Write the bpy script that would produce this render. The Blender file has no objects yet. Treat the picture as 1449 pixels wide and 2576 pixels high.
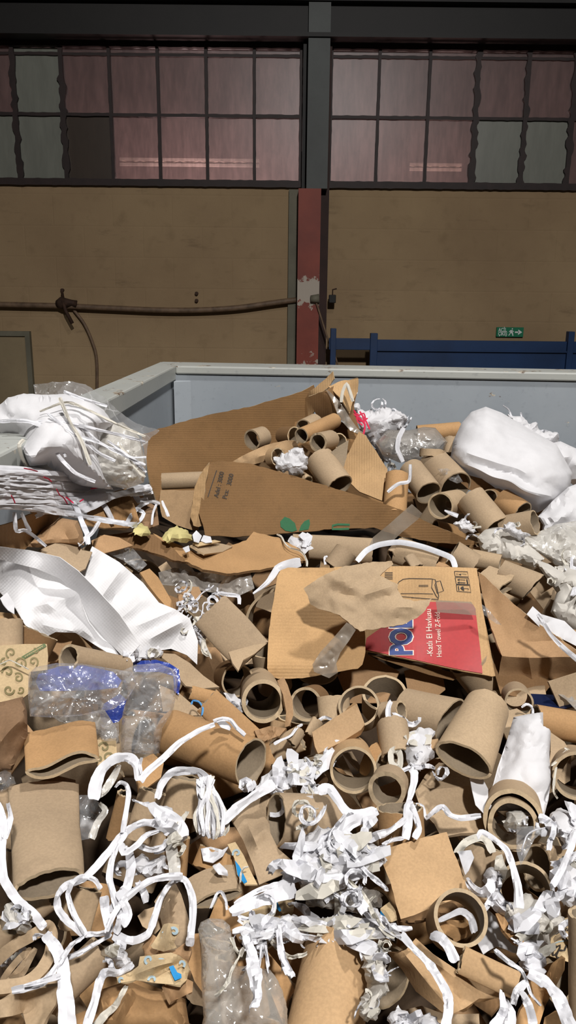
import bpy, bmesh, math, random
import numpy as np
from mathutils import Vector, Matrix, geometry

# ---------------------------------------------------------------- camera, light, exposure
SC = bpy.context.scene
COL = SC.collection
F, CX, CY = 2000.0, 724.5, 1288.0            # focal length and centre in pixels of the 1449 x 2576 frame
PITCH, ROLL = math.radians(14.6), math.radians(0.6)
CAM = Vector((0, 0, 2.25))
FW = Vector((0, math.cos(PITCH), -math.sin(PITCH)))
_r = Vector((1, 0, 0)); _u = Vector((0, math.sin(PITCH), math.cos(PITCH)))
RT = _r * math.cos(ROLL) + _u * math.sin(ROLL)
UP = _u * math.cos(ROLL) - _r * math.sin(ROLL)
cam_d = bpy.data.cameras.new('camera'); cam_o = bpy.data.objects.new('camera', cam_d)
COL.objects.link(cam_o)
cam_d.sensor_fit = 'VERTICAL'; cam_d.sensor_height = 24.0; cam_d.lens = 24.0 * F / 2576.0
cam_d.clip_start = 0.05; cam_d.clip_end = 100
cam_o.matrix_world = Matrix(((RT.x, UP.x, -FW.x, CAM.x), (RT.y, UP.y, -FW.y, CAM.y), (RT.z, UP.z, -FW.z, CAM.z), (0, 0, 0, 1)))
SC.camera = cam_o

W = bpy.data.worlds.new('dusk'); SC.world = W; W.use_nodes = True
W.node_tree.nodes['Background'].inputs[0].default_value = (0.55, 0.40, 0.38, 1)
W.node_tree.nodes['Background'].inputs[1].default_value = 0.02

def lamp(name, kind, loc, target, power, color, **kw):
    d = bpy.data.lights.new(name, kind); d.energy = power; d.color = color
    for k, v in kw.items(): setattr(d, k, v)
    o = bpy.data.objects.new(name, d); COL.objects.link(o); o.location = loc
    o.rotation_euler = (Vector(target) - Vector(loc)).to_track_quat('-Z', 'Y').to_euler()
    return o
# the hall's high-bay lamps: one over the container, one further back behind the photographer
lamp('high_bay_lamp_light', 'SPOT', (1.1, 1.5, 6.6), (0.5, 1.9, 1.5), 660, (1.0, 0.975, 0.95), spot_size=math.radians(120), spot_blend=0.6, shadow_soft_size=0.16)
lamp('rear_high_bay_light', 'SPOT', (0.9, -3.0, 6.6), (0.2, 3.2, 1.6), 1800, (1.0, 0.975, 0.95), spot_size=math.radians(125), spot_blend=0.6, shadow_soft_size=0.18)
SC.view_settings.view_transform = 'Standard'; SC.view_settings.look = 'None'
SC.view_settings.exposure = 0.0; SC.view_settings.gamma = 1.0
SC.view_settings.use_curve_mapping = False

# ---------------------------------------------------------------- noise, rays, the heap's surface
def vn(P, seed=0, lin=False):
    """value noise in -1..1; lin=True keeps straight cell edges, which read as creases"""
    P = np.asarray(P, float); I = np.floor(P).astype(np.int64); f = P - I
    w = f if lin else f * f * (3 - 2 * f)
    out = np.zeros(len(P))
    for c in range(8):
        o = np.array([(c >> 0) & 1, (c >> 1) & 1, (c >> 2) & 1])
        J = I + o
        h = (J[:, 0] * 374761393 + J[:, 1] * 668265263 + J[:, 2] * 2147483647 + seed * 974634777) & 0xffffffff
        h = ((h ^ (h >> 13)) * 1274126177) & 0xffffffff
        h = ((h ^ (h >> 16)) * 2246822519) & 0xffffffff
        v = ((h ^ (h >> 15)) & 0xffff) / 32767.5 - 1
        out += v * np.prod(np.where(o == 1, w, 1 - w), axis=1)
    return out
def crease(P, seed=0, octaves=3):
    """sharp-folded crumple, about -1..1"""
    P = np.asarray(P, float); s = 0; a = 1.0; tot = 0
    for k in range(octaves):
        ang = 0.7 * k + seed
        R = np.array([[math.cos(ang), -math.sin(ang), 0], [math.sin(ang), math.cos(ang), 0], [0, 0, 1]])
        s = s + a * (1 - 2.6 * np.abs(vn(P @ R * (1.9 ** k) + 7.3 * k, seed + k)))
        tot += a; a *= 0.55
    return s / tot
def ray(px, py): return FW + RT * ((px - CX) / F) - UP * ((py - CY) / F)
def at(px, py, Z): return CAM + ray(px, py) * Z
def proj(p):
    v = Vector(p) - CAM; z = v.dot(FW)
    return (CX + F * v.dot(RT) / z, CY - F * v.dot(UP) / z, z)
def on_y(px, py, Y):
    d = ray(px, py); return CAM + d * (Y / d.y)
def on_z(px, py, z):
    d = ray(px, py); return CAM + d * ((z - CAM.z) / d.z)
def sm(t):
    t = min(1, max(0, t)); return t * t * (3 - 2 * t)
def heap_z(x, y):
    h = 1.495 + 0.135 * (min(y, 2.75) - 0.733) - 0.35 * max(0, y - 2.75)
    return h + 0.22 * sm((-0.08 - x) / 0.40) * sm((y - 0.55) / 0.6) * (1 - 0.6 * sm((y - 2.0) / 0.8))
def hz(px, py):
    """depth of the heap's mean surface along a pixel's ray"""
    d = ray(px, py); z = 0.55
    while z < 3.25:
        p = CAM + d * z
        if p.z <= heap_z(p.x, p.y): break
        z += 0.02
    return z

# ---------------------------------------------------------------- objects
def tag(o, label=None, cat=None, group=None, kind=None):
    if label: o['label'] = label
    if cat: o['category'] = cat
    if group: o['group'] = group
    if kind: o['kind'] = kind
    return o
def mesh_obj(name, verts, faces, mats, parent=None, midx=None, smooth=False, uv=None, origin=None, sharp=None):
    V = [Vector(v) for v in verts]
    if origin is None:
        origin = sum(V, Vector()) / len(V) if parent is None else Vector()
    origin = Vector(origin)
    me = bpy.data.meshes.new(name)
    me.from_pydata([v - origin for v in V], [], [list(f) for f in faces])
    if not isinstance(mats, (list, tuple)): mats = [mats]
    for m in mats: me.materials.append(m)
    if midx is not None: me.polygons.foreach_set('material_index', midx)
    if smooth: me.polygons.foreach_set('use_smooth', [True] * len(me.polygons))
    if uv is not None:
        L = me.uv_layers.new(name='UVMap')
        li = np.zeros(len(me.loops), np.int64); me.loops.foreach_get('vertex_index', li)
        L.data.foreach_set('uv', np.asarray(uv, float)[li].ravel())
    me.update()
    if sharp is not None and smooth:
        me.set_sharp_from_angle(angle=math.radians(sharp))
    o = bpy.data.objects.new(name, me); COL.objects.link(o)
    if parent is not None:
        o.parent = parent
        o.location = origin - Vector(parent.location) if parent.parent is None else origin
        if parent.type == 'MESH' or True:
            # keep the world place: parents carry only a translation
            o.location = origin - world_loc(parent)
    else:
        o.location = origin
    return o
def world_loc(o):
    p = Vector(o.location)
    while o.parent is not None:
        o = o.parent; p += Vector(o.location)
    return p
def empty(name, loc, label=None, cat=None, group=None, kind=None):
    o = bpy.data.objects.new(name, None); COL.objects.link(o); o.location = Vector(loc)
    o.empty_display_size = 0.05
    return tag(o, label, cat, group, kind)
def box_vf(x0, x1, y0, y1, z0, z1):
    v = [(x, y, z) for x in (x0, x1) for y in (y0, y1) for z in (z0, z1)]
    f = [(0, 1, 3, 2), (4, 6, 7, 5), (0, 4, 5, 1), (2, 3, 7, 6), (0, 2, 6, 4), (1, 5, 7, 3)]
    return v, f
def box(name, x0, x1, y0, y1, z0, z1, mat, parent=None, bevel=0.0):
    v, f = box_vf(x0, x1, y0, y1, z0, z1)
    o = mesh_obj(name, v, f, mat, parent)
    if bevel:
        bm = bmesh.new(); bm.from_mesh(o.data)
        bmesh.ops.bevel(bm, geom=bm.edges[:], offset=bevel, segments=2, affect='EDGES', profile=0.5)
        bm.to_mesh(o.data); bm.free()
    return o
def join_vf(parts):
    V, Fc = [], []
    for v, f in parts:
        n = len(V); V += list(v); Fc += [tuple(i + n for i in q) for q in f]
    return V, Fc
def prism(pts, z0, z1):
    """extrude a horizontal polygon"""
    n = len(pts)
    v = [(x, y, z0) for x, y in pts] + [(x, y, z1) for x, y in pts]
    f = [tuple(range(n))[::-1], tuple(range(n, 2 * n))] + [(i, (i + 1) % n, n + (i + 1) % n, n + i) for i in range(n)]
    return v, f
def catmull(P, n):
    P = [Vector(p) for p in P]
    if len(P) == 2: P = [P[0], (P[0] + P[1]) / 2, P[1]]
    Q = [P[0] * 2 - P[1]] + P + [P[-1] * 2 - P[-2]]
    seg = len(P) - 1; out = []
    for i in range(n):
        t = i / (n - 1) * seg; k = min(int(t), seg - 1); u = t - k
        a, b, c, d = Q[k], Q[k + 1], Q[k + 2], Q[k + 3]
        out.append(0.5 * ((2 * b) + (c - a) * u + (2 * a - 5 * b + 4 * c - d) * u * u + (3 * b - a - 3 * c + d) * u ** 3))
    return out
def tube_vf(path, r, n=10):
    V, Fc = [], []; up = Vector((0.3, 0.2, 1)).normalized()
    m = len(path)
    for i, p in enumerate(path):
        t = (path[min(i + 1, m - 1)] - path[max(i - 1, 0)]).normalized()
        a = t.cross(up).normalized(); b = t.cross(a)
        rr = r(i / (m - 1)) if callable(r) else r
        for k in range(n):
            w = 2 * math.pi * k / n
            V.append(p + a * (rr * math.cos(w)) + b * (rr * math.sin(w)))
    for i in range(m - 1):
        for k in range(n):
            Fc.append((i * n + k, i * n + (k + 1) % n, (i + 1) * n + (k + 1) % n, (i + 1) * n + k))
    Fc.append(tuple(range(n))[::-1]); Fc.append(tuple((m - 1) * n + k for k in range(n)))
    return V, Fc

# ---------------------------------------------------------------- materials
def lin(c):
    return tuple(((v / 255) / 12.92 if v / 255 <= 0.04045 else ((v / 255 + 0.055) / 1.055) ** 2.4) for v in c) + (1.0,)
class NT:
    def __init__(s, name):
        s.m = bpy.data.materials.new(name); s.m.use_nodes = True; s.t = s.m.node_tree; s.t.nodes.clear()
        s.out = s.t.nodes.new('ShaderNodeOutputMaterial')
    def n(s, typ, ins=None, **kw):
        nd = s.t.nodes.new('ShaderNode' + typ)
        for k, v in kw.items(): setattr(nd, k, v)
        for k, v in (ins or {}).items():
            if hasattr(v, 'node') or hasattr(v, 'is_linked'): s.t.links.new(v, nd.inputs[k])
            else: nd.inputs[k].default_value = v
        return nd
    def coord(s, which='Object'): return s.n('TexCoord').outputs[which]
    def noise(s, scale, detail=3, vec=None, rough=0.55, dist=0.0):
        return s.n('TexNoise', {'Vector': vec if vec is not None else s.coord(), 'Scale': scale, 'Detail': detail, 'Roughness': rough, 'Distortion': dist}).outputs['Fac']
    def ramp(s, fac, stops):
        r = s.n('ValToRGB', {'Fac': fac}); e = r.color_ramp.elements
        while len(e) < len(stops): e.new(0.5)
        for q, (p, c) in zip(e, stops): q.position = p; q.color = c if len(c) == 4 else (*c, 1)
        return r.outputs['Color']
    def mix(s, fac, a, b, mode='MIX'):
        m = s.n('Mix', data_type='RGBA', blend_type=mode)
        for k, v in ((0, fac), (6, a), (7, b)):
            if hasattr(v, 'is_linked'): s.t.links.new(v, m.inputs[k])
            else: m.inputs[k].default_value = v
        return m.outputs[2]
    def math(s, op, a, b=None):
        ins = {0: a}
        if b is not None: ins[1] = b
        return s.n('Math', ins, operation=op).outputs[0]
    def map(s, vec, scale=(1, 1, 1), rot=(0, 0, 0), loc=(0, 0, 0)):
        return s.n('Mapping', {'Vector': vec, 'Scale': scale, 'Rotation': rot, 'Location': loc}).outputs[0]
    def bump(s, h, strength=0.3, dist=0.002):
        return s.n('Bump', {'Height': h, 'Strength': strength, 'Distance': dist}).outputs['Normal']
    def princ(s, col, rough=0.8, normal=None, **kw):
        ins = {'Base Color': col, 'Roughness': rough}
        if normal is not None: ins['Normal'] = normal
        ins.update(kw)
        return s.n('BsdfPrincipled', ins).outputs[0]
    def end(s, sh): s.t.links.new(sh, s.out.inputs['Surface']); return s.m
    def rnd(s): return s.n('ObjectInfo').outputs['Random']

def board(name, rgb, dark=0.80, light=1.08, corr=0.0, rough=0.82, stain=0.35, spec=0.3, ang=0.0):
    """paperboard: fibre mottling, a little tone of its own for every piece, optional corrugation lines"""
    t = NT(name); c = lin(rgb)
    sc = lambda k: tuple(v * k for v in c[:3]) + (1,)
    n1 = t.noise(9, 4); n2 = t.noise(320, 2); n3 = t.noise(38, 3)
    col = t.ramp(n1, [(0.3, sc(dark)), (0.7, sc(light))])
    col = t.mix(0.25, col, t.ramp(n2, [(0.35, sc(0.7)), (0.65, sc(1.2))]))
    col = t.mix(t.math('MULTIPLY', t.ramp(n3, [(0.56, (0, 0, 0)), (0.75, (1, 1, 1))]), stain), col, sc(0.62))
    r = t.rnd()
    col = t.mix(1.0, col, t.ramp(r, [(0.0, (0.86, 0.86, 0.87)), (1.0, (1.06, 1.05, 1.03))]), 'MULTIPLY')
    h = t.math('ADD', t.math('MULTIPLY', n2, 0.25), t.math('MULTIPLY', n3, 0.8))
    if corr:
        u = t.map(t.coord('UV'), rot=(0, 0, ang))
        w = t.n('TexWave', {'Vector': u, 'Scale': 45.0, 'Distortion': 0.4, 'Detail': 1.0}).outputs['Fac']
        h = t.math('ADD', h, t.math('MULTIPLY', w, corr))
    return t.end(t.princ(col, rough, t.bump(h, 0.35, 0.0018), **{'Specular IOR Level': spec}))

def tissue(name, rgb=(238, 236, 236), trans=0.22, emboss=0.0, rough=0.85, fibre=0.5, var=0.06):
    t = NT(name); c = lin(rgb)
    n1 = t.noise(24, 4); n2 = t.noise(240, 3)
    col = t.ramp(n1, [(0.25, tuple(v * (1 - var * 2) for v in c[:3])), (0.75, c)])
    h = t.math('ADD', t.math('MULTIPLY', n2, 0.35 * fibre), t.noise(60, 4))
    if emboss:
        vo = t.n('TexVoronoi', {'Vector': t.map(t.coord('UV'), scale=(1, 1, 0), rot=(0, 0, 0.78)), 'Scale': 230.0, 'Randomness': 0.0}).outputs['Distance']
        h = t.math('ADD', t.math('MULTIPLY', h, 0.5), t.math('MULTIPLY', vo, emboss))
    nr = t.bump(h, 0.4, 0.0016)
    d = t.princ(col, rough, nr, **{'Specular IOR Level': 0.2})
    tr = t.n('BsdfTranslucent', {'Color': col, 'Normal': nr}).outputs[0]
    return t.end(t.n('MixShader', {0: trans, 1: d, 2: tr}).outputs[0])

def film(name, rgb=(225, 225, 225), clear=0.72, rough=0.12, haze=0.5, bump=0.5, scale=26):
    """thin clear plastic: mostly see-through, milky where it is creased, sharp glints"""
    t = NT(name); c = lin(rgb)
    co = t.coord(); n1 = t.noise(scale, 4, co, 0.6, 0.6)
    wob = t.n('TexNoise', {'Vector': co, 'Scale': scale * 0.7, 'Detail': 2.0}).outputs['Color']
    cw = t.n('VectorMath', {0: co, 1: t.n('VectorMath', {0: wob, 'Scale': 0.03}, operation='SCALE').outputs[0]}, operation='ADD').outputs[0]
    ed = t.n('TexVoronoi', {'Vector': cw, 'Scale': scale * 1.1}, feature='DISTANCE_TO_EDGE').outputs['Distance']
    f1 = t.n('TexVoronoi', {'Vector': cw, 'Scale': scale * 1.1}, feature='F1').outputs['Distance']
    nr = t.bump(t.math('ADD', t.math('MULTIPLY', f1, 0.9), t.math('MULTIPLY', n1, 0.6)), bump, 0.012)
    line = t.math('MULTIPLY', t.ramp(ed, [(0.0, (1, 1, 1)), (0.05, (0, 0, 0))]), t.ramp(n1, [(0.48, (0, 0, 0)), (0.62, (1, 1, 1))]))
    lw = t.n('LayerWeight', {'Blend': 0.35, 'Normal': nr}).outputs['Facing']
    tr = t.n('BsdfTransparent', {'Color': (0.97, 0.97, 0.97, 1)}).outputs[0]
    gl = t.n('BsdfGlossy', {'Color': (1, 1, 1, 1), 'Roughness': rough, 'Normal': nr}).outputs[0]
    df = t.princ(c, 0.5, nr)
    milky = t.math('ADD', 1 - clear, t.math('MULTIPLY', line, 0.45 * haze))
    a = t.n('MixShader', {0: milky, 1: tr, 2: df}).outputs[0]
    g = t.math('ADD', t.math('MULTIPLY', t.math('POWER', lw, 2.0), 0.30), 0.085)
    return t.end(t.n('MixShader', {0: g, 1: a, 2: gl}).outputs[0])

def paint(name, rgb, rough=0.5, dirt=0.3, scale=4, spec=0.4, metal=0.0, light=1.1):
    t = NT(name); c = lin(rgb)
    n1 = t.noise(scale, 5); n2 = t.noise(scale * 18, 3)
    k = lambda m: tuple(v * m for v in c[:3]) + (1,)
    col = t.ramp(n1, [(0.3, k(1 - dirt)), (0.65, k(light))])
    col = t.mix(t.math('MULTIPLY', t.ramp(n2, [(0.55, (0, 0, 0)), (0.75, (1, 1, 1))]), dirt * 0.8), col, k(0.55))
    return t.end(t.princ(col, rough, t.bump(n2, 0.15, 0.002), **{'Specular IOR Level': spec, 'Metallic': metal}))

def flat(name, rgb, rough=0.6, spec=0.3):
    t = NT(name); c = lin(rgb)
    n = t.noise(140, 2)
    col = t.ramp(n, [(0.3, tuple(v * 0.88 for v in c[:3])), (0.7, c)])
    return t.end(t.princ(col, rough, **{'Specular IOR Level': spec}))

# ================================================================ the hall
WY = 8.5
def wx(px, py=300): return on_y(px, py, WY).x
def wz(py, px=725): return on_y(px, py, WY).z

def plaster():
    t = NT('wall_plaster'); co = t.coord()
    n1 = t.noise(0.7, 5, co); n2 = t.noise(6, 5, co); n3 = t.noise(90, 3, co)
    col = t.ramp(n1, [(0.3, lin((146, 123, 95))), (0.7, lin((170, 146, 113)))])
    col = t.mix(t.math('MULTIPLY', t.ramp(n2, [(0.55, (0, 0, 0)), (0.78, (1, 1, 1))]), 0.30), col, lin((104, 86, 62)))
    # patches of soot and scrapes along the middle of the wall, which are marks on the plaster
    st = t.noise(1.0, 6, t.map(co, scale=(2.2, 1, 9)), 0.7)
    col = t.mix(t.math('MULTIPLY', t.ramp(st, [(0.60, (0, 0, 0)), (0.72, (1, 1, 1))]), 0.35), col, lin((96, 80, 62)))
    br = t.n('TexBrick', {'Vector': t.map(co, rot=(math.pi / 2, 0, 0)), 'Scale': 1.0, 'Mortar Size': 0.012, 'Mortar Smooth': 1.0, 'Brick Width': 0.6, 'Row Height': 0.3, 'Color1': (1, 1, 1, 1), 'Color2': (1, 1, 1, 1), 'Mortar': (0, 0, 0, 1)})
    h = t.math('ADD', t.math('MULTIPLY', br.outputs['Color'], 0.6), t.math('ADD', t.math('MULTIPLY', n3, 0.5), n2))
    return t.end(t.princ(col, 0.9, t.bump(h, 0.5, 0.006), **{'Specular IOR Level': 0.15}))
M = {}
M['plaster'] = plaster()
M['black_steel'] = paint('black_steel', (20, 17, 15), 0.6, 0.35, 3)
M['bar'] = paint('window_bar_paint', (44, 30, 28), 0.6, 0.4, 9)
M['grey_column'] = paint('grey_column_paint', (68, 72, 70), 0.55, 0.25, 3)
M['strip_grey'] = paint('grey_strip_paint', (112, 108, 92), 0.7, 0.25, 3)
M['shaded_side'] = paint('shaded_column_side', (52, 30, 24), 0.7, 0.4, 5)  # shade on the column's recessed side, put into a darker red-brown
M['floor'] = paint('concrete_floor', (96, 90, 82), 0.8, 0.3, 1.2)
M['blue'] = paint('blue_barrier_paint', (22, 54, 96), 0.5, 0.3, 2)
M['hose'] = paint('hose_rubber', (118, 96, 76), 0.6, 0.45, 14)
M['rust'] = paint('rusty_iron', (66, 46, 34), 0.8, 0.5, 20)
M['door'] = paint('door_paint', (140, 124, 96), 0.7, 0.2, 2)
M['sign_green'] = flat('sign_green', (30, 120, 84)); M['sign_white'] = flat('sign_white', (222, 226, 222))
def redcol():
    t = NT('red_column_paint'); co = t.coord(); n = t.noise(16, 5, co, 0.65); n2 = t.noise(2.5, 4, co)
    col = t.ramp(n2, [(0.3, lin((116, 46, 31))), (0.7, lin((144, 62, 43)))])
    z = t.n('SeparateXYZ', {0: co}).outputs[2]
    # paint has flaked off round the hose clamp and near the foot
    a = t.math('MULTIPLY', t.math('SUBTRACT', 0.17, t.math('ABSOLUTE', t.math('SUBTRACT', z, 2.38))), 3.0)
    b = t.math('MULTIPLY', t.math('SUBTRACT', 1.80, z), 1.1)
    k = t.math('ADD', n, t.math('MAXIMUM', a, t.math('MINIMUM', b, 0.12)))
    col = t.mix(t.ramp(k, [(0.63, (0, 0, 0)), (0.68, (1, 1, 1))]), col, lin((176, 164, 150)))
    return t.end(t.princ(col, 0.6, t.bump(n, 0.3, 0.003)))
M['red'] = redcol()
def pane_mat(name, rgb, clear, tint):
    t = NT(name); n = t.noise(5, 5, t.map(t.coord(), scale=(3, 1, 0.6)), 0.65); c = lin(rgb)
    tr = t.n('BsdfTransparent', {'Color': t.ramp(n, [(0.3, tuple(v * 0.75 for v in tint)), (0.7, tint)])}).outputs[0]
    df = t.princ(t.ramp(n, [(0.3, tuple(v * 0.8 for v in c[:3])), (0.7, c)]), 0.35)
    return t.end(t.n('MixShader', {0: clear, 1: df, 2: tr}).outputs[0])
M['pane_pink'] = pane_mat('dusty_pink_glass', (112, 98, 96), 0.50, (0.90, 0.80, 0.79))
M['pane_grey'] = pane_mat('frosted_grey_glass', (132, 134, 124), 0.12, (0.7, 0.75, 0.72))
M['pane_dark'] = pane_mat('dark_boarded_pane', (66, 54, 44), 0.03, (0.4, 0.3, 0.25))
M['neigh'] = paint('neighbour_wall_paint', (206, 186, 182), 0.9, 0.15, 0.8)
M['truss'] = flat('truss_white', (246, 236, 226))
M['roof_pale'] = paint('pale_roof_sheet', (150, 146, 140), 0.6, 0.3, 5)

def structure(o): o['kind'] = 'structure'; return o
structure(box('floor', -9, 9, -6, WY + 0.3, -0.1, 0.0, M['floor']))
SILL, TOP, MID = 3.43, 4.625, 4.03
wb = empty('wall_back', (0, WY, 0)); structure(wb)
box('sill_wall', -6.5, 7.5, WY, WY + 0.25, 0.0, SILL - 0.02, M['plaster'], wb)
box('header_wall', -6.5, 7.5, WY, WY + 0.25, TOP + 0.03, 7.0, M['black_steel'], wb)
box('wall_pier', 0.10, 0.36, WY + 0.01, WY + 0.25, SILL - 0.02, TOP + 0.03, M['black_steel'], wb)
box('wall_end', -6.5, -4.10, WY, WY + 0.25, SILL - 0.02, TOP + 0.03, M['plaster'], wb)
box('wall_end', 4.60, 7.5, WY, WY + 0.25, SILL - 0.02, TOP + 0.03, M['plaster'], wb)

def rough_bar(name, x0, x1, z0, z1, y0, y1, parent, lumps, seed):
    """a glazing bar with its lumps of old putty"""
    L = max(x1 - x0, z1 - z0); n = max(8, int(L / 0.02)); horiz = (x1 - x0) > (z1 - z0)
    V, Fc = [], []
    T = np.linspace(0, 1, n); nz = np.clip(vn(np.c_[T * L * 22, T * 0, T * 0], seed), -0.2, 1) * lumps; nz2 = np.clip(vn(np.c_[T * L * 19, T * 0 + 5, T * 0], seed + 1), -0.2, 1) * lumps
    for t, a, b in zip(T, nz, nz2):
        if horiz: q = [(x0 + t * L, y0, z0 - a), (x0 + t * L, y1, z0 - a), (x0 + t * L, y1, z1 + b), (x0 + t * L, y0, z1 + b)]
        else: q = [(x0 - a, y0, z0 + t * L), (x0 - a, y1, z0 + t * L), (x1 + b, y1, z0 + t * L), (x1 + b, y0, z0 + t * L)]
        V += q
    for i in range(n - 1):
        for k in range(4): Fc.append((4 * i + k, 4 * i + (k + 1) % 4, 4 * i + 4 + (k + 1) % 4, 4 * i + 4 + k))
    Fc += [(3, 2, 1, 0), (4 * n - 4, 4 * n - 3, 4 * n - 2, 4 * n - 1)]
    return mesh_obj(name, V, Fc, M['bar'], parent)

def window(n, bars, thick, panes):
    w = structure(empty('window_%d' % n, ((bars[0] + bars[-1]) / 2, WY, SILL)))
    x0, x1 = bars[0], bars[-1]
    rough_bar('frame_rail', x0 - 0.03, x1 + 0.03, SILL - 0.05, SILL + 0.012, WY - 0.05, WY + 0.12, w, 0.004, n)
    rough_bar('frame_rail', x0 - 0.03, x1 + 0.03, TOP - 0.005, TOP + 0.05, WY - 0.05, WY + 0.12, w, 0.004, n + 5)
    rough_bar('top_strip', x0, x1, TOP - 0.075, TOP - 0.05, WY - 0.012, WY + 0.012, w, 0.004, n + 6)
    rough_bar('transom', x0, x1, MID - 0.014, MID + 0.014, WY - 0.02, WY + 0.04, w, 0.004, n + 7)
    for i, x in enumerate(bars):
        th = 0.024 if i in thick else 0.014
        rough_bar('mullion', x - th, x + th, SILL, TOP, WY - 0.025, WY + 0.045, w, 0.022 if i in thick else 0.003, 11 * n + i)
    for i in range(len(bars) - 1):
        for row, (a, b) in enumerate(((SILL, MID), (MID, TOP))):
            box('pane', bars[i] + 0.008, bars[i + 1] - 0.008, WY + 0.01, WY + 0.018, a + 0.008, b - 0.008, M[panes.get((i, row), 'pane_pink')], w)
window(1, [-3.64, -3.17, -2.70, -2.234, -1.769, -1.302, -0.835, -0.369, 0.085], {2, 3}, {(1, 0): 'pane_grey', (2, 0): 'pane_grey', (2, 1): 'pane_grey', (3, 0): 'pane_dark', (0, 0): 'pane_grey'})
window(2, [0.375, 0.837, 1.323, 1.789, 2.275, 2.735, 3.20, 3.67, 4.14], {3, 4, 5}, {(3, 0): 'pane_grey', (4, 0): 'pane_grey', (6, 0): 'pane_grey'})

# column of the hall: grey above the sill, red below
colm = structure(empty('column', (0.2, 8.3, 0)))
p = on_y(770, 440, 8.25).x; q = on_y(824, 440, 8.25).x
box('grey_shaft', p + 0.004, q, 8.25, WY + 0.02, 3.345, 7.0, M['grey_column'], colm)
p = on_y(751, 480, 8.25).x; q = on_y(808, 480, 8.25).x
box('red_flange', p, q, 8.25, WY, 0.0, 3.345, M['red'], colm)
box('shaded_web', q, q + 0.085, 8.40, WY, 0.0, 4.9, M['shaded_side'], colm)
box('shadow_strip', on_y(727, 480, WY).x, on_y(751, 480, WY).x, 8.44, WY, 0.0, 3.36, M['strip_grey'], colm)  # grey strip standing in for the column's shadow on the wall
box('dark_edge', -0.01 + 0.11, 0.13, 8.36, WY, 3.36, 4.7, M['black_steel'], colm)

# the dark crane beam right under the roof, with the pale broken sheet edge above it
beam = structure(empty('trim_1', (0, 8.3, 4.66)))
box('beam_web', -6.5, 7.5, 8.32, 8.36, 4.68, 5.0, M['black_steel'], beam)
box('beam_flange', -6.5, 7.5, 8.22, 8.44, 4.655, 4.69, M['black_steel'], beam)
box('beam_flange', -6.5, 7.5, 8.22, 8.44, 4.95, 4.985, M['black_steel'], beam)
rs = random.Random(4)
x = -3.4
while x < 3.6:
    w = rs.uniform(0.03, 0.10)
    if not (0.06 < x < 0.40) and rs.random() < (0.85 if x < 0 else 0.45):
        box('sheet_edge', x, x + w, 8.24, 8.30, 4.992, 4.992 + rs.uniform(0.02, 0.05), M['roof_pale'], beam)
    x += w + rs.uniform(0.02, 0.10)
structure(box('ceiling', -6.5, 7.5, -6, WY + 0.25, 7.0, 7.15, M['black_steel']))

# neighbouring hall seen through the dusty glass: a lit wall with trusses in front
structure(box('wall_neighbour', -9, 9, 12.6, 12.8, 0, 9, M['neigh']))
def truss(x0, x1, z0, z1, label):
    t = empty('roof_truss', ((x0 + x1) / 2, 11.6, z0), label, 'truss')
    box('chord', x0, x1, 11.58, 11.62, z0, z0 + 0.035, M['truss'], t)
    box('chord', x0, x1, 11.58, 11.62, z1 - 0.035, z1, M['truss'], t)
    n = max(2, round((x1 - x0) / 0.26)); st = (x1 - x0) / n
    for i in range(n):
        for (a, b) in (((x0 + i * st), (x0 + (i + 0.5) * st)), ((x0 + (i + 1) * st), (x0 + (i + 0.5) * st))):
            P, Q = Vector((a, 11.6, z1 - 0.02)), Vector((b, 11.6, z0 + 0.02))
            v, f = tube_vf([P, Q], 0.011, 6); mesh_obj('web_bar', v, f, M['truss'], t)
a, b = on_y(302, 418, 11.6), on_y(652, 440, 11.6)
truss(a.x, b.x, on_y(400, 418, 11.6).z, on_y(400, 398, 11.6).z, 'pale lit roof truss beyond the bright dusty panes beside the dark pane')
truss(on_y(1030, 430, 11.6).x, on_y(1160, 430, 11.6).x, on_y(1090, 430, 11.6).z, on_y(1090, 411, 11.6).z, 'short warm-lit roof truss beyond the panes next to grey panes')
lamp('added_yard_light', 'POINT', (-1.3, 11.0, 3.30), (0, 0, 0), 170, (1.0, 0.80, 0.79), shadow_soft_size=0.25)  # unseen lamps, added below sill height to light the neighbouring wall and trusses
lamp('added_yard_light_warm', 'POINT', (1.9, 11.0, 3.35), (0, 0, 0), 70, (1.0, 0.74, 0.68), shadow_soft_size=0.2)
lamp('yard_fill_light', 'POINT', (0.2, 11.2, 2.2), (0, 0, 0), 90, (1.0, 0.80, 0.79), shadow_soft_size=0.3)

# hose along the wall, its clamp, valve and hanging cable
def wallpath(pts, y=8.42, n=60): return catmull([on_y(px, py, y) for px, py in pts], n)
v, f = tube_vf(wallpath([(-260, 760), (-120, 764), (0, 766), (90, 768), (165, 770), (280, 775), (400, 780), (500, 780), (600, 774), (700, 760), (770, 752), (792, 751)]), 0.028, 12)
tag(mesh_obj('water_hose', v, f, M['hose'], smooth=True), 'thick brown hose sagging along the beige wall to the red column', 'hose')
v, f = tube_vf(wallpath([(186, 780), (212, 815), (232, 860), (243, 905), (244, 990), (243, 1120)], 8.46), 0.016, 10)
tag(mesh_obj('wall_cable', v, f, M['hose'], smooth=True), 'thin brown cable hanging down the beige wall below the valve', 'cable')
v, f = tube_vf(wallpath([(794, 756), (808, 800), (828, 862), (846, 905), (856, 960)], 8.23), 0.010, 8)
tag(mesh_obj('column_cable', v, f, M['hose'], smooth=True), 'thin cable slanting down across the red column', 'cable')
vv = on_y(170, 765, 8.42)
va = empty('pipe_valve', vv, 'rusty valve with a lever fixed over the wall hose', 'valve')
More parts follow.
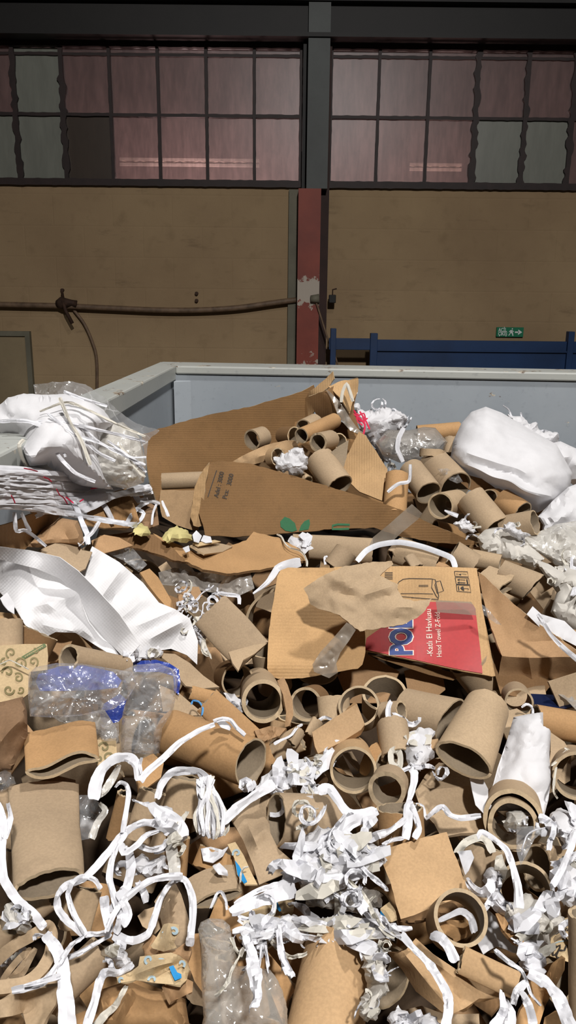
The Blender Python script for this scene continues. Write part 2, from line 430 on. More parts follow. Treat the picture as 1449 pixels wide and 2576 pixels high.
v, f = tube_vf([vv + Vector((-0.09, -0.01, 0)), vv + Vector((-0.05, -0.03, 0.01)), vv + Vector((0.05, -0.03, 0.015)), vv + Vector((0.09, -0.01, 0.0))], lambda t: 0.045 + 0.02 * math.sin(t * 6), 12)
mesh_obj('valve_body', v, f, M['rust'], va, smooth=True)
v, f = tube_vf([vv + Vector((-0.03, -0.07, 0.03)), vv + Vector((0.0, -0.08, -0.07)), vv + Vector((0.06, -0.08, -0.19))], 0.018, 8)
mesh_obj('lever', v, f, M['rust'], va, smooth=True)
v, f = tube_vf([vv + Vector((-0.05, 0.05, 0.02)), vv + Vector((-0.05, -0.0, 0.12))], 0.014, 8); mesh_obj('bracket', v, f, M['rust'], va)
for (px, py) in ((158, 730), (495, 738), (495, 756)):
    c = on_y(px, py, WY); v, f = tube_vf([c + Vector((0, 0.02, 0)), c + Vector((0, -0.035, 0))], 0.018, 8)
    tag(mesh_obj('wall_bolt', v, f, M['rust'], smooth=False), 'small rusty bolt sticking out of the beige wall above the hose', 'bolt', 'rusty bolts above the hose')
c = on_y(836, 752, 8.36); sw = empty('junction_box', c, 'small dark junction box beside the red column at hose height', 'junction box')
box('case', c.x - 0.035, c.x + 0.035, 8.33, 8.40, c.z - 0.04, c.z + 0.04, M['black_steel'], sw, 0.006)
v, f = tube_vf([Vector((c.x, 8.34, c.z + 0.04)), Vector((c.x + 0.0, 8.33, c.z + 0.09)), Vector((c.x + 0.04, 8.33, c.z + 0.10))], 0.008, 8); mesh_obj('spout', v, f, M['rust'], sw)
c = on_y(790, 752, 8.24); hc = mesh_obj('hose_clamp', *tube_vf([c + Vector((-0.035, -0.02, 0)), c + Vector((0.05, -0.02, 0.005))], lambda t: 0.040 - 0.006 * math.cos(t * 9), 12), M['strip_grey'], smooth=True)
tag(hc, 'pale hose end clamp on the flaked red column', 'clamp')

# door hatch at the left
dx0, dx1 = -3.30, on_y(68, 860, WY).x; dt = on_y(40, 845, WY).z
dr = structure(empty('door_1', ((dx0 + dx1) / 2, WY, 0)))
box('door_leaf', dx0, dx1, 8.465, WY, 0.0, dt, M['door'], dr)
box('door_frame', dx1, dx1 + 0.05, 8.44, WY, 0.0, dt + 0.05, M['strip_grey'], dr)
box('door_frame', dx0 - 0.05, dx1, 8.44, WY, dt, dt + 0.05, M['strip_grey'], dr)
box('door_frame', dx0 - 0.05, dx0, 8.44, WY, 0.0, dt, M['strip_grey'], dr)

# blue steel barrier on the right
BY = 8.15
br = empty('blue_barrier', (1.8, BY, 0), 'blue painted steel barrier along the wall under the exit sign', 'barrier')
g = lambda px, py: on_y(px, py, BY)
box('rail', g(828, 850).x, g(940, 850).x, BY, BY + 0.05, g(880, 880).z, g(880, 851).z, M['blue'], br, 0.004)
box('panel', g(940, 850).x, 4.2, BY + 0.01, BY + 0.05, 0.55, g(1100, 856).z, M['blue'], br)
box('panel_lip', g(940, 850).x, 4.2, BY - 0.02, BY + 0.05, g(1100, 884).z, g(1100, 880).z, M['blue'], br)
for px, py, w in ((839, 826, 0.028), (941, 838, 0.036), (1437, 834, 0.030)):
    c = g(px, py); box('post', c.x - w, c.x + w, BY - 0.03, BY + 0.06, 0.0, c.z, M['blue'], br, 0.004)
box('rail', g(940, 850).x, 4.2, BY - 0.03, BY + 0.0, 0.9, 0.98, M['blue'], br, 0.004)

def text_mesh(body, size=1.0, font_bold=0.0, spacing=1.0):
    """flat lettering as (2D points, faces); baseline at y=0, starts at x=0"""
    cu = bpy.data.curves.new('txt', 'FONT'); cu.body = body; cu.size = size; cu.offset = font_bold; cu.space_character = spacing; cu.resolution_u = 3
    ob = bpy.data.objects.new('txt', cu); COL.objects.link(ob)
    bpy.context.view_layer.update()
    me = ob.evaluated_get(bpy.context.evaluated_depsgraph_get()).to_mesh()
    V = [(v.co.x, v.co.y) for v in me.vertices]; Fc = [tuple(p.vertices) for p in me.polygons]
    ob.to_mesh_clear(); bpy.data.objects.remove(ob); bpy.data.curves.remove(cu)
    return V, Fc
# emergency exit sign
a, b = on_y(1250, 823, 8.47), on_y(1316, 848, 8.47)
es = empty('exit_sign', ((a.x + b.x) / 2, 8.48, b.z), 'green emergency exit sign with running man and arrow on the beige wall', 'sign')
box('sign_plate', a.x, b.x, 8.47, 8.49, b.z, a.z, M['sign_green'], es, 0.003)
sw_, sh_ = b.x - a.x, a.z - b.z
def on_sign(u, v): return Vector((a.x + u * sw_, 8.4685, b.z + v * sh_))
for body, vv_ in (('ACİL', 0.55), ('ÇIKIŞ', 0.16)):
    V, Fc = text_mesh(body, 0.052, 0.0012)
    mesh_obj('lettering', [Vector((a.x + 0.018 + x * 0.72, 8.4685, b.z + vv_ * sh_ + y)) for x, y in V], Fc, M['sign_white'], es)
def poly_on_sign(name, pts): mesh_obj(name, [on_sign(*p) for p in pts], [tuple(range(len(pts)))], M['sign_white'], es)
mesh_obj('arrow', [on_sign(*p) for p in [(0.68, 0.42), (0.82, 0.42), (0.82, 0.58), (0.68, 0.58), (0.80, 0.22), (0.95, 0.5), (0.80, 0.78)]], [(0, 1, 2, 3), (4, 5, 6)], M['sign_white'], es)
poly_on_sign('running_man', [(0.44, 0.15), (0.48, 0.15), (0.53, 0.42), (0.57, 0.35), (0.60, 0.12), (0.635, 0.12), (0.61, 0.45), (0.575, 0.6), (0.63, 0.52), (0.645, 0.57), (0.57, 0.72), (0.50, 0.70), (0.455, 0.52), (0.475, 0.48), (0.51, 0.60), (0.50, 0.42)])
mesh_obj('running_man_head', [on_sign(0.575 + 0.022 * math.cos(t), 0.84 + 0.07 * math.sin(t)) for t in np.linspace(0, 6.28, 13)[:-1]], [tuple(range(12))], M['sign_white'], es)

# ================================================================ the steel waste container
def container_paint(name, c0, c1):
    t = NT(name); co = t.coord()
    n1 = t.noise(1.6, 5, co); n2 = t.noise(40, 4, co); n3 = t.noise(9, 6, t.map(co, scale=(1, 1, 2.5)), 0.7)
    col = t.ramp(n1, [(0.3, lin(c0)), (0.7, lin(c1))])
    col = t.mix(t.math('MULTIPLY', t.ramp(n2, [(0.6, (0, 0, 0)), (0.75, (1, 1, 1))]), 0.25), col, lin((100, 106, 112)))
    z = t.n('SeparateXYZ', {0: co}).outputs[2]
    edge = t.math('MULTIPLY', t.math('SUBTRACT', z, 1.985), 6.0)     # paint knocked off along the rim
    k = t.math('ADD', n3, t.math('MAXIMUM', t.math('MINIMUM', edge, 0.10), 0.0))
    col = t.mix(t.ramp(k, [(0.665, (0, 0, 0)), (0.68, (1, 1, 1))]), col, t.ramp(n2, [(0.4, lin((88, 68, 52))), (0.6, lin((196, 188, 172)))]))
    sc = t.noise(3.0, 5, t.map(co, scale=(2, 2, 26)), 0.75)
    col = t.mix(t.math('MULTIPLY', t.ramp(sc, [(0.70, (0, 0, 0)), (0.74, (1, 1, 1))]), 0.7), col, lin((74, 68, 64)))
    col = t.mix(t.math('MULTIPLY', t.ramp(t.noise(5.5, 4, t.map(co, scale=(1, 1, 0.7), loc=(3, 1, 2))), [(0.735, (0, 0, 0)), (0.75, (1, 1, 1))]), 0.8), col, lin((206, 208, 206)))
    return t.end(t.princ(col, 0.45, t.bump(n2, 0.15, 0.002), **{'Specular IOR Level': 0.35}))
M['cont'] = container_paint('container_paint', (140, 147, 154), (160, 166, 171)); M['rim'] = container_paint('worn_rim_paint', (158, 160, 156), (176, 177, 170))
RZ = 2.0
ct = empty('waste_container', (0.5, 1.8, 0.0), 'large grey-blue open steel container filled with paper and cardboard waste', 'container')
def cpart(name, pts, z0, z1, bev=0.006):
    v, f = prism(pts, z0, z1)
    o = mesh_obj(name, v, f, M['rim'] if 'rim' in name else M['cont'], ct)
    bm = bmesh.new(); bm.from_mesh(o.data); bmesh.ops.recalc_face_normals(bm, faces=bm.faces[:])
    bmesh.ops.bevel(bm, geom=bm.edges[:], offset=bev, segments=2, affect='EDGES', profile=0.5); bm.to_mesh(o.data); bm.free()
    return o
XL0, XL1 = -0.605, -0.50
BI = [(-0.475, 3.36), (1.70, 3.155)]; BO = [(-0.575, 3.60), (1.80, 3.33)]
cpart('side_wall', [(XL0 + 0.012, 0.15), (XL1 - 0.012, 0.15), (BI[0][0] - 0.012, BI[0][1] + 0.02), (BO[0][0] + 0.012, BO[0][1] - 0.01)], 0.15, RZ - 0.055)
cpart('side_rim', [(XL0, 0.13), (XL1, 0.13), BI[0], BO[0]], RZ - 0.06, RZ)
cpart('end_wall', [(BI[0][0] - 0.01, BI[0][1] + 0.012), (BI[1][0], BI[1][1] + 0.012), (BO[1][0] - 0.01, BO[1][1] - 0.012), (BO[0][0] + 0.02, BO[0][1] - 0.012)], 0.15, RZ - 0.032)
cpart('end_rim', [(BI[0][0] + 0.001, BI[0][1] - 0.001), BI[1], BO[1], (BO[0][0] + 0.001, BO[0][1])], RZ - 0.034, RZ - 0.0005)
cpart('side_wall', [(1.70, 0.15), (1.80, 0.15), (1.80, 3.3), (1.70, 3.15)], 0.15, RZ - 0.055)
cpart('side_rim', [(1.69, 0.13), (1.81, 0.13), (1.81, 3.3), (1.69, 3.14)], RZ - 0.06, RZ - 0.001)
cpart('end_wall', [(-0.60, 0.05), (1.80, 0.05), (1.80, 0.15), (-0.60, 0.15)], 0.15, 1.42)
cpart('floor_plate', [(-0.6, 0.05), (1.8, 0.05), (1.8, 3.3), (-0.57, 3.55)], 0.06, 0.15)
cpart('corner_gusset', [(BI[0][0], BI[0][1] - 0.0), (BI[0][0] + 0.065, BI[0][1] - 0.008), (BI[0][0] - 0.003, BI[0][1] - 0.05)], 0.15, RZ - 0.06, 0.003)
for yy in (0.6, 1.7, 2.8):
    for xx in (-0.5, 1.6):
        cpart('skid', [(xx, yy), (xx + 0.12, yy), (xx + 0.12, yy + 0.3), (xx, yy + 0.3)], 0.0, 0.06, 0.004)

# ================================================================ shapes of the waste
M['core'] = board('grey_core_board', (174, 151, 122)); M['kraft'] = board('kraft_board', (182, 150, 112))
M['kraft_o'] = board('orange_kraft_board', (178, 140, 97)); M['inner'] = board('grey_inner_board', (152, 136, 114))
M['edge'] = board('cut_board_edge', (190, 168, 136), stain=0.5)
M['card'] = board('corrugated_card', (184, 150, 108), corr=0.5); M['card_v'] = board('corrugated_card_turned', (186, 150, 106), corr=0.5, ang=math.pi / 2)
M['card_shade'] = board('shaded_carton_card', (128, 96, 60), corr=0.35, ang=math.pi / 2); M['card_dk'] = board('old_brown_card', (126, 96, 64), corr=0.4)  # carton brown darkened to hold the shade the torn carton lies in
M['card_dk2'] = board('lightened_card', (158, 122, 82), corr=0.6); M['wrap'] = board('brown_wrapping_paper', (168, 134, 98), dark=0.85, stain=0.2); M['wrap_dk'] = board('dark_wrapping_paper', (130, 102, 76), stain=0.3)  # corrugated brown lightened so the flaps under the strips read as lit
M['pale_print'] = board('pale_printed_paper', (196, 172, 134), stain=0.1)
M['tissue'] = tissue('white_tissue', (229, 228, 230)); M['towel'] = tissue('embossed_white_towel', (228, 227, 228), 0.12, 0.7)
M['strip'] = tissue('white_paper_strip', (234, 234, 238), 0.2); M['strip_w'] = tissue('creamy_paper_strip', (222, 217, 205), 0.2)
M['cream'] = tissue('creamy_tissue', (226, 221, 212), 0.25, var=0.1); M['yellow'] = tissue('pale_yellow_paper', (214, 202, 140), 0.1)
M['film'] = film('clear_film', clear=0.88, rough=0.10, haze=0.8, bump=0.6, scale=17); M['film_milky'] = film('milky_film', (222, 218, 210), 0.42, 0.2, 0.8)
M['film_tape'] = film('tape_film', (176, 164, 148), 0.60, 0.18, 0.3, 0.25, 12); M['film_grey'] = film('grey_film', (170, 164, 156), 0.45, 0.18, 0.8)
M['film_bag'] = film('hazy_bag_film', (214, 206, 194), 0.72, 0.10, 0.6, 0.5, 18)
M['blue_film'] = film('blue_film', (34, 66, 168), 0.14, 0.2, 0.5); M['navy'] = flat('navy_plastic', (16, 26, 56), 0.35)
M['strap'] = flat('white_plastic_strap', (224, 226, 232), 0.35, 0.5)
M['red_thread'] = flat('red_thread', (214, 40, 78)); M['black_ink'] = flat('black_ink', (46, 38, 32)); M['green_ink'] = flat('green_ink', (16, 92, 50))
M['red_ink'] = flat('red_print', (176, 38, 40), 0.45); M['blue_ink'] = flat('blue_print', (34, 58, 124), 0.45); M['white_ink'] = flat('white_print', (232, 212, 196), 0.45)
M['vine'] = flat('olive_vine_print', (128, 116, 76)); M['vine_tag'] = flat('green_label_print', (92, 106, 66)); M['sky_ink'] = flat('light_blue_print', (40, 136, 196)); M['pale_blue_ink'] = flat('pale_blue_print', (156, 176, 184))
M['cyan'] = flat('blue_string', (86, 150, 206))

def wall_clamp(px, py, z, x=-0.475):
    """waste below the rim stays inside the container's left wall"""
    d = ray(px, py)
    if d.x < -0.05:
        zm = x / d.x
        if z > zm and (CAM + d * zm).z < 2.015: return zm
    return z
def z_along(pts, off, follow, Z):
    """depth of every control point: on the heap (follow=1), or facing the camera (follow=0)"""
    cx = sum(p[0] for p in pts) / len(pts); cy = sum(p[1] for p in pts) / len(pts)
    zc = Z if Z is not None else hz(cx, cy)
    out = []
    for p in pts:
        z = zc + (follow * (hz(p[0], p[1]) - hz(cx, cy)) if follow else 0.0)
        out.append(wall_clamp(p[0], p[1], z) + (off if Z is None else 0.0) + (p[2] if len(p) > 2 else 0.0))
    return out

class TPS:
    def __init__(s, P, v, reg=1e-4):
        P = np.asarray(P, float); s.c = P.mean(0); s.k = max(1.0, np.abs(P - s.c).max()); P = (P - s.c) / s.k
        n = len(P); s.P = P
        K = s.phi(np.linalg.norm(P[:, None] - P[None], axis=2)) + reg * np.eye(n)
        A = np.zeros((n + 3, n + 3)); A[:n, :n] = K; A[:n, n] = 1; A[:n, n + 1:] = P; A[n, :n] = 1; A[n + 1:, :n] = P.T
        s.w = np.linalg.lstsq(A, np.r_[np.asarray(v, float), 0, 0, 0], rcond=None)[0]
    def phi(s, r): return np.where(r > 1e-9, r * r * np.log(np.maximum(r, 1e-9)), 0)
    def __call__(s, Q):
        Q = (np.asarray(Q, float) - s.c) / s.k
        K = s.phi(np.linalg.norm(Q[:, None] - s.P[None], axis=2)); n = len(s.P)
        return K @ s.w[:n] + s.w[n] + Q @ s.w[n + 1:]

def inside(poly, Q):
    x, y = Q[:, 0], Q[:, 1]; r = np.zeros(len(Q), bool); n = len(poly)
    for i in range(n):
        x0, y0 = poly[i]; x1, y1 = poly[(i + 1) % n]
        if y0 == y1: continue
        c = ((y0 > y) != (y1 > y)) & (x < (x1 - x0) * (y - y0) / (y1 - y0) + x0); r ^= c
    return r
def edge_dist(poly, Q):
    d = np.full(len(Q), 1e9); n = len(poly)
    for i in range(n):
        a = np.array(poly[i]); b = np.array(poly[(i + 1) % n]); ab = b - a; L = max(ab @ ab, 1e-9)
        t = np.clip(((Q - a) @ ab) / L, 0, 1); d = np.minimum(d, np.linalg.norm(Q - (a + t[:, None] * ab), axis=1))
    return d
SEED = [10]
def _ray_np(Q): return np.array(FW)[None] + np.outer((Q[:, 0] - CX) / F, np.array(RT)) - np.outer((Q[:, 1] - CY) / F, np.array(UP))

def sheet(name, pts, mat, off=0.0, follow=1.0, Z=None, th=0.003, step=12, crum=0.0, csize=0.06, fine=0.0, bulge=0.0, back=0.6, inner=(), ragged=0.0, rag_f=0.06,
          folds=(), mat_back=None, mat_edge=None, sharp=32, parent=None, label=None, cat=None, group=None, seed=None, smooth=True, aniso=None):
    """A piece of board, paper or film: its outline at its own depth, bent through its control points, with thickness,
    creases (crum), raised folds (folds: (x0,y0,x1,y1,height,width)) or a swollen body (bulge)."""
    SEED[0] += 1; seed = SEED[0] if seed is None else seed
    ctl = list(pts) + list(inner)
    zs = z_along(ctl, off, follow, Z)
    tps = TPS([(p[0], p[1]) for p in ctl], [1 / z for z in zs])
    rs = np.random.RandomState(seed)
    out = []
    n = len(pts)
    for i in range(n):
        a = np.array(pts[i][:2], float); b = np.array(pts[(i + 1) % n][:2], float); L = np.linalg.norm(b - a); k = max(1, int(round(L / step)))
        nr = np.array([-(b - a)[1], (b - a)[0]]) / max(L, 1e-6)
        for j in range(k):
            q = a + (b - a) * j / k
            if ragged:
                q = q + nr * ragged * (vn([[q[0] * rag_f, q[1] * rag_f, seed * 3.1]], seed)[0] + 0.5 * vn([[q[0] * rag_f * 3, q[1] * rag_f * 3, seed]], seed)[0])
            out.append((float(q[0]), float(q[1])))
    poly = out
    mn = np.min(poly, 0); mx = np.max(poly, 0)
    gx, gy = np.meshgrid(np.arange(mn[0], mx[0], step), np.arange(mn[1], mx[1], step * 0.87))
    gx = gx + (np.arange(gx.shape[0])[:, None] % 2) * step * 0.5
    G = np.c_[gx.ravel(), gy.ravel()] + rs.uniform(-0.12, 0.12, (gx.size, 2)) * step
    if len(G):
        G = G[inside(poly, G)]
        if len(G): G = G[edge_dist(poly, G) > step * 0.45]
    m = len(poly); edges = [(i, (i + 1) % m) for i in range(m)]; FL = []
    for (x0, y0, x1, y1, hgt, wid) in folds:                    # the mesh gets edges along every fold
        L = math.hypot(x1 - x0, y1 - y0); k = max(2, int(L / step) + 1)
        q = np.array([(x0 + (x1 - x0) * t / (k - 1), y0 + (y1 - y0) * t / (k - 1)) for t in range(k)])
        ok = inside(poly, q) & (edge_dist(poly, q) > step * 0.35); prev = None
        for t in range(k):
            if ok[t]:
                FL.append(tuple(q[t]))
                if prev is not None: edges.append((m + prev, m + len(FL) - 1))
                prev = len(FL) - 1
            else: prev = None
    if FL and len(G):
        FA = np.array(FL); G = G[np.min(np.linalg.norm(G[:, None] - FA[None], axis=2), axis=1) > step * 0.55]
    P2 = np.array(poly + FL + [tuple(g) for g in G])
    r = geometry.delaunay_2d_cdt([Vector(p) for p in P2], edges, [], 1, 1e-4)
    V2 = np.array([tuple(v) for v in r[0]]); tri = [tuple(f) for f in r[2]]
    zf = 1 / np.maximum(tps(V2), 1e-3)
    zf = np.clip(zf, min(zs) - 0.05, max(zs) + 0.05)
    zc = float(np.mean(zs)); mpp = zc / F                       # metres per pixel here
    M3 = np.c_[(V2 - V2.mean(0)) * mpp, np.full(len(V2), seed * 1.37)]
    dd = edge_dist(poly, V2)
    body = np.zeros(len(V2))
    if bulge:
        dm = max(dd.max(), 1e-6); t = np.clip(dd / dm, 0, 1); body = np.sqrt(np.clip(1 - (1 - t) ** 2, 0, 1)) * bulge
    dz = np.zeros(len(V2))
    if crum:
        C3 = M3.copy()
        if aniso is not None:                                  # creases run along one direction of the piece
            ca, sa = math.cos(aniso[0]), math.sin(aniso[0]); u = C3[:, 0] * ca + C3[:, 1] * sa; v = -C3[:, 0] * sa + C3[:, 1] * ca
            C3[:, 0] = u / aniso[1]; C3[:, 1] = v
        dz += crum * crease(C3 / csize, seed, 3)
    if fine: dz += fine * crease(M3 / (csize * 0.3), seed + 50, 2)
    for (x0, y0, x1, y1, hgt, wid) in folds:
        a = np.array((x0, y0), float); ab = np.array((x1, y1), float) - a; L = ab @ ab
        wid = max(wid, 2.4 * step)
        t = np.clip(((V2 - a) @ ab) / L, 0, 1); d = np.linalg.norm(V2 - (a + t[:, None] * ab), axis=1)
        dz -= hgt * np.clip(1 - d / wid, 0, 1) * np.sin(np.pi * np.clip(t * 0.9 + 0.05, 0, 1)) ** 0.5
    R3 = _ray_np(V2)
    Zf = zf - body + dz
    Pf = np.array(CAM)[None] + R3 * Zf[:, None]
    if crum: 
        lat = crum * 0.5
        on_edge = np.clip(dd / (step * 1.5), 0, 1)
        Pf += (np.outer(vn(M3 / csize * 1.3 + 11, seed + 7) * lat * on_edge, np.array(RT)) + np.outer(vn(M3 / csize * 1.3 + 23, seed + 9) * lat * on_edge, np.array(UP)))
    # back face along the normals (or the far side of a swollen body)
    T = np.array(tri)
    fn = np.cross(Pf[T[:, 1]] - Pf[T[:, 0]], Pf[T[:, 2]] - Pf[T[:, 0]])
    vdir = Pf - np.array(CAM); 
    flip = np.einsum('ij,ij->i', fn, vdir[T[:, 0]]) > 0
    T[flip] = T[flip][:, ::-1]; fn[flip] *= -1
    N = np.zeros_like(Pf)
    for k in range(3): np.add.at(N, T[:, k], fn)
    N /= np.maximum(np.linalg.norm(N, axis=1), 1e-12)[:, None]
    if bulge: Pb = np.array(CAM)[None] + R3 * (zf + body * back + dz * 0.5 + th)[:, None]
    else: Pb = Pf - N * th
    nv = len(V2)
    cnt = {}
    for (a, b, c) in T:
        for e in ((a, b), (b, c), (c, a)): cnt[e] = cnt.get(e, 0) + 1
    rim = [e for e in cnt if (e[1], e[0]) not in cnt]
    faces = [tuple(int(i) for i in f) for f in T] + [tuple(int(i) + nv for i in f[::-1]) for f in T]
    mi = [0] * len(T) + [1] * len(T)
    faces += [(int(e[1]), int(e[0]), int(e[0]) + nv, int(e[1]) + nv) for e in rim]; mi += [2] * len(rim)
    mats = [mat, mat_back or mat, mat_edge or mat]
    uv = np.r_[V2 * mpp, V2 * mpp]
    if not bulge and len(T) > 60:
        pass
    o = mesh_obj(name, np.r_[Pf, Pb], faces, mats, parent, mi, smooth, uv, None, sharp)
    tag(o, label, cat or None, group)
    o_surf = lambda Q, lift=0.0012: [Vector(p) for p in (np.array(CAM)[None] + _ray_np(np.asarray(Q, float)) * (np.clip(1 / np.maximum(tps(np.asarray(Q, float)), 1e-3), min(zs) - 0.05, max(zs) + 0.05) - lift)[:, None])]
    return o, o_surf

def decal(name, surf, pts, mat, parent, step=9, lift=0.0014, th=0.0006):
    """flat print following a sheet's surface"""
    poly = []
    n = len(pts)
    for i in range(n):
        a = np.array(pts[i], float); b = np.array(pts[(i + 1) % n], float); k = max(1, int(np.linalg.norm(b - a) / step))
        poly += [tuple(a + (b - a) * j / k) for j in range(k)]
    mn = np.min(poly, 0); mx = np.max(poly, 0)
    gx, gy = np.meshgrid(np.arange(mn[0], mx[0], step), np.arange(mn[1], mx[1], step)); G = np.c_[gx.ravel(), gy.ravel()]
    if len(G):
        G = G[inside(poly, G)]
        if len(G): G = G[edge_dist(poly, G) > step * 0.4]
    m = len(poly)
    r = geometry.delaunay_2d_cdt([Vector(p) for p in poly] + [Vector(g) for g in G], [(i, (i + 1) % m) for i in range(m)], [], 1, 1e-4)
    V2 = np.array([tuple(v) for v in r[0]])
    return mesh_obj(name, surf(V2, lift), [tuple(f) for f in r[2]], mat, parent)
def stroke(name, surf, pts, w, mat, parent, lift=0.0016, closed=False):
    """a drawn line of ink, w pixels wide"""
    P = [Vector((p[0], p[1], 0)) for p in pts]
    if closed: P.append(P[0])
    V, Fc = [], []
    for i, p in enumerate(P):
        t = (P[min(i + 1, len(P) - 1)] - P[max(i - 1, 0)]).normalized(); nrm = Vector((-t.y, t.x, 0)) * w / 2
        V += [tuple((p + nrm)[:2]), tuple((p - nrm)[:2])]
    for i in range(len(P) - 1): Fc.append((2 * i, 2 * i + 1, 2 * i + 3, 2 * i + 2))
    return mesh_obj(name, surf(V, lift), Fc, mat, parent)
def lettering(name, surf, body, p0, p1, height, mat, parent, bold=0.0, lift=0.0018, flip=False, squeeze=None):
    """letters set on a sheet from pixel p0 to p1 along the baseline; height in pixels"""
    V, Fc = text_mesh(body, 1.0, bold)
    if not V: return None
    w = max(v[0] for v in V); d = Vector((p1[0] - p0[0], p1[1] - p0[1])); L = d.length; d.normalize(); up = Vector((d.y, -d.x))
    if flip: up = -up
    hcap = 0.72
    Q = [(p0[0] + d.x * x / w * L + up.x * y / hcap * height, p0[1] + d.y * x / w * L + up.y * y / hcap * height) for x, y in V]
    return mesh_obj(name, surf(Q, lift), Fc, mat, parent)

def perim(a, b): return math.pi * (3 * (a + b) - math.sqrt((3 * a + b) * (a + 3 * b)))
def core(A, B, dpx, ratio, label=None, mat='core', inner='inner', off=0.0, Z=None, sq=(1.0, 1.0), wall=0.0035, roll=0.0, dent=0.03, wave=(0.0, 0.0), rag=0.0015,
         name='cardboard_core', cat='cardboard core', group=None, n=44, m=9, dZ=None, bend=0.0, parent=None, cut=(0.0, 0.0)):
    """A paperboard tube. A: pixel of the end that faces the camera, B: pixel of the other end, dpx: width of the tube at A in
    pixels, ratio: how far the opening turns to the camera (0 side-on .. 1 end-on), sq: flattening of both ends."""
    SEED[0] += 1; seed = SEED[0]
    za = wall_clamp(A[0], A[1], Z if Z is not None else hz(*A), -0.44) + (off if Z is None else 0.0)
    a3 = at(A[0], A[1], za); r = dpx * za / F / 2
    lp = math.hypot(B[0] - A[0], B[1] - A[1]) * za / F
    dz = dZ if dZ is not None else lp * ratio / max(0.12, math.sqrt(max(0.0, 1 - ratio * ratio)))
    b3 = at(B[0], B[1], za + dz)
    t = (b3 - a3); L = t.length; t.normalize()
    view = ((a3 + b3) / 2 - CAM).normalized()
    e1 = t.cross(view); e1.normalize(); e2 = t.cross(e1); e2.normalize()
    if roll: e1, e2 = e1 * math.cos(roll) + e2 * math.sin(roll), e2 * math.cos(roll) - e1 * math.sin(roll)
    per = perim(r, r * sq[0])
    rB = r if sq[0] == sq[1] else r * per / perim(r, r * sq[1])
    m = max(3, min(m, int(L / 0.012) + 2))
    th = np.linspace(0, 2 * math.pi, n, endpoint=False)
    Vo, Vi = [], []
    for k in range(m):
        u = k / (m - 1)
        s = sq[0] * (1 - u) + sq[1] * u; rr = r * (1 - u) + rB * u; wv = wave[0] * (1 - u) + wave[1] * u
        # tear or slanted cut of the ends
        c, sn = np.cos(th), np.sin(th)
        nz = 1 + dent * vn(np.c_[c * 1.4, sn * 1.4, np.full(n, u * 2.2 * L / max(r, 1e-3) * 0.3)] + seed * 2.7, seed)
        flatx = c * rr * nz; flaty = sn * rr * s * nz + wv * rr * np.sin(math.pi * flatx / max(rr, 1e-6))
        ax = np.full(n, u * L)
        if k in (0, m - 1):
            ax = ax + rag * vn(np.c_[c * 5, sn * 5, np.zeros(n)] + seed, seed + k)
            ax = ax + (cut[0] * c * r if k == 0 else cut[1] * c * r)
        bo = bend * math.sin(math.pi * u) * L
        w = wall
        ln = np.sqrt(flatx ** 2 + flaty ** 2)
        for q in range(n):
            base = a3 + t * float(ax[q]) + e2 * bo
            Vo.append(base + e1 * float(flatx[q]) + e2 * float(flaty[q]))
            # the inner skin follows the outer one at wall thickness
            nx, ny = c[q] * s, sn[q]; nl = math.hypot(nx, ny) or 1.0
            kx = min(w, 0.45 * rr); ky = min(w, 0.45 * rr * max(s, 0.02))
            Vi.append(base + e1 * float(flatx[q] - nx / nl * kx) + e2 * float(flaty[q] - ny / nl * ky))
    V = Vo + Vi; N = len(Vo); faces, mi = [], []
    for k in range(m - 1):
        for q in range(n):
            q2 = (q + 1) % n
            faces.append((k * n + q, k * n + q2, (k + 1) * n + q2, (k + 1) * n + q)); mi.append(0)
            faces.append((N + k * n + q, N + (k + 1) * n + q, N + (k + 1) * n + q2, N + k * n + q2)); mi.append(1)
    for q in range(n):
        q2 = (q + 1) % n; k = (m - 1) * n
        faces.append((q, N + q, N + q2, q2)); mi.append(2)
        faces.append((k + q, k + q2, N + k + q2, N + k + q)); mi.append(2)
    uv = np.array([((i % n) / n, (i // n % m) / m) for i in range(2 * N)])
    o = mesh_obj(name, V, faces, [M[mat], M[inner], M['edge']], parent, mi, True, uv, None, 45)
    if parent is None: tag(o, label, cat, group)
    elif label: o['label'] = label
    return o
def ring(A, B, dpx, ratio, label=None, **kw):
    kw.setdefault('name', 'cardboard_ring'); kw.setdefault('cat', 'cardboard ring')
    return core(A, B, dpx, ratio, label, **kw)

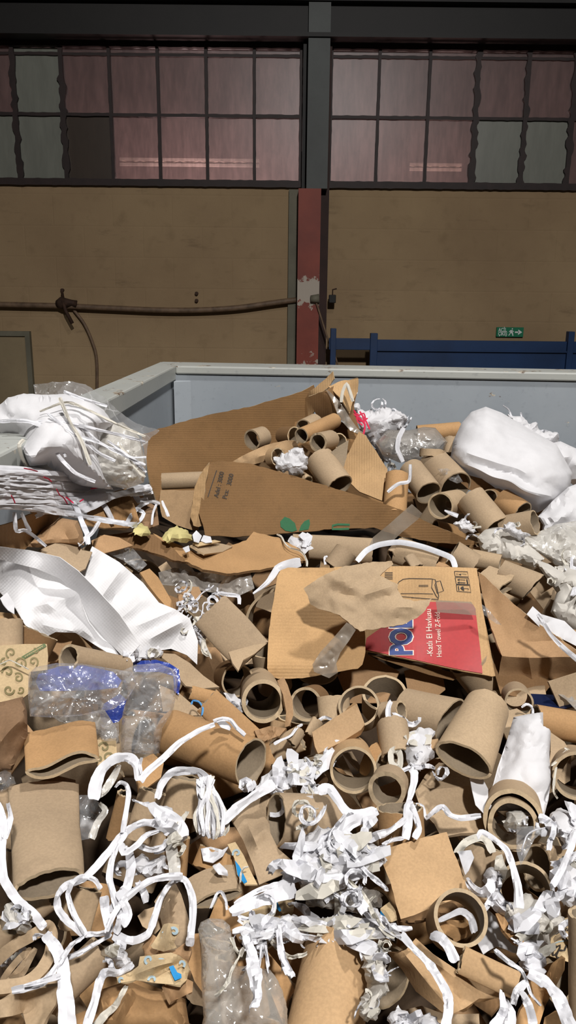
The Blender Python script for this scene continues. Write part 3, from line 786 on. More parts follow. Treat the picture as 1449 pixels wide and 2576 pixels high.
def polyline(P, n):
    out = []; seg = len(P) - 1
    for i in range(n):
        t = i / (n - 1) * seg; k = min(int(t), seg - 1); out.append(P[k].lerp(P[k + 1], t - k))
    return out
def ribbon(pts, w, mat='strip', off=-0.02, follow=1.0, Z=None, label=None, name='paper_strip', cat='paper strip', group=None, twist=0.7, tw_f=1.0, th=0.0005, cup=0.10, wobble=0.18, parent=None, base_tw=0.0, res=7.0, seed=None, crum=0.0012):
    """A strip of paper, film or strap running through pixels; w its width in pixels (one value, or start and end)."""
    SEED[0] += 1; seed = SEED[0] if seed is None else seed
    zs = z_along(pts, off, follow, Z)
    P = [at(p[0], p[1], z) for p, z in zip(pts, zs)]
    Lp = sum(math.hypot(pts[i + 1][0] - pts[i][0], pts[i + 1][1] - pts[i][1]) for i in range(len(pts) - 1))
    n = max(8, int(Lp / res)); C = catmull(P, n); C = [c * 0.72 + q * 0.28 for c, q in zip(C, polyline(P, n))]
    zc = sum(zs) / len(zs); mpp = zc / F
    w0, w1 = (w, w) if not isinstance(w, (tuple, list)) else w
    S = np.arange(n) * res
    nt = (vn(np.c_[S / 70.0 * tw_f, np.full(n, seed * 1.7), S * 0], seed, True) + 0.5 * vn(np.c_[S / 24.0 * tw_f, np.full(n, seed * 2.1), S * 0], seed + 5, True)) * twist + base_tw
    nw = 1 + wobble * vn(np.c_[S / 22.0, np.full(n, seed * 0.7), S * 0], seed + 1, True) + (0.06 * vn(np.c_[S / 6.0, np.full(n, seed * 0.3), S * 0], seed + 2) if crum else 0)
    across = 5
    top, bot = [], []
    rough = vn(np.c_[np.repeat(S / 14.0, across), np.tile(np.arange(across) * 0.9, n), np.full(n * across, seed)], seed + 3, True) * crum * 1.6
    for i in range(n):
        t = (C[min(i + 1, n - 1)] - C[max(i - 1, 0)]).normalized(); v = (C[i] - CAM).normalized()
        s = t.cross(v)
        if s.length < 1e-4: s = Vector((1, 0, 0))
        s.normalize(); b = s.cross(t).normalized()
        if b.dot(v) > 0: b = -b
        a = float(nt[i]); s, b = s * math.cos(a) + b * math.sin(a), b * math.cos(a) - s * math.sin(a)
        hw = (w0 + (w1 - w0) * i / (n - 1)) * mpp / 2 * float(nw[i])
        if i in (0, n - 1): hw *= 0.8
        for k in range(across):
            x = k / (across - 1) * 2 - 1
            p = C[i] + s * (x * hw) + b * (cup * hw * (0.5 - x * x) + float(rough[i * across + k]))
            top.append(p + b * th / 2); bot.append(p - b * th / 2)
    V = top + bot; N = len(top); Fc = []
    for i in range(n - 1):
        for k in range(across - 1):
            q = i * across + k
            Fc.append((q, q + 1, q + across + 1, q + across)); Fc.append((N + q, N + q + across, N + q + across + 1, N + q + 1))
    lo = [i * across for i in range(n)]; hi = [i * across + across - 1 for i in range(n)]
    loop = lo + [(n - 1) * across + k for k in range(1, across)] + hi[::-1][1:] + [k for k in range(across - 2, 0, -1)]
    for i in range(len(loop)):
        a, b = loop[i], loop[(i + 1) % len(loop)]; Fc.append((a, N + a, N + b, b))
    o = mesh_obj(name, V, Fc, M[mat], parent, None, True, None, None, 20 if crum else 50)
    if parent is None: tag(o, label, cat, group)
    elif label: o['label'] = label
    return o

def curl(rs, x0, y0, ang, length, bendiness, n=9):
    """a random curling pixel path"""
    pts = [(x0, y0)]; k = rs.uniform(-1, 1) * bendiness
    for i in range(n):
        ang += k; k += rs.uniform(-0.6, 0.6) * bendiness; k = max(-1.2, min(1.2, k))
        x0 += math.cos(ang) * length / n; y0 += math.sin(ang) * length / n; pts.append((x0, y0, rs.uniform(-0.012, 0.012)))
    return pts
def tangle(outline, label, nstrips=12, w=(6, 16), mat='strip', off=-0.02, bulge=0.025, crum=0.014, csize=0.03, seed=1, length=(60, 150), bend=0.45, body='tissue', group=None, name='paper_shred_tangle', cat='paper shreds', dirn=None, follow=1.0, Z=None, step=7, body_shape=True, thin=0):
    """a knot of tissue shreds: crumpled middle and the loose strips that curl out of it"""
    rs = random.Random(seed); cx = sum(p[0] for p in outline) / len(outline); cy = sum(p[1] for p in outline) / len(outline)
    zc = Z if Z is not None else hz(cx, cy) + off
    e = empty(name, at(cx, cy, zc), label, cat, group)
    if body_shape:
        sheet('crumpled_middle', outline, M[body], off=off, follow=follow, Z=Z, th=0.004, step=step, crum=crum * 0.95, csize=csize * 1.8, fine=crum * 0.12, bulge=bulge, ragged=7, rag_f=0.09, sharp=16, parent=e, seed=seed + 300)
    P = [p[:2] for p in outline]; xs = [p[0] for p in P]; ys = [p[1] for p in P]; k = 0; tries = 0
    while k < nstrips and tries < 4000:
        tries += 1
        x, y = rs.uniform(min(xs), max(xs)), rs.uniform(min(ys), max(ys))
        if not inside(P, np.array([[x, y]]))[0]: continue
        a = rs.uniform(0, 6.28) if dirn is None else dirn + rs.uniform(-0.5, 0.5) + (math.pi if rs.random() < 0.5 else 0)
        L = rs.uniform(*length); ww = rs.uniform(*w); o2 = off - bulge * rs.uniform(0.5, 1.1) - 0.004
        mm = mat if rs.random() < 0.75 else 'strip_w'
        if rs.random() < 0.55 and w[1] > 9:                     # torn flake, folded once
            L *= 0.7; ww *= 1.7; ca, sa = math.cos(a), math.sin(a); q = []
            for (u, v) in ((-0.5, -0.45), (-0.15, -0.6), (0.25, -0.45), (0.5, -0.15), (0.42, 0.4), (0.05, 0.55), (-0.3, 0.42), (-0.55, 0.1)):
                u = u * L * rs.uniform(0.75, 1.25); v = v * ww * rs.uniform(0.7, 1.4); q.append((x + ca * u - sa * v, y + sa * u + ca * v, rs.uniform(-0.02, 0.02)))
            sheet('flake', q, M[mm], off=o2, follow=follow, Z=Z, th=0.0006, step=max(5, ww * 0.4), crum=0.007, csize=0.035, ragged=1.5, sharp=16, parent=e, seed=seed * 70 + k, folds=[(x - ca * L * 0.4, y - sa * L * 0.4, x + ca * L * 0.4, y + sa * L * 0.4, 0.010, ww * 0.5)])
        else:
            pts = curl(rs, x - math.cos(a) * L * 0.45, y - math.sin(a) * L * 0.45, a, L, bend)
            ribbon(pts, (ww, ww * rs.uniform(0.4, 1.0)), mm, off=o2, follow=follow, Z=Z, name='strip', parent=e, twist=1.0, tw_f=1.3, seed=seed * 50 + k, wobble=0.3, crum=0.002)
        k += 1
    for i in range(thin):
        x, y = rs.choice(P); a = math.atan2(y - cy, x - cx) + rs.uniform(-0.4, 0.4)
        ribbon(curl(rs, cx + (x - cx) * 0.8, cy + (y - cy) * 0.8, a, rs.uniform(20, 50), 0.5, 5), 4, 'strip', off=off - bulge * 0.4, follow=follow, Z=Z, name='wisp', parent=e, twist=1.0, seed=seed * 90 + i)
    return e

# ================================================================ the far half of the heap
# ---- torn carton marked 3000
c1 = empty('torn_carton', at(700, 1350, 2.1), 'large torn-open brown carton marked 3000 with loose cores inside', 'carton')
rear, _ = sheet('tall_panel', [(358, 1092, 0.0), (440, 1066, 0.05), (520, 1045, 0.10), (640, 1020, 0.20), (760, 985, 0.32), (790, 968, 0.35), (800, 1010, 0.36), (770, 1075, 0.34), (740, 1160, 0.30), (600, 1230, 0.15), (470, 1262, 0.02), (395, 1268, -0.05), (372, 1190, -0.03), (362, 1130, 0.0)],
      M['card_shade'], Z=2.30, follow=0, th=0.005, step=14, crum=0.004, csize=0.2, ragged=1.6, mat_back=M['card'], mat_edge=M['edge'], parent=c1, label='shaded inner side of the rear panel with a ragged pale top edge')
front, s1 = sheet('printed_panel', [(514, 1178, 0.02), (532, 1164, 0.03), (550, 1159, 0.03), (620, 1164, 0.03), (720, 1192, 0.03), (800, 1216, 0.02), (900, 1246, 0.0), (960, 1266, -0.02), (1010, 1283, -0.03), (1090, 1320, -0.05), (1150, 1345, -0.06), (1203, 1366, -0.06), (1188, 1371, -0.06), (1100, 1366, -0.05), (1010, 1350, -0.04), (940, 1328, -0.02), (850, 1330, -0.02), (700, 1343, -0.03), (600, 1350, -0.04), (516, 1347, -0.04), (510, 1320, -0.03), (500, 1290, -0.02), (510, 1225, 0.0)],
      M['card_shade'], Z=2.12, follow=0, th=0.005, step=12, crum=0.0008, csize=0.12, ragged=1.5, mat_back=M['card'], mat_edge=M['edge'], parent=c1, label='front panel printed 3000 pieces and a green leaf')
decal('leaf', s1, [(716, 1300), (728, 1304), (742, 1316), (747, 1334), (735, 1338), (718, 1335), (706, 1325), (705, 1312)], M['green_ink'], front, 6)
decal('leaf', s1, [(778, 1306), (780, 1318), (776, 1332), (762, 1334), (752, 1336), (757, 1322), (766, 1311)], M['green_ink'], front, 6)
stroke('green_letter', s1, [(878, 1330), (858, 1331), (836, 1331), (837, 1322), (850, 1319), (880, 1320)], 5, M['green_ink'], front)
lettering('lettering', s1, 'Adel : 3000', (549, 1252), (564, 1188), 12, M['black_ink'], front, 0.01)
lettering('lettering', s1, 'Pcs:', (570, 1256), (576, 1233), 12, M['black_ink'], front, 0.01)
lettering('lettering', s1, '3000', (581, 1222), (588, 1193), 12, M['black_ink'], front, 0.01)
stroke('ruled_line', s1, [(523, 1250), (534, 1216), (545, 1183)], 2.2, M['black_ink'], front)
sheet('end_flap', [(482, 1275), (490, 1225), (512, 1180), (528, 1164), (520, 1200), (513, 1250), (514, 1320), (500, 1325), (487, 1322), (480, 1300)], M['card'], Z=2.11, follow=0, th=0.005, crum=0.004, csize=0.02, ragged=2, mat_edge=M['edge'], parent=c1, step=8)
sheet('inner_flap', [(903, 1085, 0.12), (920, 1096, 0.1), (965, 1165, 0.0), (975, 1180, 0.0), (968, 1262, -0.04), (940, 1252, -0.03), (905, 1237, -0.02), (880, 1215, 0.0), (856, 1190, 0.05), (878, 1135, 0.1)], M['card'], Z=2.2, follow=0, th=0.005, ragged=1.2, mat_edge=M['edge'], parent=c1, folds=[(870, 1160, 965, 1225, 0.004, 10)])
sheet('corner_flap', [(745, 1062, 0.12), (760, 1010, 0.1), (775, 990, 0.06), (800, 970, 0.03), (838, 934, 0.0), (840, 952, 0.0), (826, 975, 0.0), (800, 998, 0.02), (795, 1030, 0.06), (770, 1065, 0.1)], M['card'], Z=2.55, follow=0, th=0.005, ragged=2, mat_edge=M['edge'], parent=c1, step=9)
sheet('corner_flap', [(776, 998, -0.02), (820, 982, -0.04), (855, 963, 0.0), (880, 955, 0.05), (900, 950, 0.08), (900, 985, 0.08), (890, 1020, 0.06), (905, 1086, 0.04), (870, 1062, 0.0), (845, 1048, -0.02), (815, 1062, 0.02), (790, 1035, 0.0)], M['card_dk'], Z=2.42, follow=0, th=0.005, ragged=1.5, mat_edge=M['edge'], parent=c1, step=9, folds=[(822, 984, 850, 1045, 0.02, 16)])
sheet('corner_flap', [(826, 972, 0.0), (858, 958, 0.0), (884, 955, 0.0), (901, 952, 0.03), (901, 985, 0.03), (888, 1010, 0.0), (880, 1040, -0.02), (862, 1010, -0.02), (846, 992, -0.02)], M['card'], Z=2.40, follow=0, th=0.005, ragged=1.2, mat_edge=M['edge'], parent=c1, step=9)
sheet('floor_flap', [(404, 1233), (500, 1233), (505, 1300), (497, 1338), (445, 1322), (408, 1300), (400, 1262)], M['kraft'], Z=2.14, follow=0, th=0.005, ragged=1.0, mat_edge=M['edge'], parent=c1)
sheet('torn_liner', [(575, 1168), (610, 1147), (665, 1120), (720, 1108), (745, 1110), (752, 1130), (722, 1140), (690, 1150), (650, 1166), (610, 1172)], M['kraft'], Z=2.28, follow=0, th=0.004, crum=0.008, csize=0.05, ragged=1, parent=c1, step=8, folds=[(600, 1165, 740, 1120, 0.01, 14)])
sheet('torn_liner', [(600, 1178), (650, 1152), (720, 1138), (760, 1120), (800, 1150), (820, 1215), (760, 1205), (690, 1186)], M['kraft'], Z=2.36, follow=0, th=0.004, crum=0.008, csize=0.05, ragged=1, parent=c1, step=9)
sheet('inner_panel', [(742, 1062, 0.1), (800, 1040, 0.1), (905, 1078, 0.05), (972, 1182, 0.0), (1010, 1286, -0.1), (900, 1262, -0.1), (800, 1232, -0.05), (725, 1185, 0.05)], M['card_shade'], Z=2.47, follow=0, th=0.005, step=14, parent=c1)
sheet('packing_tape', [(818, 978), (828, 984), (850, 1005), (868, 1030), (884, 1056), (900, 1078), (914, 1088), (898, 1090), (880, 1082), (862, 1062), (848, 1040), (838, 1010)], M['film_tape'], Z=2.36, follow=0, th=0.0008, crum=0.006, csize=0.03, parent=c1, step=7, label='glossy tape hanging off the carton flap')
core((408, 1211), (530, 1206), 42, 0.05, 'pinkish-tan core lying flat inside the left end of the torn carton', 'core', Z=2.16, dent=0.01)
core((758, 1096), (842, 1058), 40, 0.62, 'slim kraft core pointing up out of the core pile in the torn carton', 'kraft_o', Z=2.22, dZ=0.14)
ring((634, 1106), (662, 1098), 52, 0.62, 'lone upright ring in the dark corner of the torn carton', Z=2.33, dZ=0.04, wall=0.005)
ring((765, 1078), (792, 1064), 48, 0.6, 'thin ring behind the slim kraft core in the carton', Z=2.34, dZ=0.05)
ring((800, 1113), (832, 1106), 50, 0.75, 'thick-walled short core in front of the slim kraft core in carton', Z=2.20, dZ=0.06, wall=0.006)
ring((742, 1096), (712, 1096), 46, 0.55, 'dark short core left of the slim kraft core in carton', Z=2.30, dZ=0.05, mat='card_dk')
ring((855, 1110), (828, 1122), 44, 0.5, 'short core leaning behind the thick-walled one in carton', Z=2.26, dZ=0.05)
core((853, 1224), (803, 1155), 76, 0.30, 'grey-tan core tumbling over the front panel of the torn carton', 'core', Z=2.16, dZ=0.06, dent=0.02)
ring((700, 1150), (684, 1152), 48, 0.7, 'narrow ring lying on the torn liner beside the white wad', Z=2.24, dZ=0.02, mat='kraft')
core((772, 1216), (742, 1196), 42, 0.4, 'core end peeping over the carton front panel under the wad', 'core', Z=2.2, dZ=0.03)
sheet('grey_paper_scrap', [(826, 1143), (852, 1122), (877, 1107), (872, 1150), (862, 1184), (845, 1170)], M['inner'], Z=2.19, follow=0, th=0.002, crum=0.003, label='grey pointed scrap of board between cores in the carton', cat='board scrap')
tangle([(715, 1140), (735, 1128), (758, 1130), (772, 1150), (772, 1180), (758, 1200), (735, 1196), (712, 1185), (692, 1175), (690, 1155)], 'crumpled ball of white tissue inside the torn carton', 6, (4, 8), Z=2.17, follow=0, bulge=0.03, crum=0.013, csize=0.018, seed=21, length=(30, 50), step=4.5)
ribbon([(858, 1012), (862, 985), (872, 965), (880, 985), (888, 1010)], 9, 'strip_w', Z=2.33, follow=0, label='creamy strip looped over the carton top flap', twist=0.3)

# ---- white bundles at the container's left edge
sheet('plastic_bag', [(84, 967, 0.02), (130, 962, 0.05), (183, 959, 0.1), (215, 967, 0.1), (262, 998, 0.12), (300, 1035, 0.15), (345, 1066, 0.15), (402, 1083, 0.2), (372, 1110, 0.12), (368, 1190, 0.05), (300, 1215, 0.0), (240, 1218, -0.02), (200, 1150, 0.02), (160, 1060, 0.08), (120, 1005, 0.08), (88, 994, 0.04)], M['film'], Z=1.80, follow=0, th=0.0006, crum=0.014, csize=0.06, fine=0.004, step=7, ragged=2, label='clear plastic bag stretched over the white bundle at the container rim', cat='plastic bag', sharp=25)
sheet('tissue_bundle', [(-60, 1040), (0, 1016), (20, 1000), (60, 990), (120, 993), (165, 990), (215, 1002), (262, 1030), (285, 1065), (258, 1098), (245, 1150), (262, 1200), (285, 1232), (200, 1222), (150, 1200), (118, 1168), (75, 1172), (62, 1140), (45, 1104), (0, 1096), (-60, 1110)], M['tissue'], Z=1.62, follow=0, th=0.006, bulge=0.13, crum=0.020, csize=0.10, fine=0.005, step=8, ragged=2, aniso=(0.5, 3.0), label='big white tissue bundle hanging over the left container rim', cat='tissue bundle', sharp=30)
sheet('plastic_bag', [(236, 1096), (270, 1066), (310, 1062), (350, 1098), (368, 1168), (362, 1214), (318, 1230), (255, 1216), (222, 1182), (226, 1130)], M['film_milky'], Z=1.64, follow=0, th=0.0006, bulge=0.07, crum=0.016, csize=0.05, fine=0.004, step=6, label='milky bag of pale scraps below the clear bag', cat='plastic bag', sharp=28)
sheet('tissue_bundle', [(240, 1090), (300, 1070), (345, 1110), (360, 1180), (330, 1222), (262, 1214), (235, 1170)], M['cream'], Z=1.68, follow=0, th=0.004, bulge=0.03, crum=0.022, csize=0.05, fine=0.006, step=7, label='creamy crumpled paper inside the milky bag', cat='tissue bundle', sharp=25)
longs = [([(100, 1035), (168, 1012), (230, 1035), (300, 1070), (366, 1098)], 7), ([(90, 1062), (160, 1062), (230, 1078), (300, 1094), (366, 1112)], 9), ([(120, 1040), (185, 1092), (240, 1110), (300, 1140), (366, 1170)], 8),
         ([(150, 1000), (175, 1060), (205, 1110), (228, 1170)], 9), ([(200, 1070), (260, 1120), (310, 1138), (368, 1188)], 7), ([(215, 1110), (250, 1140), (290, 1160)], 8), ([(60, 1105), (48, 1120), (55, 1150), (70, 1178)], 9),
         ([(270, 1108), (300, 1130), (330, 1150), (368, 1150)], 6), ([(160, 985), (200, 1000), (270, 1022)], 8), ([(300, 1120), (325, 1150), (340, 1180), (366, 1200)], 6), ([(0, 1060), (60, 1058), (110, 1072), (150, 1100), (165, 1150)], 11), ([(120, 1100), (150, 1150), (190, 1190), (240, 1212)], 9)]
for k, (p, w) in enumerate(longs):
    ribbon(p, w, 'strip' if k % 3 else 'strip_w', Z=1.505 - 0.008 * (k % 4), follow=0, label='long white strip pulled tight across the bundle at the container rim', group='strips stretched over the white bundle', twist=0.5, seed=400 + k)
sheet('tissue_bundle', [(-50, 1168), (40, 1172), (100, 1178), (200, 1195), (290, 1213), (380, 1222), (386, 1242), (340, 1248), (250, 1262), (170, 1262), (120, 1282), (60, 1284), (8, 1282), (-50, 1290)], M['strip'], off=-0.06, follow=0.6, th=0.004, bulge=0.05, crum=0.004, csize=0.04, aniso=(0.12, 9.0), step=6, label='flat hank of long white paper strips with red threads', cat='paper strips', sharp=25)
rs = random.Random(8)
for k in range(10):
    y0 = 1182 + k * 9.5; dy = rs.uniform(10, 45)
    ribbon([(-40, y0 + rs.uniform(-6, 6)), (80, y0 + 6), (190, y0 + dy * 0.5 + 4), (290, min(1246, y0 + dy)), (372 + rs.uniform(-20, 14), 1228 + rs.uniform(-6, 14))], rs.uniform(12, 20), 'strip', off=-0.115, follow=0.6, label='long white paper strip lying in the flat hank', group='strips of the flat hank', base_tw=-0.35, twist=0.25, seed=450 + k)
for k, p in enumerate([[(60, 1178), (80, 1182), (95, 1186)], [(110, 1200), (122, 1205), (130, 1212)], [(228, 1230), (250, 1226), (270, 1222)], [(142, 1230), (150, 1245), (160, 1252), (170, 1268)], [(165, 1250), (178, 1260), (185, 1266)], [(28, 1246), (34, 1256), (38, 1266)], [(200, 1262), (210, 1256)]]):
    ribbon(p, 3.2, 'red_thread', off=-0.15, follow=0.6, name='red_thread', label='short red thread caught in the white strip hank', cat='thread', group='red threads in the hank', res=3, crum=0)
# loose ribbons in front of the hank
for k, (p, w, lab) in enumerate([
    ([(-20, 1270), (50, 1275), (120, 1286), (190, 1296), (260, 1308), (320, 1318), (345, 1322)], 15, 'broad white strap of paper running straight above the brown boards'),
    ([(318, 1318), (335, 1290), (360, 1268), (385, 1262), (402, 1268)], 10, 'white strip arching up towards the torn carton corner'),
    ([(36, 1288), (38, 1318), (42, 1336), (64, 1334), (90, 1352), (116, 1374)], 9, 'white strip dropping from the strap and bending over brown board'),
    ([(54, 1290), (66, 1318), (76, 1336)], 9, 'short white strip between strap and bent strip'),
    ([(182, 1262), (196, 1285), (206, 1312), (218, 1340), (222, 1370)], 13, 'white strip crossing the strap downward'),
    ([(232, 1250), (262, 1272), (284, 1310)], 13, 'white strip slanting over the dark corrugated flap'),
    ([(250, 1312), (232, 1340), (212, 1356), (198, 1370)], 11, 'dull white strip below the strap'),
    ([(90, 1300), (130, 1280), (165, 1268), (200, 1250), (260, 1225), (320, 1208)], 12, 'white strip rising towards the hank end'),
    ([(345, 1282), (362, 1290), (352, 1310), (330, 1326)], 9, 'curled white strip near the torn carton corner'),
    ([(395, 1265), (385, 1290), (382, 1320)], 6, 'thin strip hanging by the carton corner'),
    ([(408, 1260), (416, 1280), (424, 1300)], 8, 'creamy strip end on the carton floor flap'),
    ([(330, 1215), (338, 1240), (350, 1260), (372, 1256)], 14, 'white strip folded round the hank end'),
    ([(216, 1262), (226, 1272), (230, 1266)], 5, 'tiny torn strip on the corrugated flap')]):
    ribbon(p, w, 'strip' if k % 4 else 'strap', off=-0.10, follow=0.9, label=lab, twist=0.45, seed=500 + k)
# brown boards under the ribbons
sheet('cardboard_flap', [(232, 1252), (318, 1228), (334, 1262), (352, 1312), (318, 1330), (262, 1330), (210, 1318)], M['card_dk2'], off=-0.09, follow=0.5, th=0.004, ragged=1.2, crum=0.004, label='dark corrugated flap under the slanting white strip', cat='cardboard flap', mat_edge=M['edge'])
sheet('cardboard_flap', [(-30, 1330), (40, 1312), (85, 1290), (150, 1278), (148, 1300), (100, 1345), (60, 1385), (-30, 1380)], M['card_dk2'], off=-0.05, follow=0.5, th=0.004, ragged=1, crum=0.006, label='brown corrugated slab below the straight white strap', cat='cardboard flap')
sheet('crushed_carton', [(68, 1376), (110, 1330), (150, 1302), (196, 1310), (208, 1340), (212, 1372), (150, 1372), (110, 1378)], M['wrap'], off=-0.07, follow=0.4, th=0.004, bulge=0.03, crum=0.01, csize=0.05, label='crushed brown carton corner with dark creases', cat='cardboard', folds=[(180, 1308, 205, 1360, 0.02, 14)])
sheet('cardboard_flap', [(96, 1384), (140, 1366), (196, 1358), (206, 1384), (232, 1388), (215, 1430), (196, 1440), (160, 1420), (120, 1402)], M['core'], off=-0.06, follow=0.6, th=0.003, crum=0.003, label='tan board just above the big paper towel', cat='cardboard flap')
sheet('kraft_scrap', [(230, 1360), (262, 1345), (300, 1352), (335, 1372), (300, 1382), (262, 1392), (236, 1388)], M['wrap'], off=-0.03, follow=0.6, th=0.003, crum=0.008, label='tan torn scrap next to the towel tip', cat='board scrap')
sheet('kraft_scrap', [(325, 1238), (340, 1220), (356, 1240), (366, 1262), (345, 1276), (330, 1262)], M['wrap'], off=-0.06, follow=0.6, th=0.003, crum=0.008, label='crumpled tan scrap behind the carton corner', cat='board scrap')
sheet('kraft_scrap', [(344, 1275), (372, 1262), (395, 1275), (400, 1320), (370, 1330), (340, 1318)], M['wrap_dk'], off=-0.03, follow=0.6, th=0.003, crum=0.012, csize=0.03, label='brown crumple at the foot of the carton', cat='board scrap')
sheet('kraft_scrap', [(80, 1268), (110, 1252), (122, 1270), (135, 1290), (80, 1290)], M['wrap'], off=-0.08, follow=0.6, th=0.003, crum=0.004, label='tan pointed board poking through the strip hank', cat='board scrap')

# ---- big embossed towels on the left
sheet('paper_towel', [(-30, 1372, -0.02), (75, 1384, -0.03), (150, 1402, -0.04), (196, 1436, -0.05), (240, 1480, -0.06), (300, 1545, -0.07), (352, 1622, -0.06), (318, 1660, -0.03), (270, 1612, 0.01), (225, 1560, 0.04), (200, 1500, 0.05), (150, 1455, 0.03), (90, 1430, 0.01), (-30, 1400, 0.0)], M['towel'], off=-0.05, follow=0.6, th=0.001, crum=0.004, csize=0.1, step=9, label='long folded edge of the embossed white paper towel', cat='paper towel', sharp=40)
sheet('paper_towel', [(-30, 1398, 0.0), (90, 1425, 0.03), (160, 1450, 0.05), (215, 1510, 0.05), (265, 1590, 0.03), (320, 1657, -0.01), (268, 1640, -0.01), (232, 1618, 0.02), (190, 1592, 0.0), (140, 1590, -0.02), (100, 1610, 0.0), (62, 1570, 0.03), (40, 1530, 0.02), (0, 1490, -0.01), (-30, 1500, -0.01)], M['towel'], off=-0.005, follow=0.5, th=0.001, crum=0.007, csize=0.09, step=9, inner=[(110, 1490, 0.05), (120, 1540, 0.0), (200, 1560, 0.03)], folds=[(80, 1525, 190, 1498, 0.03, 22), (118, 1518, 240, 1612, 0.03, 22), (95, 1565, 190, 1590, 0.02, 15)], label='hollow sagging middle of the embossed white paper towel', cat='paper towel', sharp=40)
sheet('paper_towel', [(232, 1374, 0.02), (300, 1414, 0.01), (360, 1466, 0.0), (400, 1516, -0.02), (440, 1532, -0.03), (478, 1556, -0.03), (498, 1612, -0.02), (496, 1672, 0.0), (470, 1648, 0.0), (430, 1632, 0.02), (380, 1640, 0.02), (340, 1650, 0.04), (325, 1600, 0.03), (285, 1535, 0.03), (240, 1484, 0.03), (200, 1440, 0.03)], M['towel'], off=-0.05, follow=0.6, th=0.001, crum=0.004, csize=0.08, step=9, folds=[(235, 1380, 215, 1450, 0.015, 20), (312, 1425, 250, 1510, 0.022, 26), (365, 1500, 300, 1560, 0.016, 24), (470, 1560, 375, 1610, 0.022, 22), (440, 1535, 330, 1580, 0.012, 26)], label='fan-spread embossed white paper towel with sharp corner', cat='paper towel', sharp=40)
sheet('tissue_scrap', [(0, 1505), (18, 1490), (36, 1518), (36, 1545), (20, 1535), (8, 1520)], M['tissue'], off=-0.03, th=0.001, crum=0.004, label='small white tissue scrap at the towel gap', cat='tissue scrap')

# ---- right: white roll and tissue
sheet('tissue_roll', [(1133, 1152, 0.0), (1140, 1110, 0.03), (1160, 1066, 0.06), (1186, 1036, 0.08), (1222, 1023, 0.1), (1262, 1038, 0.1), (1330, 1078, 0.08), (1400, 1118, 0.04), (1440, 1190, 0.0), (1432, 1240, -0.03), (1395, 1268, -0.05), (1352, 1290, -0.06), (1300, 1264, -0.05), (1250, 1236, -0.04), (1200, 1208, -0.03), (1152, 1186, -0.02)], M['tissue'], Z=2.34, follow=0, th=0.006, bulge=0.17, crum=0.018, csize=0.08, fine=0.002, aniso=(0.55, 4.5), step=8, label='fat roll of white tissue lying against the container back', cat='tissue roll', sharp=40, folds=[(1160, 1160, 1380, 1262, 0.03, 18), (1150, 1130, 1330, 1190, 0.016, 16), (1260, 1205, 1400, 1262, 0.022, 14)])
tangle([(1276, 1046), (1312, 1052), (1345, 1064), (1362, 1084), (1395, 1086), (1412, 1115), (1380, 1135), (1350, 1130), (1310, 1095)], 'crumpled white tissue frill behind the fat roll', 5, (6, 10), Z=2.55, follow=0, bulge=0.05, crum=0.02, csize=0.03, seed=31, length=(30, 60), step=5, thin=10)
sheet('tissue_bundle', [(1360, 1120), (1410, 1110), (1449, 1128), (1520, 1150), (1520, 1230), (1449, 1225), (1400, 1190)], M['tissue'], Z=2.5, follow=0, th=0.005, bulge=0.07, crum=0.02, csize=0.07, fine=0.005, step=8, label='white crumpled tissue past the end of the fat roll', cat='tissue bundle')
sheet('tissue_bundle', [(1352, 1300), (1392, 1258), (1430, 1225), (1520, 1190), (1520, 1325), (1449, 1330), (1400, 1340), (1362, 1345), (1366, 1320)], M['tissue'], Z=2.18, follow=0.2, th=0.004, bulge=0.05, crum=0.016, csize=0.06, fine=0.004, step=8, label='smooth white tissue pile below the fat roll', cat='tissue bundle')
tangle([(880, 1012), (905, 1022), (940, 1036), (968, 1018), (1002, 1036), (1028, 1052), (1020, 1076), (996, 1092), (965, 1108), (978, 1140), (985, 1172), (955, 1150), (930, 1112), (908, 1075), (895, 1045)], 'white shred heap with pink threads behind the carton', 14, (5, 10), Z=2.55, follow=0, bulge=0.06, crum=0.026, csize=0.035, seed=33, length=(40, 80), step=5, thin=12)
for k, p in enumerate([[(890, 1032), (900, 1045), (915, 1040), (920, 1055)], [(895, 1050), (910, 1060), (925, 1052)], [(900, 1040), (898, 1058), (912, 1070)], [(912, 1048), (918, 1070), (914, 1095)], [(905, 1035), (922, 1062), (930, 1080)], [(886, 1040), (905, 1052), (918, 1068)]]):
    ribbon(p, 4, 'red_thread', Z=2.46, follow=0, name='red_thread', label='pink-red thread curled in the white shred heap', cat='thread', group='pink threads behind the carton', res=3, crum=0, twist=0.2)
sheet('plastic_bag', [(944, 1112), (975, 1082), (1030, 1082), (1066, 1074), (1095, 1076), (1126, 1112), (1112, 1140), (1065, 1158), (1005, 1164), (962, 1146)], M['film_grey'], Z=2.42, follow=0, th=0.0006, bulge=0.07, crum=0.012, csize=0.04, fine=0.003, step=6, aniso=(0.1, 2.5), label='grey translucent plastic bag tied with a white strip', cat='plastic bag')
ribbon([(1016, 1076), (1004, 1100), (1000, 1130), (1014, 1162)], 11, 'strip', Z=2.33, follow=0, label='white strip tied round the grey plastic bag', twist=0.3)
core((1157, 1083), (1050, 1092), 44, 0.05, 'orange kraft core lying behind the grey plastic bag', 'kraft_o', Z=2.52)
core((1133, 1142), (1133, 1102), 34, 0.25, 'short stub core between kraft core and fat roll', 'core', Z=2.45)
ring((1086, 1150), (1088, 1132), 62, 0.5, 'thin ring resting above the brown core by the plastic bag', Z=2.30, dZ=0.0)
core((1146, 1226), (1090, 1166), 88, 0.28, 'wide brown core leaning down beside the thin ring', 'core', Z=2.22, dZ=0.10)
core((1078, 1240), (1034, 1182), 68, 0.55, 'tan core with open end between kraft core and wide core', 'core', Z=2.18, dZ=0.08)
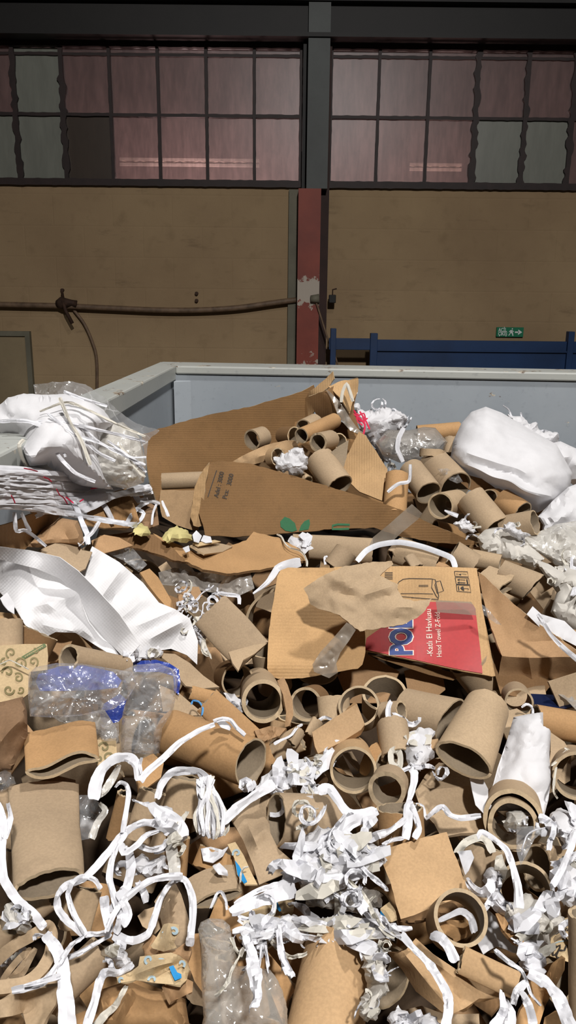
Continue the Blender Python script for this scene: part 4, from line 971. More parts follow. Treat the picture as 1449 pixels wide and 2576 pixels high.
core((992, 1296), (1000, 1196), 60, 0.2, 'upright orange kraft core with a white strip stuck on it', 'kraft_o', Z=2.12, dZ=0.05)
ribbon([(975, 1238), (990, 1225), (1005, 1216), (1028, 1212), (1032, 1195), (1032, 1168)], 9, 'strip', Z=2.05, follow=0, label='bent white strip stuck on the upright kraft core', twist=0.5)
core((1108, 1272), (1148, 1264), 68, 0.86, 'open-mouthed core with dark hollow behind the carton point', 'core', Z=2.12, dZ=0.10, wall=0.005)
ribbon([(1118, 1284), (1132, 1290), (1152, 1298)], (5, 14), 'strip', Z=2.06, follow=0, label='twisted paper wisp in front of the open-mouthed core', twist=0.8)
core((1246, 1328), (1183, 1252), 78, 0.12, 'long tan core slanting down to the white tissue', 'core', Z=2.08, dZ=0.05)
core((1314, 1292), (1262, 1260), 66, 0.2, 'short orange core tucked under the fat roll', 'kraft_o', Z=2.16, dZ=0.05)
core((1346, 1314), (1266, 1328), 64, 0.30, 'core with its open end against the smooth tissue', 'core', Z=2.04, dZ=0.05)
ring((1232, 1252), (1258, 1250), 44, 0.55, 'small dark-mouthed core under the fat roll', mat='kraft_o', Z=2.2, dZ=0.06)
sheet('cardboard_flap', [(1160, 1190), (1215, 1205), (1262, 1240), (1230, 1245), (1180, 1232), (1160, 1215)], M['card_dk'], Z=2.24, follow=0, th=0.004, label='shaded brown board under the lower edge of the fat roll', cat='cardboard flap')
tangle([(1140, 1318), (1160, 1308), (1185, 1316), (1200, 1338), (1180, 1345), (1158, 1335)], 'white lace-like shreds behind the carton point', 4, (5, 8), Z=2.06, follow=0, bulge=0.03, crum=0.016, csize=0.02, seed=35, length=(30, 50), step=4.5)
tangle([(1268, 1320), (1290, 1316), (1310, 1332), (1335, 1345), (1320, 1358), (1290, 1350), (1272, 1340)], 'white crumple in front of the core under the fat roll', 3, (5, 9), Z=1.98, follow=0, bulge=0.03, crum=0.014, csize=0.03, seed=36, length=(30, 50), step=4.5)
sheet('film_crumple', [(1100, 1180), (1125, 1178), (1152, 1192), (1165, 1212), (1150, 1216), (1125, 1205)], M['film'], Z=2.2, follow=0, th=0.0006, crum=0.012, csize=0.02, step=5, label='glinting film crumple under the left end of the fat roll', cat='plastic film')
# tissue and film sliding down on the right
sheet('tissue_bundle', [(1200, 1352), (1222, 1330), (1262, 1324), (1290, 1345), (1330, 1365), (1370, 1405), (1345, 1428), (1290, 1412), (1250, 1402), (1212, 1392)], M['cream'], off=-0.03, follow=0.5, th=0.004, bulge=0.05, crum=0.02, csize=0.05, fine=0.005, aniso=(1.2, 3), step=6, label='creamy wrinkled tissue right behind the carton point', cat='tissue bundle', sharp=25)
sheet('plastic_film', [(1292, 1345), (1350, 1340), (1400, 1318), (1520, 1300), (1520, 1430), (1449, 1425), (1405, 1415), (1350, 1385)], M['film_milky'], off=-0.03, follow=0.4, th=0.0007, bulge=0.05, crum=0.022, csize=0.05, fine=0.005, step=7, label='milky crumpled film below the smooth tissue pile', cat='plastic film', sharp=25)
sheet('tissue_bundle', [(1300, 1345), (1380, 1370), (1520, 1330), (1520, 1440), (1400, 1425)], M['cream'], off=0.05, follow=0.4, th=0.004, bulge=0.03, crum=0.03, csize=0.06, fine=0.008, step=8, label='creamy paper showing through the milky film', cat='tissue bundle', sharp=25)
sheet('tissue_bundle', [(1340, 1405), (1380, 1418), (1430, 1450), (1520, 1480), (1520, 1610), (1449, 1600), (1410, 1570), (1385, 1540), (1400, 1490), (1372, 1450)], M['cream'], off=-0.03, follow=0.4, th=0.004, bulge=0.06, crum=0.02, csize=0.06, fine=0.005, aniso=(0.8, 2.5), step=7, label='creased white sheet hanging past the bent core', cat='tissue bundle', sharp=28)
tangle([(1395, 1425), (1425, 1418), (1470, 1440), (1490, 1480), (1449, 1490), (1415, 1465)], 'creamy frayed strips at the container right side', 9, (6, 12), off=-0.07, seed=37, bulge=0.04, crum=0.018, length=(50, 90), step=6, body='cream')
sheet('tissue_scrap', [(1325, 1545), (1340, 1525), (1362, 1545), (1420, 1562), (1449, 1590), (1510, 1610), (1510, 1640), (1449, 1625), (1400, 1600), (1360, 1580)], M['tissue'], off=-0.05, follow=0.4, th=0.001, crum=0.012, csize=0.05, step=8, label='bluish-white tissue sheet above the crumpled brown board', cat='tissue scrap')

# ---- cores between the two cartons
core((735, 1372), (935, 1386), 62, 0.05, 'long flattened tan core in the shadow under the torn carton', 'core', off=-0.02, sq=(0.6, 0.6), dent=0.06)
core((1098, 1420), (995, 1384), 74, 0.22, 'crushed tan core in front of the torn carton', 'core', off=-0.05, sq=(0.6, 0.8), dent=0.08)
core((1050, 1425), (1030, 1400), 44, 0.5, 'small pinched core mouth before the crushed tan core', 'core', off=-0.09, sq=(0.3, 0.6), roll=0.9, dent=0.1)
core((986, 1400), (1010, 1372), 46, 0.5, 'pinched yellowish core end under the white strap', 'core', off=-0.08, sq=(0.5, 0.7), roll=0.8, dent=0.1)
core((1192, 1424), (1138, 1390), 66, 0.12, 'cut-off core lying below the carton point', 'core', off=-0.06, dent=0.05)
core((1258, 1418), (1186, 1404), 46, 0.3, 'grey-brown core leading to the creamy tissue', 'core', off=-0.05, dent=0.05)
core((1340, 1478), (1258, 1440), 84, 0.35, 'bent grey core with torn mouth beside the printed carton', 'core', off=-0.08, sq=(0.7, 1.0), dent=0.10, cut=(0.25, 0))
core((1372, 1452), (1345, 1470), 60, 0.35, 'torn core lip sticking out of the bent grey core', 'core', off=-0.06, sq=(0.5, 0.6), dent=0.12)
core((840, 1428), (872, 1385), 58, 0.1, 'short core standing behind the printed carton edge', 'core', off=-0.06)
core((1275, 1478), (1215, 1455), 84, 0.62, 'crushed wavy-mouthed core stuck beside the printed carton', 'core', off=-0.10, sq=(0.42, 0.6), wave=(0.3, 0.1), roll=0.35, dent=0.15, wall=0.004)
ribbon([(898, 1412), (922, 1385), (955, 1370), (1005, 1364), (1058, 1374), (1105, 1390), (1136, 1404), (1146, 1428)], 14, 'strap', off=-0.14, follow=0.3, label='white plastic strap arching over the cores', name='plastic_strap', cat='strap', twist=0.25, cup=0.1, wobble=0.02, crum=0)
sheet('tape_strip', [(928, 1374, 0.0), (938, 1352, 0.0), (980, 1318, -0.01), (1036, 1268, -0.01), (1062, 1292, -0.01), (1052, 1306, 0.0), (1010, 1340, 0.0), (985, 1364, 0.0), (950, 1376, 0.0)], M['film_tape'], Z=1.98, follow=0, th=0.0008, crum=0.002, csize=0.06, step=9, label='broad clear tape strip across the torn carton front', cat='tape')
tangle([(722, 1360), (740, 1346), (772, 1344), (790, 1350), (778, 1368), (790, 1382), (770, 1390), (748, 1376)], 'folded white paper knot by the green leaf', 3, (8, 14), off=-0.08, seed=38, bulge=0.012, crum=0.008, length=(30, 60))

# ---- torn orange board and what lies on it
sheet('torn_board', [(385, 1342, 0.02), (430, 1362, 0.01), (500, 1394, 0.0), (560, 1380, 0.0), (618, 1358, 0.01), (638, 1338, 0.0), (700, 1352, 0.0), (766, 1386, 0.0), (774, 1408, 0.0), (735, 1416, 0.0), (680, 1428, 0.0), (580, 1444, -0.02), (510, 1432, -0.02), (466, 1412, -0.02), (440, 1388, -0.01), (420, 1372, 0.0)], M['kraft_o'], off=-0.07, follow=0.9, th=0.006, ragged=1.8, rag_f=0.12, mat_edge=M['card_dk'], step=9, crum=0.003, label='torn orange-brown board bent up in front of the torn carton', cat='cardboard')
sheet('torn_board', [(250, 1348), (330, 1338), (388, 1346), (432, 1376), (468, 1414), (440, 1410), (395, 1392), (320, 1374)], M['card_dk'], off=-0.05, follow=0.6, th=0.006, ragged=1.6, rag_f=0.12, step=9, crum=0.006, label='dark layered board edge left of the orange board', cat='cardboard')
tangle([(408, 1352), (420, 1332), (445, 1322), (470, 1328), (484, 1346), (476, 1362), (440, 1366), (412, 1364)], 'crumpled pale yellow paper on the torn board', 0, off=-0.11, seed=41, bulge=0.02, crum=0.018, csize=0.04, body='yellow', name='yellow_paper', cat='paper scrap')
tangle([(330, 1336), (345, 1322), (366, 1320), (378, 1338), (362, 1348), (336, 1348)], 'small pale yellow paper flake beside the dark board', 0, off=-0.10, seed=42, bulge=0.012, crum=0.01, csize=0.03, body='yellow', name='yellow_paper', cat='paper scrap')
sheet('board_scrap', [(478, 1372), (520, 1362), (560, 1368), (585, 1374), (560, 1388), (515, 1394)], M['core'], off=-0.09, th=0.004, label='thin tan board slip lying on the orange board', cat='board scrap', mat_edge=M['edge'])
sheet('board_scrap', [(486, 1366), (540, 1358), (556, 1362), (500, 1374)], M['pale_print'], off=-0.105, th=0.003, label='pale board slip on top of the tan slip', cat='board scrap')
for k, (p, lab) in enumerate([([(505, 1360), (512, 1346), (530, 1350), (534, 1364), (518, 1366)], 'white paper square next to the yellow paper'), ([(484, 1345), (494, 1334), (508, 1348), (500, 1366), (488, 1362)], 'white folded flake touching the yellow paper'), ([(460, 1378), (475, 1372), (478, 1386), (468, 1390)], 'tiny white flake under the yellow paper')]):
    sheet('paper_flake', p, M['strip'], off=-0.12, th=0.001, crum=0.004, csize=0.02, step=6, label=lab, cat='paper scrap')
ribbon([(696, 1344), (708, 1350), (716, 1366), (730, 1378), (752, 1384), (764, 1394), (772, 1412), (772, 1424)], 5, 'strip_w', off=-0.11, label='thin frayed strip along the orange board edge', twist=1.0)
ribbon([(818, 1420), (817, 1402), (822, 1400), (826, 1412)], 6, 'strip', off=-0.10, label='tiny white strip hooked over the short core', twist=0.4)
ribbon([(756, 1414), (725, 1420), (700, 1428), (686, 1448), (672, 1466), (655, 1480), (636, 1494)], (26, 5), 'strip', off=-0.12, label='folded white strip hanging from the board to the ring', twist=0.6)
sheet('plastic_film', [(398, 1440), (440, 1428), (500, 1440), (560, 1444), (630, 1440), (640, 1480), (600, 1500), (540, 1492), (470, 1478), (405, 1470)], M['film_grey'], off=0.0, follow=0.5, th=0.0007, crum=0.016, csize=0.03, step=6, label='dull dark film crumple under the orange board', cat='plastic film')
sheet('plastic_film', [(262, 1386), (300, 1372), (335, 1380), (370, 1420), (350, 1440), (310, 1410)], M['film'], off=-0.02, follow=0.6, th=0.0007, crum=0.016, csize=0.025, step=5, label='silvery film crumple above the spread towel', cat='plastic film')
sheet('kraft_scrap', [(352, 1440), (376, 1430), (398, 1452), (432, 1512), (436, 1530), (420, 1528), (395, 1500), (372, 1470)], M['kraft_o'], off=-0.02, follow=0.5, th=0.004, label='orange board wedge right of the spread towel', cat='board scrap', crum=0.003)
sheet('kraft_scrap', [(448, 1492), (458, 1475), (500, 1476), (510, 1500), (470, 1520), (450, 1512)], M['wrap'], off=0.0, follow=0.5, th=0.004, label='tan scrap behind the curly shreds', cat='board scrap')
tangle([(440, 1515), (452, 1490), (480, 1485), (520, 1480), (545, 1490), (530, 1515), (505, 1540), (480, 1560), (455, 1540)], 'curly white shreds beside the towel corner', 16, (5, 9), off=-0.07, seed=44, bulge=0.012, crum=0.016, csize=0.02, length=(40, 80), bend=0.8, thin=8, body_shape=False)
tangle([(485, 1560), (505, 1548), (512, 1590), (524, 1640), (508, 1640), (495, 1600)], 'white shreds trailing down from the towel corner', 8, (5, 10), off=-0.05, seed=45, bulge=0.012, crum=0.014, csize=0.02, length=(40, 70), dirn=1.4)
ribbon([(545, 1490), (575, 1496), (600, 1500), (602, 1520)], 10, 'strip', off=-0.03, label='white strip end behind the folded kraft sleeve', twist=0.9)
core((638, 1650), (528, 1534), 104, 0.18, 'flattened kraft sleeve left of the printed carton', 'core', off=-0.07, sq=(0.30, 0.22), dent=0.05, wall=0.003)
sheet('kraft_scrap', [(575, 1640), (640, 1622), (672, 1618), (640, 1645), (612, 1660), (600, 1688), (585, 1668)], M['core'], off=-0.13, th=0.003, crum=0.004, label='torn tongue at the mouth of the flattened kraft sleeve', cat='board scrap')
ring((712, 1575), (722, 1560), 196, 0.90, 'very large thin ring partly behind the printed carton', Z=1.80, dZ=0.05, wall=0.006, mat='core')

# ================================================================ the printed carton
c2 = empty('printed_carton', at(1000, 1690, 1.62), 'collapsed brown carton with red hand-towel print and a torn flap', 'carton')
lp, s2 = sheet('blank_panel', [(724, 1428, 0.12), (705, 1434, 0.11), (698, 1450, 0.10), (690, 1500, 0.06), (680, 1560, 0.03), (674, 1620, 0.0), (672, 1680, -0.03), (678, 1700, -0.03), (700, 1708, -0.03), (760, 1706, -0.03), (840, 1692, -0.02), (900, 1682, -0.02), (912, 1672, -0.01), (920, 1640, 0.0), (918, 1590, 0.02), (900, 1540, 0.05), (880, 1490, 0.08), (840, 1428, 0.11)], M['card_v'], Z=1.62, follow=0, th=0.006, ragged=1.0, mat_edge=M['edge'], step=12, crum=0.002, csize=0.15, parent=c2, folds=[(680, 1665, 900, 1668, 0.004, 7), (680, 1678, 900, 1678, 0.004, 7), (912, 1590, 905, 1680, 0.004, 6)])
mp, s3 = sheet('main_panel', [(840, 1426, 0.12), (930, 1424, 0.12), (1060, 1424, 0.11), (1199, 1429, 0.10), (1205, 1460, 0.08), (1212, 1520, 0.05), (1228, 1600, 0.01), (1246, 1700, -0.03), (1238, 1702, -0.03), (1160, 1688, -0.02), (1050, 1664, 0.0), (990, 1652, 0.0), (920, 1636, 0.01), (890, 1600, 0.03), (860, 1520, 0.07)], M['card'], Z=1.66, follow=0, th=0.006, ragged=0.8, mat_edge=M['edge'], step=12, crum=0.0006, csize=0.15, parent=c2)
red = [(918, 1634), (922, 1605), (960, 1578), (985, 1548), (1005, 1520), (1022, 1514), (1100, 1514), (1178, 1517), (1190, 1521), (1196, 1532), (1203, 1590), (1209, 1640), (1214, 1694), (1160, 1685), (1050, 1661), (990, 1649)]
decal('red_print', s3, red, M['red_ink'], mp, 10, 0.0022)
for w_, m_ in ((0.035, 'white_ink'), (0.0, 'blue_ink')):
    lettering('brand_lettering', s3, 'POL', (1035, 1648), (1034, 1553), 54, M[m_], mp, 0.045 + w_, 0.0034 if m_ == 'white_ink' else 0.0044)
lettering('lettering', s3, '-Katlı El Havlusu', (1089, 1651), (1084, 1532), 15, M['white_ink'], mp, 0.004, 0.0036)
lettering('lettering', s3, 'Hand Towel Z-Fold', (1111, 1653), (1106, 1540), 13, M['white_ink'], mp, 0.002, 0.0036)
# dispenser drawing and handling marks
stroke('drawing', s3, [(1000, 1482), (998, 1475), (1003, 1464), (1014, 1457), (1030, 1455), (1085, 1456), (1095, 1458), (1104, 1500), (1103, 1508), (1035, 1503)], 1.6, M['black_ink'], mp)
stroke('drawing', s3, [(1088, 1457), (1086, 1478), (1098, 1500), (1103, 1505)], 1.6, M['black_ink'], mp)
stroke('drawing', s3, [(1098, 1463), (1108, 1461), (1116, 1486), (1100, 1492), (1094, 1470), (1098, 1463)], 1.6, M['black_ink'], mp)
stroke('drawing', s3, [(1008, 1493), (1060, 1493), (1090, 1494)], 1.4, M['black_ink'], mp)
stroke('drawing', s3, [(1054, 1472), (1077, 1472), (1077, 1475), (1054, 1475)], 1.2, M['black_ink'], mp, closed=True)
stroke('drawing', s3, [(1000, 1482), (1003, 1500), (1040, 1503)], 1.4, M['black_ink'], mp)
for q in ([(1143, 1437), (1176, 1438), (1179, 1451), (1145, 1449)], [(1145, 1452), (1179, 1454), (1182, 1470), (1148, 1469)], [(1148, 1470.5), (1182, 1472), (1185, 1490), (1150, 1487)]):
    stroke('mark_frame', s3, q, 1.5, M['black_ink'], mp, closed=True)
for (x, y, w) in ((1150, 1458, 1.2), (1150, 1465, 1.8)):
    stroke('arrow_mark', s3, [(x + 4, y), (x + 21, y + 1)], w, M['black_ink'], mp); decal('arrow_mark', s3, [(x, y), (x + 6, y - 2.4), (x + 6, y + 2.6)], M['black_ink'], mp, 4)
stroke('arrow_mark', s3, [(1174.5, 1457), (1177, 1468)], 3, M['black_ink'], mp)
decal('umbrella_mark', s3, [(1158, 1479), (1161, 1476), (1165.5, 1474.5), (1167, 1480), (1168, 1486), (1163, 1484)], M['black_ink'], mp, 4); stroke('umbrella_mark', s3, [(1167, 1480), (1178, 1480.5), (1180, 1482), (1177, 1483)], 1.2, M['black_ink'], mp)
stroke('umbrella_mark', s3, [(1153, 1474), (1155, 1485)], 2.0, M['black_ink'], mp)
decal('fragile_mark', s3, [(1153, 1444), (1160, 1443), (1160, 1447)], M['black_ink'], mp, 4); stroke('fragile_mark', s3, [(1147, 1443.5), (1153, 1444)], 1, M['black_ink'], mp); stroke('fragile_mark', s3, [(1161, 1443), (1174, 1444)], 1.2, M['vine'], mp)
for k in range(5): stroke('fine_print', s3, [(968, 1440 + k * 4), (988, 1440 + k * 4)], 1.5, M['black_ink'], mp)
sheet('side_panel', [(1203, 1438, 0.12), (1225, 1455, 0.10), (1262, 1492, 0.06), (1300, 1525, 0.03), (1335, 1556, 0.0), (1400, 1600, -0.03), (1460, 1642, -0.05), (1520, 1680, -0.05), (1510, 1700, -0.02), (1449, 1708, 0.0), (1400, 1728, 0.02), (1360, 1732, 0.03), (1300, 1720, 0.02), (1254, 1698, 0.01), (1262, 1650, 0.0), (1244, 1600, 0.02), (1230, 1560, 0.05), (1214, 1500, 0.09)], M['wrap'], Z=1.63, follow=0, th=0.005, ragged=1.5, mat_edge=M['edge'], step=10, crum=0.006, csize=0.09, parent=c2, folds=[(1262, 1650, 1449, 1655, 0.03, 40), (1330, 1640, 1340, 1720, 0.014, 14), (1390, 1655, 1370, 1728, 0.012, 14), (1215, 1520, 1262, 1650, 0.014, 14)])
sheet('under_flap', [(920, 1645), (1050, 1672), (1160, 1697), (1140, 1712), (1080, 1698), (1000, 1672)], M['card_dk'], Z=1.68, follow=0, th=0.005, parent=c2)
tf, s4 = sheet('torn_flap', [(764, 1480, 0.0), (780, 1470, 0.0), (800, 1455, 0.01), (832, 1438, 0.02), (870, 1424, 0.04), (930, 1414, 0.05), (985, 1411, 0.05), (990, 1420, 0.05), (968, 1436, 0.04), (956, 1448, 0.03), (985, 1462, 0.02), (1002, 1470, 0.02), (1000, 1484, 0.01), (1015, 1506, 0.0), (1050, 1512, 0.0), (1086, 1506, 0.01), (1078, 1522, 0.0), (1062, 1545, -0.01), (1020, 1570, -0.02), (960, 1580, -0.02), (906, 1588, -0.03), (880, 1570, -0.02), (855, 1548, -0.01), (800, 1530, 0.0), (782, 1520, 0.0), (774, 1498, 0.0)], M['core'], Z=1.575, follow=0, th=0.003, ragged=2.0, rag_f=0.1, mat_edge=M['edge'], step=8, crum=0.005, csize=0.05, fine=0.0015, parent=c2, label='torn grey-brown paper flap curling over the red print', folds=[(842, 1490, 905, 1502, -0.012, 8), (905, 1502, 995, 1474, 0.012, 9), (830, 1450, 905, 1480, 0.008, 14), (960, 1530, 1050, 1530, 0.012, 26)])
sheet('packing_tape', [(872, 1566), (898, 1580), (878, 1612), (856, 1642), (846, 1668), (850, 1692), (828, 1706), (790, 1690), (786, 1672), (806, 1640), (836, 1608)], M['film_tape'], Z=1.555, follow=0, th=0.0008, crum=0.006, csize=0.03, step=6, parent=c2, label='glossy crinkled tape down the left panel')
sheet('packing_tape', [(1096, 1510), (1185, 1514), (1196, 1530), (1198, 1548), (1100, 1540)], M['film_tape'], Z=1.672, follow=0, th=0.0006, crum=0.001, step=9, parent=c2)
sheet('packing_tape', [(1212, 1520), (1226, 1530), (1244, 1552), (1262, 1572), (1250, 1570), (1230, 1556), (1216, 1545)], M['film'], Z=1.60, follow=0, th=0.0006, crum=0.006, csize=0.02, step=4, parent=c2)
sheet('kraft_crumple', [(1318, 1552), (1340, 1545), (1385, 1570), (1430, 1580), (1510, 1600), (1510, 1680), (1449, 1650), (1400, 1612), (1360, 1580)], M['wrap'], Z=1.66, follow=0, th=0.003, bulge=0.02, crum=0.014, csize=0.04, fine=0.003, step=7, label='crumpled kraft paper behind the printed carton side', cat='wrapping paper')
ribbon([(1352, 1545), (1370, 1572), (1388, 1600), (1420, 1632), (1460, 1665)], (9, 14), 'strip', Z=1.53, follow=0, label='white strip slanting over the printed carton side', twist=0.3)

# ================================================================ the near half of the heap, from far to near
# ---- left: printed bag, blue plastic, folded sleeves
core((14, 1656), (14, 1562), 84, 0.25, 'grey-tan core end below the sagging towel', 'core', off=-0.01)
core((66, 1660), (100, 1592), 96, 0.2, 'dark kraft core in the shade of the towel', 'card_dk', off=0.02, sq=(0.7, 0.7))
sheet('kraft_scrap', [(120, 1622), (154, 1594), (182, 1612), (170, 1640), (142, 1664), (120, 1664)], M['wrap'], off=0.05, follow=0.5, th=0.004, label='tan board slip behind the open core near the towel', cat='board scrap')
core((172, 1655), (310, 1684), 70, 0.72, 'tan core with dark open end above the blue plastic', 'core', off=-0.06, wall=0.004, dZ=0.10)
vb, s5 = sheet('printed_paper_bag', [(-40, 1628), (0, 1624), (60, 1620), (118, 1620), (121, 1650), (119, 1685), (78, 1690), (72, 1720), (72, 1745), (55, 1758), (-40, 1772)], M['pale_print'], off=-0.04, follow=0.3, th=0.004, crum=0.0008, csize=0.1, step=10, label='pale paper bag printed with olive vines and a green tag', cat='paper bag')
decal('tag_print', s5, [(54, 1652), (112, 1618), (117, 1626), (58, 1660)], M['vine_tag'], vb, 8)
for k in range(9): stroke('tag_lettering', s5, [(62 + k * 5.2, 1650.5 - k * 3.1), (63.6 + k * 5.2, 1653 - k * 3.1), (66 + k * 5.2, 1648.8 - k * 3.1)], 1.6, M['pale_print'], vb)   # worn, no longer readable
def swirl(cx, cy, r, turns, a0, sgn=1, n=22): return [(cx + r * (1 - 0.8 * i / n) * math.cos(a0 + sgn * turns * 6.28 * i / n), cy + r * (1 - 0.8 * i / n) * math.sin(a0 + sgn * turns * 6.28 * i / n)) for i in range(n + 1)]
for k, (cx, cy, r, tn, a0, sg, w) in enumerate([(28, 1642, 14, 1.1, 2, 1, 4), (50, 1668, 16, 1.2, 0.5, -1, 4), (20, 1690, 15, 1.0, 3, 1, 5), (84, 1664, 13, 1.1, 1, -1, 4), (46, 1705, 13, 1.2, 4, 1, 4), (22, 1735, 14, 1.1, 0, 1, 5), (52, 1735, 10, 1.0, 2.4, -1, 4), (90, 1638, 8, 0.9, 4, 1, 3), (10, 1665, 10, 1.0, 5, -1, 4)]):
    stroke('vine_print', s5, swirl(cx, cy, r, tn, a0, sg), w, M['vine'], vb)
ribbon([(-10, 1675), (15, 1664), (26, 1661), (50, 1672), (72, 1684)], 3, 'strip_w', off=-0.06, follow=0.3, label='thin cord lying on the vine-printed bag', name='cord', cat='cord', twist=0.2)
sheet('blue_plastic_sheet', [(98, 1692), (150, 1676), (210, 1674), (285, 1690), (306, 1712), (296, 1730), (240, 1736), (170, 1738), (100, 1738), (90, 1715)], M['blue_film'], off=-0.055, follow=0.2, th=0.001, crum=0.008, csize=0.04, step=7, label='blue plastic sheet seen through the long clear bag', cat='plastic sheet')
sheet('blue_plastic_sheet', [(282, 1682), (300, 1672), (335, 1663), (392, 1660), (425, 1668), (450, 1684), (454, 1715), (450, 1748), (438, 1738), (436, 1700), (400, 1690), (340, 1690)], M['blue_film'], off=-0.05, follow=0.2, th=0.001, crum=0.008, csize=0.04, step=6, label='bright blue plastic edge above the hanging clear bag', cat='plastic sheet')
sheet('blue_plastic_sheet', [(250, 1796), (262, 1770), (300, 1745), (318, 1760), (310, 1800), (298, 1816), (272, 1822), (256, 1815)], M['blue_film'], off=-0.03, follow=0.2, th=0.001, crum=0.006, csize=0.03, step=6, label='blue plastic tongue between the two clear bags', cat='plastic sheet')
sheet('clear_bag', [(72, 1694), (90, 1678), (140, 1668), (210, 1670), (280, 1682), (330, 1690), (345, 1720), (320, 1760), (280, 1785), (220, 1798), (150, 1806), (75, 1802), (70, 1745)], M['film'], off=-0.10, follow=0.2, th=0.0007, bulge=0.03, crum=0.014, csize=0.035, fine=0.004, step=5, label='long crinkled clear plastic bag lying over blue plastic', cat='plastic bag', sharp=20)
sheet('clear_bag', [(300, 1690), (340, 1672), (400, 1668), (442, 1686), (448, 1712), (438, 1776), (428, 1800), (408, 1832), (400, 1895), (360, 1898), (306, 1892), (302, 1850), (310, 1790), (322, 1740)], M['film'], off=-0.09, follow=0.25, th=0.0007, bulge=0.03, crum=0.015, csize=0.04, fine=0.004, step=5, label='clear plastic bag hanging down beside the orange kraft core', cat='plastic bag', sharp=20)
sheet('clear_bag', [(130, 1800), (200, 1798), (262, 1784), (292, 1830), (302, 1870), (270, 1872), (250, 1850), (200, 1830), (150, 1815)], M['film_grey'], off=-0.05, follow=0.25, th=0.0007, crum=0.012, csize=0.03, step=6, label='dull film fold under the long clear bag', cat='plastic film', sharp=20)
sheet('plastic_bottle_scrap', [(250, 1818), (272, 1822), (298, 1816), (300, 1850), (292, 1864), (262, 1864), (252, 1846)], M['film'], off=-0.07, follow=0.25, th=0.0008, bulge=0.02, crum=0.008, csize=0.02, step=4, label='clear glinting bottle scrap under the blue tongue', cat='plastic scrap')
vp, s6 = sheet('printed_paper', [(238, 1862), (292, 1856), (294, 1900), (285, 1925), (248, 1936), (238, 1900)], M['pale_print'], off=-0.04, follow=0.4, th=0.002, crum=0.0006, label='small vine-printed paper square by the folded kraft sleeve', cat='printed paper')
for (cx, cy, r, tn, a0, sg) in ((262, 1880, 14, 1.0, 3.4, 1), (272, 1905, 13, 1.1, 0, -1), (250, 1910, 10, 1, 2, 1)): stroke('vine_print', s6, swirl(cx, cy, r, tn, a0, sg), 5, M['vine'], vp)
sheet('wrapping_paper', [(-40, 1775), (20, 1762), (58, 1752), (68, 1790), (70, 1850), (50, 1895), (30, 1938), (-40, 1936)], M['wrap_dk'], off=-0.05, follow=0.4, th=0.003, bulge=0.02, crum=0.010, csize=0.05, step=9, label='dark brown crumpled wrapping paper left of the folded kraft sleeve', cat='wrapping paper', folds=[(0, 1880, 66, 1800, 0.012, 14)])
core((158, 1925), (150, 1832), 182, 0.10, 'folded flat orange kraft sleeve with a wavy open lip', 'kraft_o', off=-0.09, sq=(0.24, 0.10), wave=(-0.13, -0.05), wall=0.004, dent=0.04, dZ=0.10)
core((122, 2224), (112, 1978), 174, 0.10, 'big flattened tan tube with its mouth at the bottom', 'core', off=-0.12, sq=(0.48, 0.16), wall=0.004, dent=0.05, dZ=0.17, cut=(-0.22, 0.0), roll=0.12)
sheet('cardboard_flap', [(100, 1965), (140, 1950), (190, 1962), (192, 1985), (110, 1990)], M['card_dk'], off=-0.03, th=0.004, label='dark board tucked between folded sleeve and flattened tube', cat='cardboard flap')
tangle([(-20, 1950), (14, 1935), (38, 1955), (30, 1985), (4, 1995), (-20, 1985)], 'silvery crumpled film left of the flattened tube', 2, (4, 7), off=-0.03, seed=51, bulge=0.02, crum=0.016, csize=0.02, body='film', name='film_crumple', cat='plastic film', length=(30, 50))
core((30, 2215), (20, 2140), 56, 0.1, 'narrow tan core peeping out behind the flattened tube', 'core', off=0.0, sq=(0.6, 0.6))
# ---- middle row around the orange kraft core
sheet('tan_board', [(392, 1642, 0.0), (440, 1645, 0.0), (478, 1668, 0.0), (512, 1700, 0.0), (552, 1728, 0.0), (510, 1732, 0.0), (468, 1726, 0.0), (446, 1700, 0.0), (440, 1680, 0.0)], M['core'], off=-0.03, follow=0.6, th=0.004, step=9, label='tan rounded board under the towel corner', cat='board scrap')
sheet('tan_board', [(400, 1722), (452, 1745), (500, 1785), (520, 1800), (480, 1800), (440, 1790), (410, 1790)], M['core'], off=-0.01, follow=0.6, th=0.003, step=9, label='pale board strip between clear bag and kraft core', cat='board scrap')
tangle([(330, 1640), (362, 1628), (400, 1622), (412, 1640), (380, 1656), (345, 1664), (318, 1664)], 'torn white tissue bits under the towel edge', 6, (6, 14), off=-0.05, seed=52, bulge=0.012, crum=0.012, length=(30, 60))
ring((480, 1742), (540, 1756), 34, 0.1, 'kraft board loop right of the blue plastic edge', mat='kraft_o', off=-0.03, sq=(0.5, 0.5), wall=0.003)
core((630, 1866), (520, 1762), 74, 0.1, 'flattened orange sleeve behind the big kraft core', 'kraft_o', off=-0.02, sq=(0.3, 0.3), dent=0.06)
ribbon([(482, 1770), (486, 1762), (500, 1766), (510, 1780), (508, 1800)], 5, 'cyan', off=-0.08, label='loop of light blue string by the kraft core', name='string', cat='string', twist=0.1, res=4)
tangle([(562, 1745), (590, 1745), (612, 1765), (620, 1790), (600, 1790), (575, 1770)], 'silvery white paper scrap left of the thick-walled core', 2, (6, 10), off=-0.03, seed=53, bulge=0.01, crum=0.014, csize=0.03, length=(30, 40))
core((662, 1764), (650, 1726), 108, 0.90, 'thick-walled grey core facing out of the heap like a pipe', 'core', off=-0.07, wall=0.007, dZ=0.24, dent=0.01)
ring((598, 1712), (578, 1700), 84, 0.8, 'dark ring in the hollow left of the thick-walled core', off=0.03, dZ=0.06, mat='card_dk')
